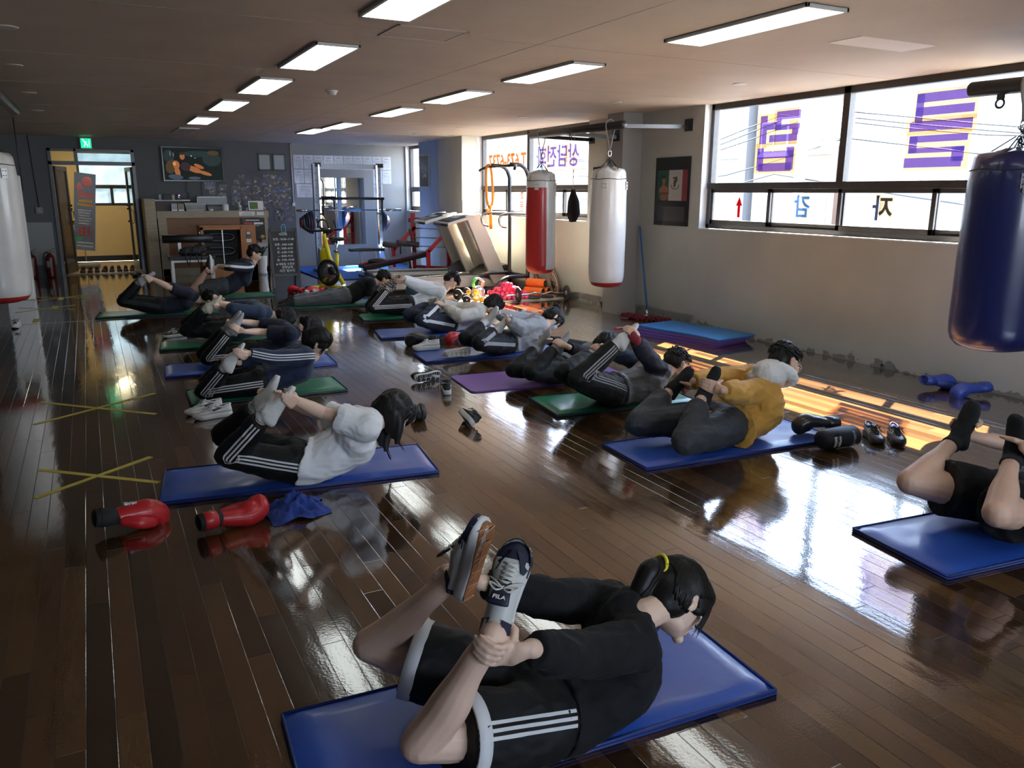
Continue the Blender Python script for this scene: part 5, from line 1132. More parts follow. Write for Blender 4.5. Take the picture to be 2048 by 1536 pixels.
# second cord at the left bag
# ================================================================ right wall
def picture(name, label, cat, x, y0, y1, z0, z1, frame, group=None, t=.012):
    r = thing(name, label, cat, (x, (y0 + y1) / 2, (z0 + z1) / 2), 0, group); w, h = (y1 - y0) / 2, (z1 - z0) / 2
    MB().box(-t, 0, -w, w, -h, h).build('backing', frame, r); return r, w, h
M_pb = mat('poster_black', (.012, .013, .015), .25); M_pg = mat('poster_green', (.008, .07, .048), .5); M_pw = mat('poster_white', (.36, .34, .32), .5); M_pr = mat('poster_red', (.20, .015, .025), .5)
r, w, h = picture('poster', 'black framed poster of a bare-chested person before a green, white and red flag', 'poster', 6.498, 7.85, 8.52, 1.20, 2.03, M_pb)
def YZ(m, y0, y1, z0, z1, k=0, x=-.0135): m.box(x, x + .0012, y0, y1, z0, z1, k)
a = MB(); YZ(a, .06, .29, -.11, .26, 0); YZ(a, -.20, .06, -.11, .26, 1); YZ(a, -.30, -.20, -.11, .26, 2)     # seen from inside, +y is to the left
e = MB(); 
for q in ((-.055, .10, .022, .050), (-.075, .13, .012, .03), (-.05, .165, .03, .012), (-.09, .15, .016, .035)): a.ell((-.0155, q[0], q[1]), .002, q[2], q[3], 3, 12, 8)
a.tube([(-.0145, -.065 + .082 * math.cos(t), .105 + .078 * math.sin(t)) for t in [PI + .3 + (PI - .6) * k_ / 12 for k_ in range(13)]], .006, 5, 4)
a.build('flag_print', [M_pg, M_pw, M_pr, mat('print_brown', (.06, .04, .025), .6), mat('print_olive', (.10, .13, .06), .6)], r)
q = MB(); q.ell((-.0165, .155, .14), .003, .036, .055, 0, 14, 10); q.ell((-.0160, .155, .075), .002, .026, .03, 0); q.ell((-.0165, .15, .0), .003, .105, .075, 0, 16, 10); q.ell((-.0165, .15, -.06), .003, .08, .05, 0); q.ell((-.018, .155, .178), .002, .035, .02, 1); q.ell((-.0185, .15, -.025), .003, .10, .022, 2, 14, 8); q.ell((-.0188, .12, -.045), .003, .07, .018, 0, 14, 8)
q.build('figure_print', [mat('print_skin', (.24, .11, .06), .6), M_pb, mat('print_skin_dark', (.13, .06, .035), .6)], r)
a = MB(); YZ(a, -.27, .27, -.36, -.18, 0); a.build('lower_panel', mat('poster_slate', (.03, .035, .04), .3), r)
r, w, h = picture('poster', 'narrow black poster in a white frame on the blue-grey pilaster beside the furthest window', 'poster', 6.236, 15.66, 16.2, 1.68, 2.35, M_pw); a = MB(); YZ(a, -.235, .235, -.30, .30, 0); a.build('poster_print', M_pb, r)
q = MB(); [q.ell((-.015, rnd.uniform(-.12, .12), rnd.uniform(-.12, .2)), .002, .03, .04) for i in range(7)]; q.build('figure_print', mat('print_grey', (.35, .35, .38), .6), r)
r, w, h = picture('calendar', 'narrow black wall chart with white rows beside the far window, behind the white bag', 'wall chart', 6.498, 9.55, 9.98, 1.36, 1.95, M_pb)
a = MB(); [YZ(a, -.17, .17, -.24 + i * .036, -.225 + i * .036) for i in range(9)]; YZ(a, -.05, .12, .17, .24); a.build('chart_print', M_pw, r)
# wiring pipes
for nm, pts, lb in (('wall_conduit', [(6.488, 14.6, 2.58), (6.488, 14.6, 1.3)], None),):
    pass
tag(MB().tube([(6.19, 13.93, 2.6), (6.19, 13.93, 1.45)], .014, 8).build('conduit', mat('grey_conduit', (.45, .46, .44), .5)), 'thin grey vertical conduit on the olive pillar corner by the far window', 'conduit')
tag(MB().tube([(3.95, YB - .014, 2.58), (3.95, YB - .014, 1.36)], .014, 8).box(3.92, 3.98, YB - .03, YB, 1.30, 1.37).build('conduit', mat('white_conduit', (.6, .6, .58), .5)), 'white cable duct running down the back wall between the photos and the certificates', 'conduit')
# mop, mat stack
t = thing('mop', 'wide red mop with a blue handle leaning in the pillar corner', 'mop', (6.27, 8.36, 0), 0); MB().tube([(.19, .42, 1.17), (0.05, 0, .12)], .013, 10).build('handle', mat('blue_metal_handle', (.02, .12, .33), .35), t); MB().tube([(.05, 0, .13), (.03, -.03, .05)], .018, 8).box(-.02, .08, -.06, .0, .03, .055).build('mop_clamp', M_chrome, t)
b = MB(); rr_ = random.Random(3)
for i in range(150):
    u = rr_.uniform(-.36, .30); c = V((.0 - .30 * u, u, .032)); d_ = V((rr_.choice((-1, 1)), rr_.uniform(-.5, .5), 0)).normalized(); b.tube([c, c + d_ * .05 + V((0, 0, .018)), c + d_ * rr_.uniform(.08, .11) + V((0, 0, -.022))], [.010, .009, .006], 5)
b.build('mop_strands', mat('red_mop_yarn', (.17, .015, .025), .95), t)
tag(MB().box(5.50, 5.72, 7.86, 7.91, 0, .012).box(5.52, 5.70, 7.87, 7.90, .012, .020, 1).build('mop_bracket', [M_red, M_pw]), 'small red and white clip lying on the floor in front of the mop', 'clip')
SMC = [mat('stack_foam_blue', (.03, .17, .42), .55, bump=.3, bs=80), mat('stack_foam_teal', (.02, .10, .22), .6), M_mpurp, mat('stack_foam_violet', (.09, .04, .20), .6)]
for i in range(7):
    k = 0 if i == 6 else (1 if i == 5 else (3 if i % 2 else 2)); off = (6 - i) * .018
    nx = 16; vs = []; L = 1.25; Wd = .60; z = .012 * i + .002
    for j in (0, 1):
        for x in range(nx + 1):
            u = -L / 2 + L * x / nx; zz = z + .030 * math.exp(-((u + .1 - off) / .12) ** 2) * (i / 6) * 0 + .012 * (i / 6) * math.sin((u + .2) * 3.5)
            vs.append((u, (-Wd / 2 if j == 0 else Wd / 2), max(zz, z)))
    m = MB().add(vs + [(a_, b_, c_ + .010) for a_, b_, c_ in vs], [(x, x + 1, nx + 2 + x, nx + 1 + x) for x in range(nx)] + [(2 * nx + 2 + x, 2 * nx + 3 + x, 3 * nx + 4 + x, 3 * nx + 3 + x) for x in range(nx)] + [(x, x + 1, 2 * nx + 3 + x, 2 * nx + 2 + x) for x in range(nx)] + [(nx + 1 + x, nx + 2 + x, 3 * nx + 4 + x, 3 * nx + 3 + x) for x in range(nx)] + [(0, nx + 1, 3 * nx + 3, 2 * nx + 2), (nx, 2 * nx + 1, 4 * nx + 3, 3 * nx + 2)], 0, False)
    lbs = ['lowest foam mat of the unused stack by the right wall', 'second foam mat from the bottom of the unused stack by the right wall', 'third foam mat from the bottom of the unused stack by the right wall', 'fourth foam mat from the bottom of the unused stack by the right wall', 'third foam mat from the top of the unused stack by the right wall', 'dark teal foam mat just under the top one in the unused stack', 'bright blue foam mat on top of the unused stack by the right wall']
    o = m.build('foam_mat', SMC[k]); o.location = (6.0 - off, 7.05 + off * .5, 0); o.rotation_euler = (0, 0, math.radians(-82 + (6 - i) * 1.2)); tag(o, lbs[i], 'exercise mat', 'unused mats stacked by the wall')
# ================================================================ outside
gm = mat('street_asphalt', (.16, .15, .14), .9, var=.2, vs=.3)
struct('ground_outside', MB().box(7.5, 160, -80, 160, -6.5, -6.2), gm)
struct('ground_behind', MB().box(-60, 60, 24, 120, -6.5, -6.2), mat('yard_green', (.10, .16, .08), .9))
M_bwin = mat('apartment_window_glass', (.10, .12, .15), .15); M_bfr = mat('apartment_window_frame', (.6, .6, .6), .5)
def block(label, x, y0, y1, z1, col, fl_, cols, w=1.5, h=1.25, dx=10, cat='building'):
    r = thing('building', label, cat, (x, y0, -6.2)); MB().box(0, dx, 0, y1 - y0, 0, z1 + 6.2).build('wall', mat('facade_%d' % (y0 * 10), col, .8, var=.06, vs=.6), r)
    MB().box(-.2, dx, -.2, y1 - y0 + .2, z1 + 6.2, z1 + 6.6).build('roof', M_bfr, r)
    for f in range(fl_):
        for c_ in range(cols):
            y = (c_ + .5) * (y1 - y0) / cols - w / 2; z = 1.2 + 2.7 * f
            if z + h > z1 + 6: continue
            q = MB(); q.box(-.06, .02, y, y + w, z, z + h); q.box(-.09, 0, y - .08, y + w + .08, z - .12, z); wo = q.build('window', M_bfr, r)
            MB().box(-.08, -.055, y + .08, y + w - .08, z + .08, z + h - .08).box(-.085, -.05, y + w / 2 - .03, y + w / 2 + .03, z + .08, z + h - .08, 1).build('pane', [M_bwin, M_bfr], wo)
block('pale grey apartment block with small windows at the left of the near window', 24, 25.6, 31.5, 9.5, (.15, .15, .155), 5, 3, 1.0, 1.3)
block('pinkish apartment block with larger windows behind the utility pole', 24, 21.0, 25.1, 8.5, (.19, .13, .105), 4, 2, 1.4, 1.2)
block('grey corrugated factory wall seen through the right pane of the near window', 21, 14.6, 18.0, 7.0, (.17, .175, .18), 0, 1)
block('tall brick apartment tower at the far right of the near window', 34, 9.0, 18, 11, (.19, .14, .12), 6, 3, 1.2, 1.2)
block('pinkish apartment block seen through the far window', 26, 38, 50, 10, (.24, .14, .10), 5, 5, 1.6, 1.4)
block('white panelled building seen through the furthest window', 28, 54, 70, 12, (.22, .22, .22), 0, 1)
r = thing('utility_pole', 'concrete utility pole with two transformers and wires outside the near window', 'utility pole', (16.5, 15.6, -6.2)); M_cc = mat('pole_concrete', (.38, .37, .36), .8)
b = MB(); b.tube([(0, 0, 0), (0, 0, 11)], [.17, .13], 14); b.build('pole', M_cc, r); b = MB(); b.bar((0, -1.6, 9.0), (0, 1.2, 9.0), .09, .09); b.bar((0, -.9, 9.7), (0, .9, 9.7), .08, .08); b.build('crossarm', M_cc, r)
for k in (-1.15, -.55): b = MB(); b.box(-.22, .22, k - .24, k + .24, 9.1, 9.95); b.build('transformer', mat('transformer_grey', (.3, .32, .34), .5), r)
b = MB()
for y, z in ((-.8, 9.8), (.1, 9.8), (.8, 9.8), (-1.4, 9.1), (.9, 8.3)):
    for dy in (-1, 1): b.tube(crom([(0, y, z), (1.2, y + dy * 7, z - .9), (2.4, y + dy * 16, z - .6)], 4), .018, 5)
b.build('wires', M_black, r)

# ================================================================ back wall
M_tvf = mat('television_bezel', (.012, .012, .014), .2)
r = thing('television', 'black wall television showing a bare-armed person reclining before a dark background', 'television', (1.99, YB - .06, 2.13)); MB().box(-.585, .585, 0, .05, -.34, .34).build('bezel', M_tvf, r, bevel=.006)
def screen(name, cells, base, es, r, w, h, y):
    """flat picture: overlapping soft shapes on a lit panel"""
    b = MB(); b.box(-w, w, y, y + .002, -h, h); o = b.build('screen', mat(name, base, .5, spec=.1, emis=base, es=es), r)
    for k, (col, lst) in enumerate(cells):
        for i, (x, z, a, c_, rot) in enumerate(lst):
            q = MB(); q.ell((x, y - .0006 - .0002 * k - .00003 * i, z), a, .0009, c_, 0, 14, 8, M=Matrix.Rotation(rot, 3, 'Y'))
            q.build('screen_image', mat('%s_%d' % (name, k), col, .7, spec=.05, emis=col, es=es), o)
screen('tv_dark', [((.03, .045, .045), [(.35, .10, .18, .14, 0), (-.45, .15, .10, .12, 0), (.1, .2, .3, .06, 0)]), ((.09, .06, .03), [(-.42, -.05, .10, .14, .3), (.38, .22, .12, .05, 0)]), ((.42, .15, .055), [(-.33, -.02, .07, .085, 0), (-.31, -.15, .05, .10, -.2), (.0, -.10, .16, .055, .35), (.20, -.17, .14, .035, .3), (-.20, .145, .048, .062, 0), (.10, -.04, .10, .035, .4)]), ((.7, .36, .12), [(-.35, .0, .04, .045, 0)]), ((.05, .03, .04), [(-.15, -.05, .10, .085, .3), (-.2, .20, .05, .028, 0)]), ((.35, .36, .4), [(-.42, .2, .006, .05, 0), (-.36, .18, .005, .04, 0), (-.03, .16, .012, .02, 0), (.04, .12, .02, .006, 0)]), ((.07, .09, .13), [(-.35, -.25, .14, .05, .1), (.0, -.27, .12, .03, 0)])], (.012, .018, .016), .45, r, .555, .31, -.0015)
b = MB(); b.tube(crom([(-.15, .03, -.34), (-.17, .03, -.5), (-.13, .03, -.62), (-.2, .03, -.75)], 4), .005, 6); b.tube([(.12, .04, -.34), (.12, .04, -.8)], .004, 6); b.build('cable', M_black, r)
for i, (x, lb) in enumerate(((3.40, 'left of the pair of green-framed certificates above the photographs'), (3.70, 'right of the pair of green-framed certificates above the photographs'))):
    r = thing('framed_certificate', lb, 'certificate', (x, YB, 2.20), 0, 'framed certificates'); f = MB()
    for q in ((-.135, .135, -.17, -.145), (-.135, .135, .145, .17), (-.135, -.11, -.17, .17), (.11, .135, -.17, .17)): f.box(q[0], q[1], -.02, 0, q[2], q[3])
    f.build('frame', mat('dark_green_frame', (.02, .035, .03), .35), r); MB().box(-.11, .11, -.008, 0, -.145, .145).build('document', mat('certificate_paper', (.33, .36, .35), .4), r)
# laminated certificates in rows
M_lam = mat('laminated_paper', (.50, .53, .58), .22, var=.18, vs=9, bump=.6, bs=6, coat=.6); M_pt = mat('print_grey_text', (.22, .24, .28), .6)
cells = [(c_, 0) for c_ in range(10)] + [(0, 1), (1, 1), (8, 1), (9, 1)] + [(8, 2)]
rows_ = ('top', 'middle', 'bottom'); p0 = None
def cert(x, z, w, h, label):
    r = thing('laminated_certificate', label, 'certificate', (x, YB, z), 0, 'laminated certificates on the back wall'); m = MB(); n = 6; vs = []
    for j in range(n + 1):
        for i in range(n + 1): vs.append((-w / 2 + w * i / n, -.003 - .004 * abs(noise.noise(V((x * 7 + i * .9, z * 5 + j * .8, 0)))), -h / 2 + h * j / n))
    m.add(vs, [(j * (n + 1) + i, j * (n + 1) + i + 1, (j + 1) * (n + 1) + i + 1, (j + 1) * (n + 1) + i) for i in range(n) for j in range(n)], 0, True); m.build('sheet', M_lam, r)
    q = MB(); q.box(-w * .25, w * .25, -.0085, -.0075, h * .28, h * .33)
    for k in range(5): q.box(-w * .33, w * .33, -.0085, -.0075, h * (.12 - .1 * k), h * (.14 - .1 * k))
    q.build('print', M_pt, r)
for c_, rw in cells: cert(4.10 + .218 * c_, 2.22 - .30 * rw, .205, .285, 'laminated certificate, %s row, %s' % (rows_[rw], ('at the far left', 'second from the left', 'third from the left', 'fourth from the left', 'fifth from the left', 'fifth from the right', 'fourth from the right', 'third from the right', 'second from the right', 'at the far right')[c_]))
cert(4.21, 1.62, .36, .28, 'wide laminated newspaper page below the certificates, left of the squat machine')
# photographs
def photo_mat(i, base):
    m = bpy.data.materials.new('photo_print'); m.use_nodes = True; nt = m.node_tree; L = nt.links; b = nt.nodes['Principled BSDF']; b.inputs['Roughness'].default_value = .3
    tc = nd(nt, 'ShaderNodeTexCoord'); v_ = nd(nt, 'ShaderNodeTexVoronoi'); v_.inputs['Scale'].default_value = 26; mp = nd(nt, 'ShaderNodeMapping'); mp.inputs['Location'].default_value = (i * 3.7, i, i * 1.9); L.new(tc.outputs['Object'], mp.inputs[0]); L.new(mp.outputs[0], v_.inputs['Vector'])
    sp = nd(nt, 'ShaderNodeSeparateColor'); L.new(v_.outputs['Color'], sp.inputs[0]); rp = nd(nt, 'ShaderNodeValToRGB'); cr = rp.color_ramp; cr.interpolation = 'CONSTANT'
    cr.elements[0].color = (.03, .03, .04, 1); cr.elements[1].position = .45; cr.elements[1].color = (*base, 1)
    e = cr.elements.new(.75); e.color = (.20, .15, .13, 1); e = cr.elements.new(.9); e.color = (.38, .38, .42, 1)
    L.new(sp.outputs[0], rp.inputs[0]); L.new(rp.outputs[0], b.inputs['Base Color']); return m
PM = [photo_mat(i, c_) for i, c_ in enumerate(((.09, .10, .20), (.13, .08, .07), (.06, .07, .12), (.16, .14, .12), (.05, .12, .30), (.22, .15, .06)))]
rr_ = random.Random(12); occ = []
PHX = [(2.28, 1.72, .22), (2.52, 1.68, .16), (2.32, 1.58, .13), (2.50, 1.52, .16), (2.28, 1.46, .13), (2.45, 1.40, .22), (2.93, 1.89, .13), (2.80, 1.79, .12), (3.04, 1.79, .13), (3.20, 1.83, .13), (3.42, 1.90, .14), (3.56, 1.90, .13), (3.70, 1.90, .13), (2.78, 1.64, .19), (2.98, 1.64, .19), (3.20, 1.68, .14), (3.36, 1.78, .14), (3.50, 1.75, .14), (3.64, 1.76, .14), (3.78, 1.76, .13), (2.78, 1.50, .19), (2.99, 1.52, .19), (3.20, 1.55, .19), (3.42, 1.64, .14), (3.57, 1.63, .14), (3.72, 1.64, .14), (3.87, 1.63, .12), (2.78, 1.37, .19), (2.99, 1.39, .18), (3.21, 1.42, .19), (3.42, 1.50, .17), (3.60, 1.50, .14), (3.75, 1.51, .14), (3.89, 1.50, .11), (3.42, 1.36, .18), (3.62, 1.36, .19), (3.82, 1.37, .10), (3.62, 1.22, .19), (3.82, 1.23, .11), (3.64, 1.07, .20), (3.87, 1.06, .20), (3.36, 1.24, .13), (3.20, 1.28, .13)]
WH = ['upper left, under the television', 'lower left, above the counter clutter', 'top centre', 'centre', 'upper right, under the framed certificates', 'right side', 'lowest cluster, beside the counter corner']
PO = []
for i, (x, z, w) in enumerate(PHX):
    where = WH[0] if x < 2.6 and z > 1.6 else WH[1] if x < 2.6 else WH[2] if z > 1.75 and x < 3.3 else WH[4] if z > 1.7 else WH[6] if z < 1.3 else WH[5] if x > 3.35 else WH[3]
    o = MB().box(-w / 2, w / 2, -.004 - .0006 * (i % 5), 0, -w * .35, w * .35).build('photograph', PM[4 if i == 25 else 5 if i in (11, 32) else i % 4]); o.location = (x, YB, z); o.rotation_euler = (0, rr_.uniform(-.05, .05), 0)
    PO.append((o, x, z))
OW = ['first', 'second', 'third', 'fourth', 'fifth', 'sixth', 'seventh', 'eighth', 'ninth', 'tenth', 'eleventh', 'twelfth']
bands = {}
for o, x, z in PO: bands.setdefault(int((1.96 - z) / .125), []).append((x, o))
for rb, k in enumerate(sorted(bands)):
    for q, (x, o) in enumerate(sorted(bands[k], key=lambda t: t[0])):
        tag(o, 'small snapshot in the wall collage, %s row from the top, %s from the left' % (OW[rb], OW[q]), 'photograph', 'photographs pinned behind the counter')
# mirror
r = thing('wall_mirror', 'tall unframed mirror on the back wall behind the squat machine', 'mirror', (5.02, YB, 1.18)); MB().box(-.50, .50, -.012, 0, -.72, .72).build('mirror_glass', mat('mirror_silver', (.82, .84, .84), .02, metal=1), r)
# exit sign
r = thing('exit_sign', 'green lit emergency exit sign with a running figure above the door', 'exit sign', (.11, YB, 2.48)); MB().box(-.10, .10, -.05, 0, -.10, .10).build('sign_case', mat('sign_case', (.3, .33, .32), .4), r)
g_ = MB().box(-.085, .085, -.053, -.05, -.085, .085).build('sign_panel', mat('exit_green', (.0, .5, .18), .4, emis=(.0, .75, .25), es=1.6), r); b = MB(); 
for a in (((-.04, .05), (-.01, .0)), ((-.01, .0), (-.035, -.06)), ((-.01, .0), (.025, -.03)), ((.025, -.03), (.02, -.065)), ((-.025, .03), (.02, .02))): b.bar((a[0][0], -.0545, a[0][1]), (a[1][0], -.0545, a[1][1]), .013, .002, 0, up=(0, 1, 0))
b.ell((-.048, -.0545, .066), .011, .002, .011); b.box(.05, .056, -.055, -.053, -.07, .07); b.build('running_figure', mat('exit_white', (.7, 1, .8), .4, emis=(.7, 1, .8), es=2.0), r)
# switch, extinguishers
r = thing('light_switch', 'grey wall switch box left of the doorway', 'switch', (-.80, YB, 1.24)); MB().box(-.06, .06, -.03, 0, -.06, .06).build('switch_plate', mat('switch_grey', (.22, .22, .22), .5), r, bevel=.004); MB().box(-.02, .02, -.036, -.03, -.03, .03).build('switch_button', mat('switch_grey2', (.3, .3, .3), .5), r)
tag(MB().tube([(-.84, YB - .01, 2.6), (-.80, YB - .01, 1.3)], .006, 6).build('cable', M_black), 'thin dark cable running down to the wall switch beside the door', 'cable')
def extinguisher(label, x, y):
    r = thing('fire_extinguisher', label, 'fire extinguisher', (x, y, 0), 0, 'fire extinguishers'); MB().lathe([(.05, 0), (.078, .01), (.08, .04), (.08, .36), (.07, .41), (.03, .45), (.022, .47)], 0, 20).build('cylinder', mat('extinguisher_red', (.10, .006, .006), .3), r)
    b = MB(); b.box(-.02, .02, -.02, .02, .46, .50); b.bar((0, 0, .50), (.10, 0, .55), .025, .008); b.bar((0, 0, .49), (.09, 0, .48), .025, .008); b.build('valve', M_blackm, r); b = MB(); b.tube(crom([(-.02, 0, .48), (-.09, -.02, .44), (-.10, -.03, .25), (-.085, -.03, .1)], 4), .011, 8); b.build('hose', M_rubber, r); MB().loft([[V((.0805 * math.cos(a), .0805 * math.sin(a), z)) for a in [PI * 1.2 + .09 * k for k in range(10)]] + [V((.079 * math.cos(a), .079 * math.sin(a), z)) for a in [PI * 1.2 + .09 * k for k in range(9, -1, -1)]] for z in (.2, .32)], 0, True, False).build('label_sticker', mat('extinguisher_label', (.3, .3, .28), .5), r)
extinguisher('dark red fire extinguisher nearer the doorway, right one of the pair', -.72, 17.5); extinguisher('dark red fire extinguisher half hidden by the white bag, left one of the pair', -1.02, 17.5)
r = thing('water_purifier', 'tall narrow white appliance behind the white bag at the left edge', 'appliance', (-1.02, 14.2, 0)); MB().box(-.18, .18, -.18, .18, 0, 1.82).build('casing', M_white, r, bevel=.012); MB().box(-.10, .10, -.20, -.18, 1.2, 1.5).build('tap_panel', M_black, r, bevel=.006)
for k in (-.05, .05): MB().tube([(k, -.20, 1.3), (k, -.24, 1.28), (k, -.24, 1.24)], .010, 8).build('tap', M_chrome, r)
# banner in the hallway
r = thing('banner_stand', 'tall tilted promotional banner with red glove picture and white lettering in the hallway', 'banner', (-.03, 19.5, 0), 0); 
B = basis(V((1, .05, -.02)).normalized(), (0, 0, 1), (0, -1, 0), (-.02, 0, 1.17)) @ Matrix.Rotation(-.11, 4, 'Z')
q = MB(); q.box(-.20, .20, -.80, .80, 0, .004, M=B); q.build('banner_sheet', M_pb, r)
q = MB(); q.ell(B @ V((.03, .62, .006)), .10, .004, .11); q.ell(B @ V((-.10, .50, .006)), .05, .004, .09); q.box(-.13, .16, .30, .40, .005, .007, M=B); q.build('banner_picture', mat('banner_pink', (.75, .22, .22), .5), r)
q = MB(); q.box(-.12, .14, .20, .25, .005, .007, M=B); q.build('banner_print', mat('banner_amber', (.8, .45, .05), .5), r); q = MB(); q.box(-.14, .16, .12, .17, .005, .007, M=B); q.build('banner_print', mat('banner_amber', (.8, .45, .05), .5), r)
q = MB(); [q.box(-.12, .12 - .02 * (k % 3), .02 - .055 * k, .045 - .055 * k, .005, .007, M=B) for k in range(6)]; [q.box(-.15, .16, -.66 - .07 * k, -.63 - .07 * k, .005, .007, M=B) for k in range(2)]; q.build('banner_print', M_white, r)
q = MB(); [q.ell(B @ V((-.08 + .08 * (k % 3), -.34 - .07 * (k // 3), .006)), .035, .004, .035) for k in range(9)]; q.build('banner_picture', mat('banner_red', (.6, .12, .08), .5), r); q = MB(); q.box(-.18, -.06, -.61, -.54, .005, .008, M=B); q.build('banner_print', mat('banner_green', (.05, .6, .12), .5), r)
b = MB(); b.tube([(-.1, .1, .12), (-.1, .06, 1.9)], .010, 8); b.tube([(-.1, .1, 1.2), (.1, .05, 1.95)], .007, 6); b.tube([(-.1, .1, .9), (-.45, .05, .1)], .007, 6); b.build('banner_pole', M_chrome, r); b = MB(); b.box(-.42, .16, -.18, .22, 0, .09); b.build('banner_base', mat('grey_base', (.30, .29, .26), .6), r, bevel=.03)

# ================================================================ counter and the things on it
M_osb = mat('painted_cream_wood', (.34, .28, .19), .55, var=.12, vs=6, stretch=(1, 1, 6), bump=.3, bs=30); M_osb2 = mat('counter_brown_board', (.19, .085, .035), .5, var=.15, vs=4, stretch=(1, 1, 8))
r = thing('reception_counter', 'wide reception counter with brown front panel and cream frame under the television', 'counter', (1.18, 16.9, 0)); W_c = 2.02
MB().box(.0, W_c, 0, .35, 0, 1.2).build('front_panel', M_osb2, r)
f = MB(); f.box(-.02, W_c + .03, -.045, .45, 1.10, 1.23); f.box(-.01, .14, -.04, 0, 0, 1.12); f.box(W_c - .14, W_c + .01, -.04, 0, 0, 1.12); f.box(0, W_c, -.04, 0, 0, .14); f.build('frame', M_osb, r, bevel=.004)
f = MB(); f.box(-.22, -.03, -.06, .85, 0, 1.46); f.build('side_panel', M_osb, r, bevel=.004)
f = MB(); f.box(-.02, .42, .05, .45, 1.23, 1.42); f.build('raised_shelf', mat('dark_brown_shelf', (.05, .03, .025), .5), r, bevel=.003); MB().box(-.02, .60, .0, .45, 1.42, 1.44).build('shelf_board', M_paper, r)
b = MB(); b.box(1.52, 1.96, -.047, -.045, .66, 1.09); b.build('poster_sheet', M_pb, r); 
b = MB(); b.box(1.60, 1.86, -.049, -.047, 1.035, 1.05); b.box(1.75, 1.93, -.049, -.047, .96, 1.0); b.box(1.60, 1.86, -.049, -.047, .93, .937); b.build('poster_print', M_paper, r); b = MB(); b.box(1.56, 1.73, -.049, -.047, .96, 1.0); b.build('poster_print', mat('print_red', (.5, .04, .05), .5), r); MB().ell((1.9, -.048, .72), .045, .003, .035).build('poster_print', mat('print_gold', (.5, .3, .05), .5), r)
b = MB(); b.box(1.48, 1.78, -.048, -.046, 1.135, 1.215); b.box(1.82, 1.96, -.048, -.046, 1.14, 1.205); b.build('notice_paper', M_paper, r); b = MB(); [b.box(1.53 + .03 * (k == 0), 1.73, -.050, -.048, 1.19 - .022 * k, 1.197 - .022 * k) for k in range(3)]; b.build('notice_print', M_pt, r); b = MB(); b.box(1.80, 1.98, -.048, -.046, .30, .60); b.build('notice_paper', mat('pale_notice', (.4, .42, .45), .5), r)
TZ = 1.232; CY = 16.86
def item(name, label, cat, x, z=TZ, y=CY): return thing(name, label, cat, (x, y, z), 0)
r = item('storage_basket', 'white plastic storage basket on the counter', 'basket', 1.86, y=16.98); b = MB()
b.loft([[V((sx * a, sy * c_, z)) for sx, sy in ((-1, -1), (1, -1), (1, 1), (-1, 1))] for a, c_, z in ((.16, .09, 0), (.19, .11, .14), (.205, .12, .145), (.205, .12, .152), (.182, .102, .152), (.15, .08, .01))], 0, True, False); b.build('basket_body', mat('white_basket', (.45, .45, .44), .5), r, bevel=.004)
b = MB(); [b.box(-.17 + .024 * k, -.165 + .024 * k, -.112, -.098, .03, .12) for k in range(15)]; b.build('ribs', mat('basket_ribs', (.36, .36, .35), .5), r)
r = item('whiteboard', 'small white board standing behind the basket', 'board', 2.22, y=17.2); MB().box(-.27, .27, 0, .02, 0, .26).build('board_panel', mat('board_grey', (.30, .33, .36), .4), r); f = MB(); [f.box(*q) for q in ((-.28, .28, -.01, .02, .25, .27), (-.28, -.27, -.01, .02, 0, .27), (.27, .28, -.01, .02, 0, .27))]; f.build('board_frame', M_white, r)
r = item('monitor_stand', 'low brown shelf on the counter beside the paper roll', 'shelf', 2.27, y=17.05); b = MB(); b.box(-.18, .15, -.08, .08, .085, .115); b.box(-.18, -.165, -.08, .08, 0, .09); b.box(.135, .15, -.08, .08, 0, .09); b.build('shelf_body', mat('dark_walnut', (.07, .035, .025), .5), r)
r = item('tape_roll', 'small white roll lying on the counter', 'roll', 2.14, y=16.89); MB().lathe([(.045, 0), (.045, .035), (.02, .036), (.02, .001)], 0, 16).build('roll_body', M_paper, r)
r = item('tissue_roll', 'white paper roll standing near the middle of the counter', 'paper roll', 2.42, y=16.92); MB().lathe([(.06, 0), (.062, .005), (.062, .12), (.02, .122)], 0, 20).build('roll_body', M_white, r)
r = item('soap_bottle', 'white pump bottle on the counter', 'bottle', 2.68); MB().lathe([(.03, 0), (.036, .006), (.036, .085), (.025, .10), (.012, .105)], 0, 16).build('bottle', mat('cream_bottle', (.5, .5, .42), .35), r); b = MB(); b.tube([(0, 0, .10), (0, 0, .155)], .006, 8); b.tube([(0, 0, .152), (-.035, 0, .150)], .006, 8); b.lathe([(.014, .10), (.014, .118)], 0, 12); b.build('pump', M_white, r); MB().lathe([(.0365, .03), (.0365, .07)], 0, 16).build('label_band', mat('label_grey', (.25, .27, .22), .5), r)
r = item('glass_jar', 'small clear jar between the pump bottle and the desk calendar', 'jar', 2.81); MB().lathe([(.024, 0), (.026, .004), (.026, .045), (.02, .05)], 0, 14).build('jar_body', mat('grey_glass', (.25, .27, .3), .1), r); MB().lathe([(.022, .05), (.022, .062)], 0, 14).build('lid', M_steel, r)
r = item('desk_calendar', 'white desk calendar with a green landscape picture', 'calendar', 3.0); B = Matrix.Rotation(-.2, 4, 'X'); MB().box(-.145, .145, -.002, .002, 0, .19, M=B).build('calendar_sheet', M_white, r); MB().box(-.125, .035, -.004, -.002, .03, .165, M=B).build('calendar_picture', mat('landscape_green', (.10, .20, .06), .6, var=.6, vs=18), r); MB().box(-.15, .15, -.03, .06, -.001, .008).build('calendar_base', mat('calendar_green', (.02, .10, .05), .5), r)
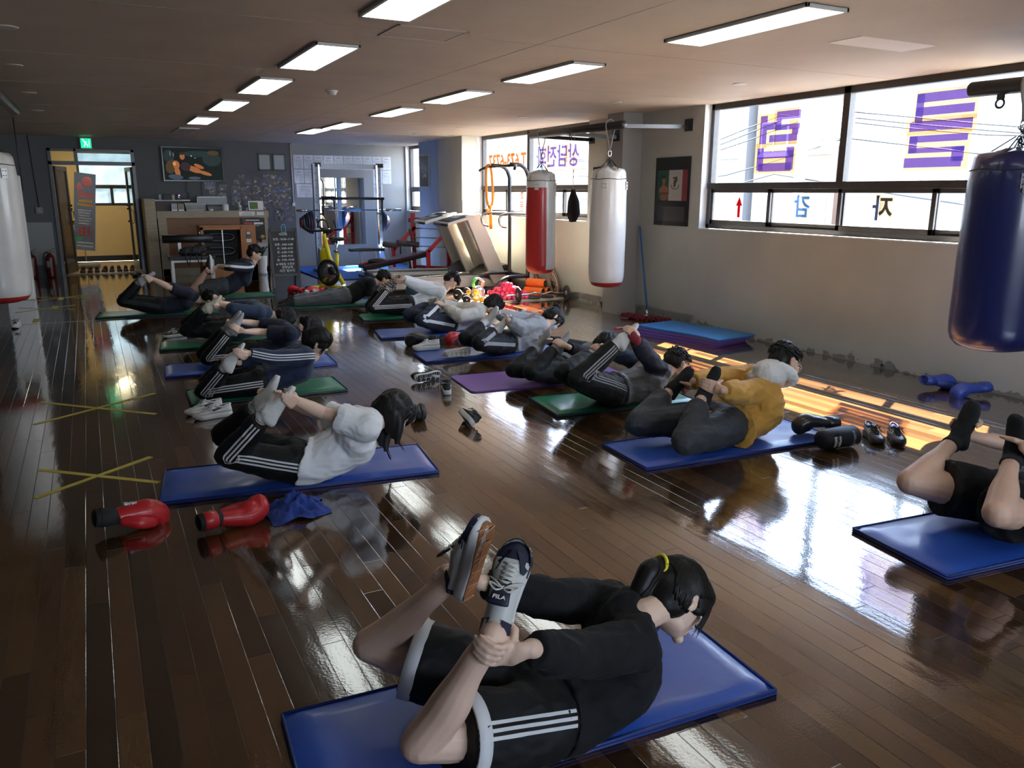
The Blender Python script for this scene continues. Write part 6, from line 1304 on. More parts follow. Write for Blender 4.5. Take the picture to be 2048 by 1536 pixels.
r = item('paste_jar', 'little jar with a pink label at the counter corner', 'jar', 3.16); MB().lathe([(.020, 0), (.022, .003), (.022, .035)], 0, 14).build('jar_body', mat('pink_label', (.45, .10, .16), .4), r); MB().lathe([(.019, .035), (.019, .06)], 0, 14).build('lid', M_white, r)
SZ = 1.441
r = item('plastic_cup', 'clear plastic cup at the left end of the raised shelf', 'cup', 1.24, SZ); MB().lathe([(.022, 0), (.03, .10), (.027, .10), (.019, .004)], 0, 14).build('cup_body', mat('cup_clear', (.4, .42, .42), .15), r)
r = item('card_box', 'dark square box on the raised shelf', 'box', 1.36, SZ); MB().box(-.055, .055, -.05, .05, 0, .11).build('box_body', M_black, r, bevel=.003); MB().box(-.057, .057, -.052, .052, .085, .112).build('lid', mat('box_lid_dark', (.02, .02, .02), .5), r, bevel=.003)
r = item('candle_jar', 'cream candle jar on the raised shelf', 'jar', 1.47, SZ); MB().lathe([(.03, 0), (.035, .004), (.035, .09), (.03, .095)], 0, 16).build('jar_body', mat('cream_wax', (.40, .37, .28), .5), r)
r = item('router', 'black router with red and blue lights on the raised shelf', 'router', 1.575, SZ); MB().box(-.045, .045, -.03, .03, 0, .11).build('casing', M_black, r, bevel=.006); MB().ell((.01, -.031, .085), .012, .003, .012).build('red_light', mat('red_led', (1, .1, .15), .4, emis=(1, .1, .15), es=6), r); MB().ell((0, -.031, .05), .007, .003, .007).build('blue_light', mat('blue_led', (.1, .3, 1), .4, emis=(.1, .3, 1), es=5), r)
tag(MB().box(1.64, 1.77, 16.93, 17.12, SZ, SZ + .03).build('set_top_box', M_black, bevel=.004), 'flat black set-top box on the raised shelf', 'electronic box')
for x, c_, lb in ((1.48, (.35, .38, .42), 'leaflet stack in a white holder, left of the pair under the raised shelf'), (1.60, (.30, .24, .17), 'brown and white leaflet holder, right of the pair under the raised shelf')):
    r = item('leaflet_holder', lb, 'leaflet holder', x); MB().box(-.05, .05, -.02, .0, 0, .13).build('holder', M_white, r); MB().box(-.045, .045, -.022, -.02, .03, .14).build('leaflets', mat('leaflet_%d' % (x * 100), c_, .6), r)
# sauna cabinet
M_cedar = mat('orange_pine', (.30, .115, .035), .5, var=.15, vs=3, stretch=(8, 8, 1)); r = thing('sauna_cabinet', 'orange pine leg sauna cabinet with a glass front and control panel', 'cabinet', (1.74, 15.35, 0), 0)
b = MB(); b.box(0, .95, 0, .5, .0, .06); b.box(0, .95, .47, .5, 0, 1.0); b.box(0, .05, 0, .5, 0, 1.0); b.box(.68, .95, 0, .5, 0, 1.0); b.box(-.01, .96, -.01, .51, .98, 1.01); b.box(0, .95, 0, .03, 0, .30); b.box(0, .70, 0, .03, .93, 1.0); b.build('cabinet_body', M_cedar, r, bevel=.003)
MB().box(.05, .68, .006, .012, .30, .93).build('glass_front', M_glass, r); MB().box(.06, .67, .30, .46, .06, .97).build('inner_lining', mat('sauna_inside', (.05, .045, .04), .7), r)
b = MB(); [b.tube(crom([(.12, .25, z), (.5, .25, z), (.60, .25, z - .06), (.5, .25, z - .12), (.12, .25, z - .12)], 5), .028, 10) for z in (.85, .60)]; b.build('heating_tube', mat('heater_grey', (.10, .10, .10), .3, metal=.6), r)
MB().box(.36, .375, -.004, .006, .30, .93).build('door_rail', M_steel, r)
b = MB(); b.box(.78, .86, -.006, 0, .78, .90); b.build('control_panel', M_black, r); b = MB(); b.box(.79, .85, -.008, -.006, .84, .89); b.box(.79, .805, -.008, -.006, .80, .81); b.box(.815, .825, -.008, -.006, .80, .81); b.box(.835, .85, -.008, -.006, .80, .81); b.box(.775, .865, -.006, 0, .70, .76); b.build('panel_print', mat('panel_grey_print', (.45, .45, .45), .5), r)
b = MB(); b.box(-.012, 0, .05, .10, .86, .90); b.build('catch', M_chrome, r)
for k in ((.06, .06), (.89, .06), (.06, .44), (.89, .44)): pass
# weight bench and bag
r = thing('weight_bench', 'black padded bench on white legs in front of the counter', 'bench', (1.15, 15.0, 0)); b = MB(); b.box(.0, .75, -.14, .14, .45, .52); b.build('seat', M_black, r, bevel=.015); b = MB(); b.tube([(-.06, .12, .80), (.75, .12, .80)], .07, 16); b.build('back_pad', M_black, r)
for x, y in ((.05, -.1), (.70, -.1), (.05, .1), (.70, .1)): b = MB(); b.box(x - .022, x + .022, y - .022, y + .022, .12, .45); b.box(x - .023, x + .023, y - .023, y + .023, 0, .025, 1); b.box(x - .02, x + .02, y - .02, y + .02, .02, .12); b.build('leg', [M_white, M_rubber], r)
b = MB(); b.box(.03, .72, -.12, -.08, .41, .45); b.box(.03, .72, .08, .12, .41, .45); b.box(.18, .23, .10, .14, .45, .78); b.build('bench_frame', M_white, r)
r = thing('duffel_bag', 'slack black duffel bag lying on the bench', 'bag', (1.55, 15.0, .522)); b = MB(); b.ell((0, 0, .075), .22, .11, .075); b.ell((.12, .02, .10), .12, .10, .08); b.ell((-.12, 0, .05), .12, .1, .05); mm = remesh(b, .012, 3, .02, 4, (9, 9, 9)); q = raw(mm); q.v = [(x, y, max(z, .001)) for x, y, z in q.v]; q.build('bag_body', M_nylon, r)
for k in (-.1, .08): b = MB(); b.tube(crom([(k - .04, -.10, .06), (k - .03, -.17, -.02), (k, -.18, -.16), (k + .04, -.17, -.02), (k + .05, -.10, .06)], 4), .010, 6, flat=.4); b.build('strap', M_nylon, r)
# plant
r = thing('potted_plant', 'white pot with a leafy orchid beside the counter', 'potted plant', (2.97, 16.45, 0)); MB().lathe([(.085, 0), (.09, .05), (.075, .055), (.10, .36), (.092, .37), (.085, .34)], 0, 24).build('pot', M_white, r); MB().lathe([(.084, .32), (.07, .345)], 0, 18).build('soil', mat('potting_soil', (.03, .02, .015), .9), r)
for i in range(9):
    a = i * 2.4; L_ = .16 + .05 * (i % 3); b = MB(); b.tube(crom([(0, 0, .33), (math.cos(a) * L_ * .4, math.sin(a) * L_ * .4, .33 + L_ * .75), (math.cos(a) * L_, math.sin(a) * L_, .33 + L_ * (.9 - .2 * (i % 2)))], 4), lerp([.008, .030, .002], 4), 8, lat=(-math.sin(a), math.cos(a), 0), flat=.14); b.build('leaf', mat('leaf_green', (.05, .11, .03), .4), r)
# chalkboard
r = thing('chalkboard_stand', 'black A-frame chalkboard with handwritten Korean opening hours', 'chalkboard', (2.91, 13.95, 0), math.radians(-2)); B = Matrix.Rotation(math.radians(-9), 4, 'X'); f = MB()
for q in ((-.235, -.20, 0, 1.0), (.20, .235, 0, 1.0), (-.235, .235, .95, 1.0), (-.235, .235, .20, .24)): f.box(q[0], q[1], -.012, .012, q[2], q[3], M=B)
f.build('front_frame', M_blackm, r); MB().box(-.20, .20, -.004, .004, .24, .95, M=B).build('board', mat('slate_black', (.012, .013, .013), .6), r); f = MB(); [f.bar(B @ V((x, .01, .97)), (x, .50, 0), .03, .02) for x in (-.22, .22)]; f.bar((-.22, .36, .28), (.22, .36, .28), .02, .02); f.build('rear_frame', M_blackm, r)
ch = MB(); M_chalk = mat('chalk_marker', (.62, .62, .60), .7)
for tx, x, z, sz in (('시간표', 0, .905, .052), ('오전 : 10:30~11:40', 0, .82, .046), ('오후 : 3:00~4:40', .0, .73, .046), ('시 : 5:00~6:10', .01, .665, .046), ('간 : 6:30~7:40', .01, .60, .046), ('~ : 8:00~9:10', .01, .535, .046), ('금 : 9:30~10:40', .01, .47, .046), ('# 새로운 오전은', .0, .40, .046), ('관장님께_', .04, .345, .05), ('시간 엄수!!!', .02, .285, .055)):
    text_mb(tx, sz, 0, .0004, .0006, ch, B @ basis((1, 0, 0), (0, 0, 1), (0, -1, 0), (x, -.0055, z)))
ch.build('lettering', M_chalk, r)
r2 = bpy.data.objects.new('cord_loop', None); COL.objects.link(r2); r2.parent = r; r2.location = (-.04, -.15, .97); r2['label'] = 'light blue cord loop'; B2 = MB(); B2.tube([V((.035 * math.cos(a), -.025 - .004 * math.sin(a), .03 + .075 * math.sin(a))) for a in [2 * PI * k / 16 for k in range(17)]], .006, 6, cap=False); B2.build('cord', mat('sky_blue_cord', (.05, .35, .55), .5), r2)
tag(MB().box(2.96, 3.34, YB - .01, YB, .62, .92).build('notice_sheet', mat('grey_notice', (.30, .31, .32), .5)), 'plain grey sheet on the wall behind the chalkboard', 'notice')
# ================================================================ gym machines
M_rackp = mat('pale_blue_steel', (.40, .50, .62), .35, var=.03); M_pad = mat('black_vinyl_pad', (.02, .018, .02), .35); M_maroon = mat('maroon_pad', (.045, .015, .022), .4)
tag(MB().box(3.75, 6.15, 14.75, 17.6, 0, .02).box(3.74, 6.16, 14.74, 17.61, 0, .012, 1).build('rubber_floor_mat', [mat('blue_gym_mat', (.02, .13, .55), .6), M_edge]), 'large blue floor mat under the squat machine and bench', 'floor mat')
r = thing('smith_machine', 'pale blue squat machine with guided barbell and weight plates in front of the mirror', 'gym machine', (4.72, 16.3, .02)); X0, X1 = -.66, .64
for sx in (X0, X1):
    b = MB(); b.box(sx - .045, sx + .045, -.05, .05, .05, 2.12); b.build('upright', M_rackp, r, bevel=.006); k = 1 if sx < 0 else -1
    b = MB(); b.box(sx + k * .06 - .015, sx + k * .06 + .015, -.12, -.09, .1, 2.1); b.build('guide_rod', M_chrome, r)
    b = MB(); [b.ell((sx, -.052, .4 + .14 * i), .010, .006, .010, n=8, k=6) for i in range(12)]; b.build('bolt', M_black, r)
    b = MB(); b.prism([(-.70, 0), (.25, 0), (.25, .07), (-.05, .07), (-.16, .48), (-.24, .50), (-.34, .44), (-.62, .07), (-.70, .06)], sx - .05, sx + .05, 'x'); b.build('foot', M_rackp, r, bevel=.006); b = MB(); b.box(sx - .06, sx + .06, -.72, .27, -.0, .025); b.build('foot_pad', M_blackm, r)
b = MB(); b.box(X0, X1, -.04, .04, 2.03, 2.12); b.build('top_beam', M_rackp, r, bevel=.004); b = MB(); b.box(X0 - .0, X0 + .12, -.06, .06, 2.06, 2.14); b.box(X1 - .02, X1 + .10, -.06, .06, 2.06, 2.14); b.build('end_cap', M_black, r); b = MB(); b.box(X0, X1, .12, .18, .02, .08); b.build('rear_beam', M_rackp, r)
b = MB(); b.tube([(X0 + .06, -.30, 1.12), (X0 + .06, -.34, 1.45)], .022, 8); b.tube([(X1 - .04, -.34, 1.45), (X1 - .04, -.30, 1.12)], .022, 8); b.tube([(X0 + .03, -.34, 1.45), (X1, -.34, 1.45)], .028, 8); b.bar((X0 + .05, -.30, 1.15), (X0 + .05, -.10, 1.15), .03, .03); b.bar((X1 - .04, -.30, 1.15), (X1 - .04, -.10, 1.15), .03, .03); b.build('front_handle_frame', M_black, r)
b = MB(); b.tube([(-1.08, -.105, 1.22), (1.08, -.105, 1.22)], .014, 10); b.tube([(-1.08, -.105, 1.22), (-.78, -.105, 1.22)], .022, 12); b.tube([(.76, -.105, 1.22), (1.08, -.105, 1.22)], .026, 12); b.tube([(-.12, -.105, 1.22), (.22, -.105, 1.22)], .03, 12, 1); b.build('barbell', [M_chrome, mat('blue_bar_pad', (.12, .28, .6), .5)], r)
for side, xs in ((-1, X0 - .07), (1, X1 + .05)):
    for i, R_ in enumerate((.225, .215, .19, .16, .13, .10)):
        x = xs + side * (.03 + .042 * i) * (1 if side < 0 else .55); b = MB(); Mx = Matrix.Rotation(PI / 2, 3, 'Y'); b.lathe([(.03, -.016), (R_ * .97, -.016), (R_, -.008), (R_, .008), (R_ * .97, .016), (.03, .016)], 0, 28, M=Mx, c=(x, .02, .98)); b.build('weight_plate', mat('plate_blue', (.02, .06, .14), .5) if i % 2 == 0 else mat('plate_dark_red', (.13, .02, .03), .5) if i % 4 == 1 else M_rubber, r)
r = thing('flat_bench', 'small black padded bench on pale blue legs inside the squat machine', 'bench', (4.90, 15.78, .02)); b = MB(); b.box(-.34, .34, -.13, .13, .42, .48); b.build('seat', M_pad, r, bevel=.015)
for x in (-.12, .22): b = MB(); b.bar((x, 0, .42), (x + .03, 0, 0), .06, .05); b.build('leg', M_rackp, r)
b = MB(); b.box(-.2, .32, -.15, .15, 0, .03); b.build('base', M_rackp, r)
# spin bike
r = thing('spin_bike', 'bright yellow spin bike with black flywheel', 'exercise bike', (3.46, 13.16, 0), math.radians(-52)); b = MB()
b.tube([(-.25, .06, .10), (-.19, .06, .62), (-.14, .06, .78)], .032, 10); b.tube([(-.14, .06, .88), (-.06, .06, .55), (.20, .06, .12)], .036, 10); b.tube([(.10, .06, .60), (.08, .06, .30), (.02, .06, .36)], .032, 10); b.tube([(-.14, .06, .70), (-.14, .06, .93)], .032, 10); b.ell((-.15, .06, .58), .10, .035, .12); b.build('frame', M_yellow, r)
b = MB(); b.tube([(-.30, -.22, .045), (-.30, .34, .045)], .034, 12); b.tube([(.26, -.22, .045), (.26, .34, .045)], .034, 12); b.tube([(-.30, .06, .06), (.26, .06, .06)], .028, 8); b.build('base_bar', M_yellow, r); b = MB(); [b.tube([(x, y, .045), (x, y + d_, .045)], .042, 12) for x in (-.30, .26) for y, d_ in ((-.26, .05), (.34, .05))]; b.build('end_cap', M_black, r)
b = MB(); Mx = Matrix.Rotation(PI / 2, 3, 'X'); b.lathe([(.02, -.018), (.21, -.018), (.22, -.01), (.22, .01), (.21, .018), (.02, .018)], 0, 36, M=Mx, c=(-.03, -.02, .30)); b.lathe([(.05, -.025), (.16, -.022), (.165, .022), (.05, .025)], 1, 30, M=Mx, c=(-.03, -.02, .30)); b.build('flywheel', [M_blackm, M_steel], r)
b = MB(); b.tube([(-.14, .06, .93), (-.14, .06, 1.02)], .022, 10); b.tube(crom([(-.40, -.12, 1.16), (-.36, -.13, 1.03), (-.20, -.10, .98), (.0, -.08, .99), (.14, -.06, 1.0)], 5), .017, 10); b.tube(crom([(-.40, .22, 1.16), (-.36, .23, 1.03), (-.20, .20, .98), (.0, .18, .99), (.14, .16, 1.0)], 5), .017, 10); b.tube([(-.14, -.1, .98), (-.14, .22, .98)], .017, 8); b.tube(crom([(-.22, .0, 1.02), (-.19, .02, 1.14), (-.08, .04, 1.14), (-.02, .04, 1.02)], 5), .016, 8); b.build('handlebar', M_rubber, r)
b = MB(); b.tube([(.10, .06, .60), (.10, .06, .82)], .020, 10); b.build('seat_post', M_chrome, r); b = MB(); b.ell((.16, .06, .85), .13, .085, .035); b.ell((.04, .06, .85), .10, .035, .028); raw(remesh(b, .012, 2)).build('saddle', M_pad, r)
b = MB(); b.tube([(.06, -.06, .34), (.16, -.08, .30)], .012, 8); b.box(.14, .24, -.16, -.08, .285, .31); b.tube([(.06, .14, .34), (-.04, .16, .40)], .012, 8); b.box(-.10, 0, .16, .24, .39, .415); b.build('pedal', M_blackm, r); b = MB(); b.lathe([(.02, -.012), (.07, -.012), (.07, .012)], 0, 20, M=Mx, c=(.06, -.05, .34)); b.build('crank', M_blackm, r); b = MB(); b.lathe([(.03, -.01), (.035, 0), (.03, .01)], 0, 14, M=Mx, c=(.12, -.0, .66)); b.build('tension_knob', M_chrome, r)
# decline bench, red rack
r = thing('sit_up_bench', 'long low decline sit-up bench with dark maroon pads and foam leg rollers', 'bench', (4.50, 14.88, .02)); b = MB(); b.bar((0, 0, .20), (1.35, .15, .42), .30, .07, up=(0, 0, 1)); b.build('long_pad', M_maroon, r, bevel=.02); b = MB(); b.bar((.05, 0, .135), (1.38, .15, .355), .07, .05); b.bar((.1, 0, .14), (.1, 0, 0), .05, .05); b.bar((1.0, .12, .30), (1.05, .12, 0), .05, .05); b.box(.0, .2, -.2, .2, 0, .04); b.build('bench_frame', M_blackm, r); b = MB(); b.ell((.32, -.02, .30), .20, .09, .05); raw(remesh(b, .014, 2)).build('rolled_towel', M_black, r)
b = MB(); b.bar((.02, .05, .26), (.45, .10, .34), .10, .012); b.build('red_towel', mat('bright_red_cloth', (.7, .10, .08), .8), r)
b = MB(); [b.tube([(x0, .15, z), (x0 + .24, .15, z - .03)], .055, 14) for x0, z in ((.50, .60), (.78, .62), (.98, .60))]; b.build('foam_roller', mat('foam_dark', (.05, .04, .04), .6), r); b = MB(); b.tube([(1.12, .15, .45), (1.08, .15, .72), (1.04, .15, .88)], .016, 8); b.tube([(.85, .15, .40), (.85, .15, .60)], .016, 8); b.tube([(1.16, .15, .40), (1.14, .15, .80)], .014, 8); b.build('lever', M_black, r)
r = thing('dumbbell_rack', 'red steel angled rack beside the treadmills', 'rack', (5.28, 15.0, 0))
for dx, dy in ((0, .35), (.42, -.45)):
    b = MB(); b.box(dx, dx + .07, dy - .03, dy + .03, 0, .52); b.bar((dx + .03, dy, .48), (dx + .50, dy, .93), .06, .07); b.box(dx + .42, dx + .50, dy - .03, dy + .03, 0, 1.20); b.build('side_frame', M_red, r, bevel=.004)
b = MB(); b.bar((.02, -.45, .12), (.02, .35, .12), .05, .05); b.bar((.86, -.4, .15), (.44, .35, .15), .05, .05); b.build('cross_bar', M_red, r); b = MB(); [b.tube([(.46, .35, z), (.9, -.45, z)], .012, 8) for z in (.55, .72, .9)]; b.build('shelf_rail', M_steel, r)
Mx = Matrix.Rotation(PI / 2, 3, 'Y')
for i, (x, y, z) in enumerate(((5.66, 15.22, 1.06), (5.80, 15.22, 1.06))):
    r = thing('small_dumbbell', 'small red dumbbell hanging on the red rack, %s one' % ('left', 'right')[i], 'dumbbell', (x, y, z)); b = MB(); b.lathe([(.03, -.02), (.05, -.014), (.05, .014), (.03, .02)], 0, 16, c=(0, -.05, 0), M=Matrix.Rotation(PI / 2, 3, 'X')); b.lathe([(.03, -.02), (.05, -.014), (.05, .014), (.03, .02)], 0, 16, c=(0, .05, 0), M=Matrix.Rotation(PI / 2, 3, 'X')); b.build('dumbbell_head', M_red, r); MB().tube([(0, -.06, 0), (0, .06, 0)], .012, 8).build('dumbbell_grip', M_chrome, r)
r = thing('folded_belt', 'dark blue padded weight belt hanging on the red rack', 'belt', (6.14, 14.40, .95)); b = MB(); b.tube(crom([(-.06, 0, .10), (0, -.03, -.05), (.05, 0, -.12), (.08, .02, .0)], 4), .045, 10, flat=.4); raw(remesh(b, .012, 2)).build('belt_body', mat('blue_belt', (.02, .07, .2), .6), r)
# treadmills
M_tw = mat('treadmill_ivory', (.55, .52, .44), .4); M_belt = mat('treadmill_belt', (.06, .06, .062), .6)
def treadmill(label, x, y, ang):
    """front at +x; deck runs back along -x"""
    r = thing('treadmill', label, 'treadmill', (x, y, 0), ang, 'treadmills'); b = MB(); b.box(-1.55, .25, -.36, .36, .05, .20); b.build('deck_base', M_tw, r, bevel=.01)
    b = MB(); b.box(-1.6, .1, -.24, .24, .205, .222); b.build('running_belt', M_belt, r); b = MB(); b.box(-1.58, .10, -.36, -.25, .20, .235); b.box(-1.58, .10, .25, .36, .20, .235); b.build('side_rail', M_tw, r, bevel=.004); b = MB(); b.box(-1.62, -1.52, -.36, .36, .06, .21); b.build('rear_cap', M_black, r, bevel=.01)
    b = MB(); b.prism([(-.12, .22), (.10, .36), (.38, .42), (.48, .30), (.48, .05), (.25, .05)], -.36, .36, 'y'); b.build('motor_hood', M_black, r, bevel=.02); b = MB(); b.tube(crom([(.05, -.1, .345), (.12, -.15, .37), (.2, -.08, .395), (.12, 0, .378), (.2, .1, .395)], 4), .004, 6); b.build('hood_emblem', M_steel, r)
    for sy in (-1, 1): b = MB(); b.prism([(.12, .10), (.40, .10), (-.10, 1.26), (-.36, 1.22)], sy * .37 - .045, sy * .37 + .045, 'y'); b.build('side_upright', M_tw, r, bevel=.012)
    b = MB(); b.prism([(.20, .42), (.24, .44), (-.14, 1.22), (-.20, 1.2)], -.30, .30, 'y'); b.build('front_shield', M_tw, r)
    B = Matrix.Rotation(math.radians(-16), 4, 'Y'); b = MB(); b.box(-.34, .16, -.42, .42, 1.20, 1.25, M=B); b.build('console', M_tw, r, bevel=.012); b = MB(); b.box(-.30, .10, -.36, .36, 1.252, 1.258, M=B); b.build('console_panel', M_black, r); b = MB(); b.box(-.12, -.02, -.18, .18, 1.259, 1.261, M=B); [b.ell(B @ V((-.2, -.24 + .1 * k, 1.26)), .016, .022, .003, n=10, k=6) for k in range(6)]; b.build('console_buttons', mat('console_grey', (.30, .31, .33), .4), r)
    b = MB(); b.tube([B @ V((-.36, -.40, 1.22)), B @ V((-.36, .40, 1.22))], .02, 8); b.build('handlebar', M_black, r); return r
t1 = treadmill('ivory treadmill with black motor hood, the further one beside the red rack', 5.86, 13.48, math.radians(-8)); t2 = treadmill('ivory treadmill nearer the black pull-up tower', 5.90, 12.58, math.radians(-8))
# pull-up tower with orange band
r = thing('pull_up_tower', 'black pull-up and dip tower in front of the far window', 'gym machine', (6.02, 11.60, 0))
for y in (-.32, .32): b = MB(); b.tube(crom([(.12, y, .05), (.12, y, 1.6), (.11, y, 1.86), (.0, y, 2.0), (-.20, y, 2.02)], 6), .030, 12); b.build('upright', M_blackm, r); b = MB(); b.tube(crom([(-.50, y * 1.2, .05), (-.42, y * 1.2, .22), (-.25, y * 1.1, .30), (.12, y, .30)], 5), .030, 10); b.tube([(-.5, y * 1.2, .035), (.25, y, .035)], .032, 10); b.build('foot', M_blackm, r); b = MB(); b.tube(crom([(.12, y, 1.28), (-.25, y, 1.28), (-.38, y, 1.22), (-.36, y, 1.10), (-.26, y, 1.07)], 5), .018, 10); b.build('dip_handle', M_chrome, r)
b = MB(); b.tube([(-.20, -.5, 2.0), (-.20, .5, 2.0)], .020, 10); b.tube([(-.20, -.5, 2.0), (-.28, -.62, 1.94)], .022, 10); b.tube([(-.20, .5, 2.0), (-.28, .62, 1.94)], .022, 10); b.build('top_bar', M_blackm, r)
for z in (.30, 1.28): b = MB(); b.bar((.12, -.32, z), (.12, .32, z), .045, .045); b.build('cross_bar', M_blackm, r)
r = thing('resistance_band', 'orange resistance band knotted over the pull-up bar', 'band', (5.80, 11.98, 2.0)); b = MB(); pts = crom([(-.03, 0, .028), (-.06, -.02, -.1), (-.055, -.03, -.5), (.0, -.03, -.64), (.05, -.03, -.5), (.035, -.02, -.1), (.0, 0, .032), (-.03, 0, .030)], 6); b.tube(pts, .020, 8, lat=(.9, -.45, 0), flat=.2); b.tube([(0, -.04, -.62), (.005, -.05, -.98)], .024, 8, lat=(.9, -.45, 0), flat=.2); b.tube([(0, -.04, -.62), (-.10, -.05, -.76)], .022, 8, lat=(1, 0, .5), flat=.2); b.ell((0, -.04, -.63), .035, .025, .03); b.build('band', mat('orange_rubber', (.9, .30, .02), .5), r)

# ================================================================ small weights by the wall
tag(MB().box(4.75, 6.42, 10.62, 11.18, 0, .02).build('weight_board', mat('pale_board', (.45, .42, .38), .5)), 'low pale board on the floor under the small weights', 'floor board'); BZ = .021
r = thing('curl_barbell', 'curl barbell with two black plates on the floor', 'barbell', (5.56, 10.50, .115), math.radians(-5)); b = MB(); b.tube(crom([(-.22, 0, 0), (.0, 0, 0), (.16, 0, .0), (.28, 0, .02), (.40, 0, -.01), (.52, 0, .02), (.64, 0, 0), (.84, 0, 0), (1.0, 0, 0)], 4), .013, 10); b.build('bar', M_chrome, r)
for x in (.0, .80): b = MB(); b.lathe([(.02, -.014), (.10, -.014), (.114, -.008), (.114, .008), (.10, .014), (.02, .014)], 0, 28, M=Mx, c=(x, 0, 0)); b.lathe([(.02, -.018), (.035, -.018), (.035, .018)], 1, 16, M=Mx, c=(x, 0, 0)); b.build('weight_plate', [M_rubber, M_steel], r)
b = MB(); b.ell((0, 0, 0), .01, .01, .01)
def lying(name, label, cat, x, y, z, ang, group): return thing(name, label, cat, (x, y, z), ang, group)
Mor = mat('orange_foam', (.80, .17, .02), .6, bump=.5, bs=40)
for i, (x, y, z, lb) in enumerate(((6.14, 10.99, BZ + .196, 'orange hollow foam roller lying on top of the other two'), (6.07, 10.94, BZ + .072, 'orange foam roller at the bottom left of the little stack'), (6.22, 11.02, BZ + .072, 'orange foam roller at the bottom right, half hidden by the round boards'))):
    r = thing('foam_roller', lb, 'foam roller', (x, y, z), math.radians(-62), 'orange foam rollers'); b = MB(); n = 28
    def rg(x_, R_): return [V((x_, R_ * math.cos(2 * PI * k / n), R_ * math.sin(2 * PI * k / n))) for k in range(n)]
    def rg2(x_): return [V((x_, (.070 - .004 * (k % 2)) * math.cos(2 * PI * k / n), (.070 - .004 * (k % 2)) * math.sin(2 * PI * k / n))) for k in range(n)]
    b.loft([rg(-.165, .052), rg(-.165, .064), rg2(-.155), rg2(-.05), rg(-.04, .064), rg2(-.03), rg2(.155), rg(.165, .064), rg(.165, .052)], 0, False); b.build('foam', Mor, r); b = MB(); b.loft([rg(-.164, .052), rg(-.164, .046), rg(.164, .046), rg(.164, .052)], 0, False); b.loft([rg(-.02, .046), rg(.0, .01)], 0, True); b.build('core_tube', M_black, r)
for i, (x, y, lb, ti) in enumerate(((6.44, 11.42, 'round wooden balance board furthest left, behind the orange rollers', -.3), (6.33, 10.68, 'front round wooden balance board with pale spokes', -.32), (6.515, 11.04, 'round wooden balance board behind the front one', -.10))):
    r = thing('balance_board', lb, 'balance board', (x - .04, y, .222), 0, 'round balance boards'); r.rotation_euler = (0, PI / 2 + ti * .55, -.25); b = MB(); b.lathe([(.0, -.012), (.195, -.012), (.20, 0), (.195, .012), (.0, .012)], 0, 36); b.build('disc', mat('board_dark_grip', (.10, .085, .075), .8), r)
    b = MB()
    for s_ in (-1, 1):
        z = .0135 * s_; b.tube([(.185 * math.cos(a), .185 * math.sin(a), z) for a in [2 * PI * k / 36 for k in range(37)]], .006, 6, cap=False, flat=.3, lat=V((0, 0, 1))); b.lathe([(.045, z - .002), (.045, z + .002)], 0, 20)
        for k in range(8): a = PI / 4 * k; b.bar((.04 * math.cos(a), .04 * math.sin(a), z), (.185 * math.cos(a), .185 * math.sin(a), z), .008, .003)
    b.build('pale_inlay', mat('pale_wood', (.55, .38, .22), .6), r)
    if i == 1: b = MB(); b.ell((0, 0, -.02), .06, .06, .03); b.build('pivot', M_black, r)
r = thing('kettlebell', 'chrome and grey kettlebell with a green and orange handle sticker', 'kettlebell', (5.16, 11.06, BZ)); b = MB(); b.ell((0, 0, .10), .105, .105, .095); b.tube(crom([(-.07, 0, .16), (-.075, 0, .26), (0, 0, .31), (.075, 0, .26), (.07, 0, .16)], 5), .018, 10); raw(remesh(b, .010, 2)).build('kettlebell_body', mat('kettle_grey', (.32, .30, .31), .35, metal=.3), r); b = MB(); b.tube(crom([(-.075, -.002, .18), (-.080, -.002, .25), (-.03, -.002, .31)], 4), .022, 10); b.build('green_grip', mat('green_vinyl_bright', (.12, .6, .08), .5), r); b = MB(); b.tube(crom([(.035, -.01, .14), (.072, -.01, .20), (.076, -.01, .26)], 4), .024, 10); b.build('pink_grip', mat('pink_vinyl', (.8, .32, .25), .5), r)
# pink dumbbells piled up
Mpk = mat('pink_vinyl_coating', (.85, .06, .16), .38); p0 = thing('vinyl_dumbbell', 'pink', 'dumbbell', (0, 0, 0)); b = MB(); hx = [(.036 * math.cos(PI / 3 * k), .036 * math.sin(PI / 3 * k)) for k in range(6)]
for x in (-.052, .052): b = MB(); b.loft([[V((x + dx, a * s_, c_ * s_)) for a, c_ in hx] for dx, s_ in ((-.028, .72), (-.020, 1), (.020, 1), (.028, .72))], 0, True, True); b.build('dumbbell_head', Mpk, p0); MB().tube([(-.03, 0, 0), (.03, 0, 0)], .014, 8).build('dumbbell_grip', Mpk, p0)
k_ = 0; rr_ = random.Random(5); GP = 'pink vinyl dumbbells in the pile'
for lay, (nx, ny) in enumerate(((8, 2), (7, 2), (5, 1), (2, 1))):
    for i in range(nx):
        for j in range(ny):
            x = 5.28 + .0755 * (i + lay * .5 + (1 if lay == 3 else 0)); y = 10.76 + .172 * j + (0.02 if ny == 1 else 0); z = BZ + .034 + lay * .0635
            lb = 'pink vinyl dumbbell in the big heap, %s layer, %s from the left%s' % (('bottom', 'second', 'third', 'topmost')[lay], OW[i], '' if ny == 1 else (', near side', ', far side')[j])
            o = p0 if k_ == 0 else dup(p0); k_ += 1; o.location = (x, y, z); o.rotation_euler = (0, 0, PI / 2 + rr_.uniform(-.03, .03)); o['label'] = lb; o['group'] = GP
for i in range(5):
    o = dup(p0, (5.62 + .075 * (i % 3), 11.10, BZ + .034 + .0635 * (i // 3)), (0, 0, PI / 2)); o['label'] = 'pink vinyl dumbbell in the small heap by the tower, ' + ('lower left', 'lower middle', 'lower right', 'upper left', 'upper right')[i]; o['group'] = 'pink vinyl dumbbells in the small heap behind'
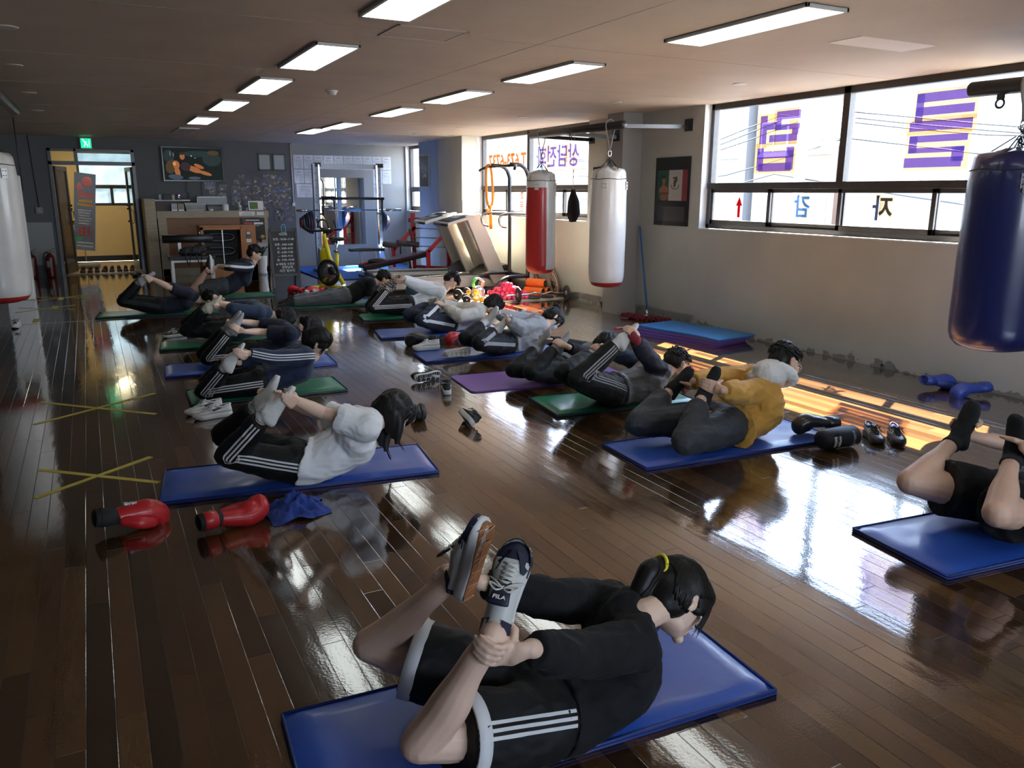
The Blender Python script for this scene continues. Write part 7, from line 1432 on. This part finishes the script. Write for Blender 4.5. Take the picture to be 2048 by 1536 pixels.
Mye = mat('orange_yellow_vinyl', (.95, .42, .03), .4)
def vinyl(label, x, y, z, rot, m, s_=1.0, group=None):
    r = thing('vinyl_dumbbell', label, 'dumbbell', (x, y, z), 0, group); r.rotation_euler = rot; b = MB()
    for q in (-.052, .052): b = MB(); b.loft([[V((q + dx, a * t, c_ * t)) for a, c_ in hx] for dx, t in ((-.028, .72), (-.020, 1), (.020, 1), (.028, .72))], 0, True, True); b.build('dumbbell_head', m, r)
    MB().tube([(-.03, 0, 0), (.03, 0, 0)], .014, 8).build('dumbbell_grip', m, r); return r
vinyl('amber vinyl dumbbell standing upright, left one', 4.92, 10.88, BZ + .08, (0, PI / 2, 0), Mye); vinyl('amber vinyl dumbbell standing upright, right one', 5.04, 10.88, BZ + .08, (0, PI / 2, 0), Mye); vinyl('amber vinyl dumbbell lying in front of the two upright ones', 4.99, 10.68, BZ + .036, (0, 0, .2), Mye)
Mlg = mat('pale_green_vinyl', (.45, .62, .42), .4); vinyl('pale green vinyl dumbbell at the sunlit edge of the board, left one', 5.10, 10.68, BZ + .036, (0, 0, PI / 2), Mlg); vinyl('pale green vinyl dumbbell at the sunlit edge of the board, right one', 5.185, 10.68, BZ + .036, (0, 0, PI / 2), Mlg)
vinyl('pale pink vinyl dumbbell behind the pale green ones', 5.17, 10.85, BZ + .036, (0, 0, .1), mat('pale_pink_vinyl', (.8, .35, .42), .4))
def chromedb(label, x, y, ang, R_=.075):
    r = thing('plate_dumbbell', label, 'dumbbell', (x, y, BZ + R_), ang); b = MB(); b.tube([(-.17, 0, 0), (.17, 0, 0)], .013, 8); b.build('bar', M_chrome, r)
    for q in (-.11, .11): b = MB(); b.lathe([(.015, -.02), (R_ * .9, -.02), (R_, -.01), (R_, .01), (R_ * .9, .02)], 0, 24, M=Mx, c=(q, 0, 0)); b.build('weight_plate', M_rubber, r)
chromedb('chrome dumbbell with black plates behind the amber dumbbells', 4.90, 11.06, .5, .085); chromedb('small black plate dumbbell beside the head of the man in white', 4.80, 10.70, 1.2, .06)
for i, (x, y, lb) in enumerate(((5.93, 10.70, 'flat black weight plate lying in front of the rollers, left one'), (6.17, 10.70, 'flat black weight plate lying in front of the rollers, right one'))):
    b = MB(); b.lathe([(.02, 0), (.10, 0), (.105, .008), (.105, .02), (.09, .026), (.02, .026)], 0, 28); o = b.build('weight_plate', M_rubber); o.location = (x, y, BZ); tag(o, lb, 'weight plate', 'flat plates on the board')
r = thing('exercise_ball', 'dusty blue exercise ball behind the man in white', 'exercise ball', (4.28, 11.35, 0)); MB().ell((0, 0, .16), .17, .17, .16, n=28, k=18).build('ball', mat('dusty_blue_rubber', (.05, .12, .17), .5), r); MB().ell((-.10, -.12, .2), .012, .012, .012).build('valve', M_white, r)
r = thing('gym_sack', 'navy fabric gym sack slumped beside the orange rollers', 'bag', (5.84, 11.52, .001)); b = MB(); b.ell((0, 0, .09), .11, .09, .09); b.ell((.05, -.04, .06), .09, .07, .06); q = raw(remesh(b, .012, 3, .015, 8, (12, 12, 12))); q.v = [(x, y, max(z, .001)) for x, y, z in q.v]; q.build('sack_body', F_navy2, r)

# ================================================================ floor tape
M_tape = mat('yellow_floor_tape', (.50, .40, .06), .6, var=.1, vs=12)
def tape(label, cx, cy_, segs, w=.035):
    b = MB()
    for i, (x0, y0, x1, y1) in enumerate(segs): b.bar((x0 - cx, y0 - cy_, .0012 + .0006 * i), (x1 - cx, y1 - cy_, .0012 + .0006 * i), w, .0012)
    o = b.build('floor_tape', M_tape); o.location = (cx, cy_, 0); tag(o, label, 'tape mark')
tape('nearest yellow tape cross on the floor at the left', -.08, 4.97, ((-.41, 5.25, .20, 4.70), (.19, 5.21, -.41, 4.74)))
tape('second yellow tape cross on the floor at the left', -.08, 6.63, ((-.48, 7.03, .29, 6.26), (.33, 6.94, -.49, 6.35)))
tape('faint further yellow tape cross near the shoe on the left', -.7, 12.9, ((-1.0, 13.1, -.3, 12.6), (-1.0, 12.6, -.3, 13.1)), .03); tape('furthest yellow tape cross before the doorway', -.5, 14.1, ((-.85, 14.35, -.1, 13.85), (-.85, 13.85, -.1, 14.35)), .03)
for x, y, lb in ((-.50, 14.0, 'short yellow tape patch at the centre of the furthest cross'), (-.55, 12.95, 'short yellow tape patch near the centre of the faint cross'), (-.72, 11.7, 'short yellow tape patch nearest the shoe on the left')):
    o = MB().box(-.035, .035, -.16, .16, 0, .0035).build('floor_tape', M_tape); o.location = (x, y, 0); tag(o, lb, 'tape mark')
tag(MB().box(-1.6, .3, 11.39, 11.41, 0, .002).build('floor_tape', mat('pale_line', (.28, .28, .26), .6)), 'thin pale line taped across the floor by the doorway side', 'tape mark')

# ================================================================ shoes and gloves on the floor
M_sw = mat('white_leather', (.60, .60, .57), .5); M_sb = mat('black_suede', (.015, .015, .016), .7); M_sg = mat('olive_suede', (.06, .075, .06), .8); M_rw = mat('offwhite_rubber', (.55, .55, .52), .6); M_rb = mat('black_outsole', (.02, .02, .02), .7)
def fls(n, l, x, y, a, **k): return loose_shoe(n, l, (x, y, k.pop('z', 0)), math.radians(a), **k)
fls('sneaker', 'white low sneaker with a black curved tick, nearer one of the pair', .66, 5.96, 186, s=1.02, mup=M_sw, msole=M_sw, mout=M_rb, mlace=M_sw, swoosh=M_sb, thick=.030, group='white sneakers with a black tick')
fls('sneaker', 'white low sneaker half hidden behind its mate beside the green mat', .62, 6.12, 192, s=1.02, mup=M_sw, msole=M_sw, mout=M_rb, mlace=M_sw, swoosh=M_sb, thick=.030, group='white sneakers with a black tick')
fls('sneaker', 'dark olive suede sneaker with three pale stripes beside the third green mat', .73, 9.66, 196, s=1.0, mup=M_sg, msole=M_rw, mout=M_rb, mlace=M_sw, bars=M_rw)
fls('sneaker', 'chunky white sneaker standing on the blue mat', 2.93, 7.52, 172, s=1.05, z=.036, mup=M_sw, msole=M_rw, mout=M_rw, mlace=M_sw, thick=.034, group='chunky white sneakers')
fls('sneaker', 'chunky white sneaker tipped on its side showing its patterned sole', 3.06, 7.02, 8, s=1.05, tilt=math.radians(-96), z=.040, mup=M_sw, msole=M_rw, mout=M_rw, mlace=M_sw, tread=mat('tread_grey', (.25, .24, .22), .7), thick=.034, group='chunky white sneakers')
fls('sneaker', 'black sneaker lying on its side with a white zigzag sole pattern', 2.47, 6.33, 10, s=1.0, tilt=math.radians(-82), mup=M_sb, msole=M_rw, mout=M_rb, mlace=M_sb, tread=M_rw, group='black and white sneakers')
fls('sneaker', 'black sneaker with a thick white heel standing toward the purple mat', 2.47, 5.92, 70, s=1.0, mup=M_sb, msole=M_rw, mout=M_rb, mlace=M_sb, thick=.036, group='black and white sneakers')
fls('sneaker', 'dark grey sneaker with a white sole tipped sideways, alone mid-floor', 2.22, 4.98, 82, s=1.0, tilt=math.radians(58), mup=mat('dark_grey_mesh', (.03, .035, .038), .7), msole=M_rw, mout=M_rb, mlace=M_sb, thick=.032)
fls('sneaker', 'black sneaker lying on its side behind the bobbed hair, pale lines on its sole', 2.02, 5.28, 74, s=.98, tilt=math.radians(-80), mup=M_sb, msole=M_sb, mout=M_rb, mlace=M_sb, tread=M_rw)
M_kang = mat('black_boot_leather', (.018, .018, .018), .3)
fls('football_shoe', 'black leather trainer with white stripes, left one of the pair near the mustard jacket man', 4.50, 3.43, 238, s=1.0, mup=M_kang, msole=M_rb, mout=None, mlace=M_sb, bars=M_rw, group='black striped leather shoes')
fls('football_shoe', 'black leather trainer with white stripes, right one of the pair near the mustard jacket man', 4.61, 3.34, 230, s=1.0, mup=M_kang, msole=M_rb, mout=None, mlace=M_sb, bars=M_rw, group='black striped leather shoes')
fls('sneaker', 'small white shoe alone on the floor at the left edge', -.90, 11.2, 262, s=.95, mup=M_sw, msole=M_rw, mout=M_rb, mlace=M_sb)
fls('sneaker', 'white sneaker toe-on beside the red glove behind the lying man, left one', 2.92, 12.58, 262, s=1.0, mup=M_sw, msole=M_rw, mout=M_rb, mlace=M_sw, group='white sneakers behind the lying man')
fls('sneaker', 'white sneaker toe-on beside the red glove behind the lying man, right one', 3.05, 12.56, 268, s=1.0, mup=M_sw, msole=M_rw, mout=M_rb, mlace=M_sw, group='white sneakers behind the lying man')
for i, (x, y, a) in enumerate(((-.20, 18.12, 262), (-.07, 18.1, 264), (.05, 18.1, 268), (.19, 18.12, 255), (.32, 18.1, 262), (.45, 18.12, 274), (.57, 18.1, 268), (.69, 18.12, 262))):
    fls('dark_shoe', 'dark shoe in the row just outside the door threshold, %s from the left' % OW[i], x, y, a, s=1.0, z=.014, mup=M_sb if i not in (1, 2) else mat('brown_suede', (.05, .035, .03), .8), msole=M_rb, mout=None, mlace=M_sb, high=.02, group='shoes by the door')
for i, (x, y) in enumerate(((.70, 17.2), (.83, 17.2), (.80, 17.5))):
    fls('grey_shoe', 'grey and black shoe inside the doorway near the counter, %s of three' % ('leftmost', 'middle', 'rightmost')[i], x, y, 262 + 6 * i, s=1.0, mup=mat('grey_mesh_shoe', (.10, .10, .10), .7), msole=M_rb, mout=None, mlace=M_sw, group='grey shoes inside the door')
R_ = math.radians
glove('boxing_glove', 'red and black boxing glove with white lettering, left one of the nearest pair', (.02, 4.09, 0), R_(12), M_glr, M_nylon, 1.05, pitch=R_(9), mstrap=M_nylon, text='EVERLAST')
glove('boxing_glove', 'red and black boxing glove with its fist against the crumpled blue cloth', (.46, 3.86, 0), R_(10), M_glr, M_nylon, 1.05, roll=R_(160), mstrap=M_glr)
glove('boxing_glove', 'blue boxing glove by the right wall, left one of the pair', (6.22, 4.18, 0), R_(-12), M_glb, M_glb, 1.0, mstrap=M_glb, pitch=R_(8)); glove('boxing_glove', 'blue boxing glove by the right wall, right one of the pair', (6.21, 3.86, 0), R_(160), M_glb, M_glb, 1.0, mstrap=M_glb, pitch=R_(8))
glove('boxing_glove', 'shiny black boxing glove beside the chunky white sneakers', (3.05, 7.90, 0), R_(150), M_glk, M_nylon, 1.15); glove('boxing_glove', 'red boxing glove between the cream hoodie and the grey sweatshirt', (3.46, 7.93, 0), R_(200), M_glr, M_glr, 1.0, mstrap=M_glr)
glove('boxing_glove', 'red glove behind the lying man, left one of the red pair', (2.86, 13.04, 0), R_(120), M_glr, M_glr, 1.0, mstrap=M_glr); glove('boxing_glove', 'red glove behind the lying man, right one of the red pair', (3.12, 12.84, 0), R_(190), M_glr, M_glr, 1.0, mstrap=M_glr)
glove('boxing_glove', 'black and silver glove at the foot of the yellow spin bike', (3.33, 12.46, 0), R_(170), M_glk, M_glk, 1.1); glove('boxing_glove', 'dark blue glove under the spin bike frame', (3.78, 12.42, 0), R_(20), M_glb, M_glb, 1.0, mstrap=M_glb)
glove('boxing_glove', 'black boxing glove lying behind the cylinder-cuffed one beside the mustard jacket man', (4.20, 3.63, .042), R_(165), M_glk, M_glk, 1.0)
r = thing('boxing_glove', 'black boxing glove seen by its broad cuff with two white lettered patches', 'boxing glove', (4.13, 3.40, .075), R_(-3)); b = MB(); n = 24
b.loft([[V((x, R0 * math.cos(2 * PI * k / n), R0 * .92 * math.sin(2 * PI * k / n))) for k in range(n)] for x, R0 in ((-.155, .03), (-.15, .055), (-.13, .068), (-.02, .072), (.125, .074), (.13, .068))]); b.build('cuff', mat('navy_black_cuff', (.012, .013, .022), .6), r); pw = mat('patch_white', (.55, .55, .55), .6)
for k, x in enumerate((-.075, .065)):
    b = MB(); pts = [V((x + dx, -.0755 * math.cos(a), .070 * math.sin(a))) for a in [(-.55 + .13 * q) for q in range(9)] for dx in (-.028 if k == 0 else -.0, .028 if k == 0 else .022)]; 
    if k == 0: b.add(pts, [(2 * q, 2 * q + 1, 2 * q + 3, 2 * q + 2) for q in range(8)], 0, True); po = b.build('logo_patch', pw, r)
    t = MB(); text_mb('EVERLAST', .026, 0, .0005, .001, t, basis((0, 0, -1), (1, 0, 0), (0, -1, 0), (0, 0, 0)))
    t.v = [(x + v_[0], -.0775 * math.cos(v_[2] / .073), .073 * math.sin(v_[2] / .073)) for v_ in t.v]; t.build('lettering', M_black if k == 0 else pw, po if k == 0 else r)
# crumpled blue cloth
r = thing('crumpled_cloth', 'crumpled royal blue cloth beside the right-hand red glove', 'cloth', (.79, 3.94, 0)); n = 44; vs = []
for j in range(n):
    for i in range(n):
        u, w_ = i / (n - 1) * 2 - 1, j / (n - 1) * 2 - 1; d_ = math.sqrt(u * u + w_ * w_); q = V((u * 2.6, w_ * 2.6, 3.3)); z = .055 * max(0, 1 - d_ * .8) + .045 * (1 - abs(noise.noise(q)) * 2.6) * max(.0, 1.15 - d_) + .02 * (1 - abs(noise.noise(q * 2.2)) * 2.4) * max(0, 1.2 - d_)
        vs.append((u * .16 * (1 + .35 * noise.noise(q * .7 + V((4, 4, 4)))), w_ * .13 * (1 + .4 * noise.noise(q * .7)), max(.003, z)))
MB().add(vs, [(j * n + i, j * n + i + 1, (j + 1) * n + i + 1, (j + 1) * n + i) for j in range(n - 1) for i in range(n - 1)], 0, True).build('cloth_folds', fab('royal_blue_cloth', (.012, .045, .26)), r)
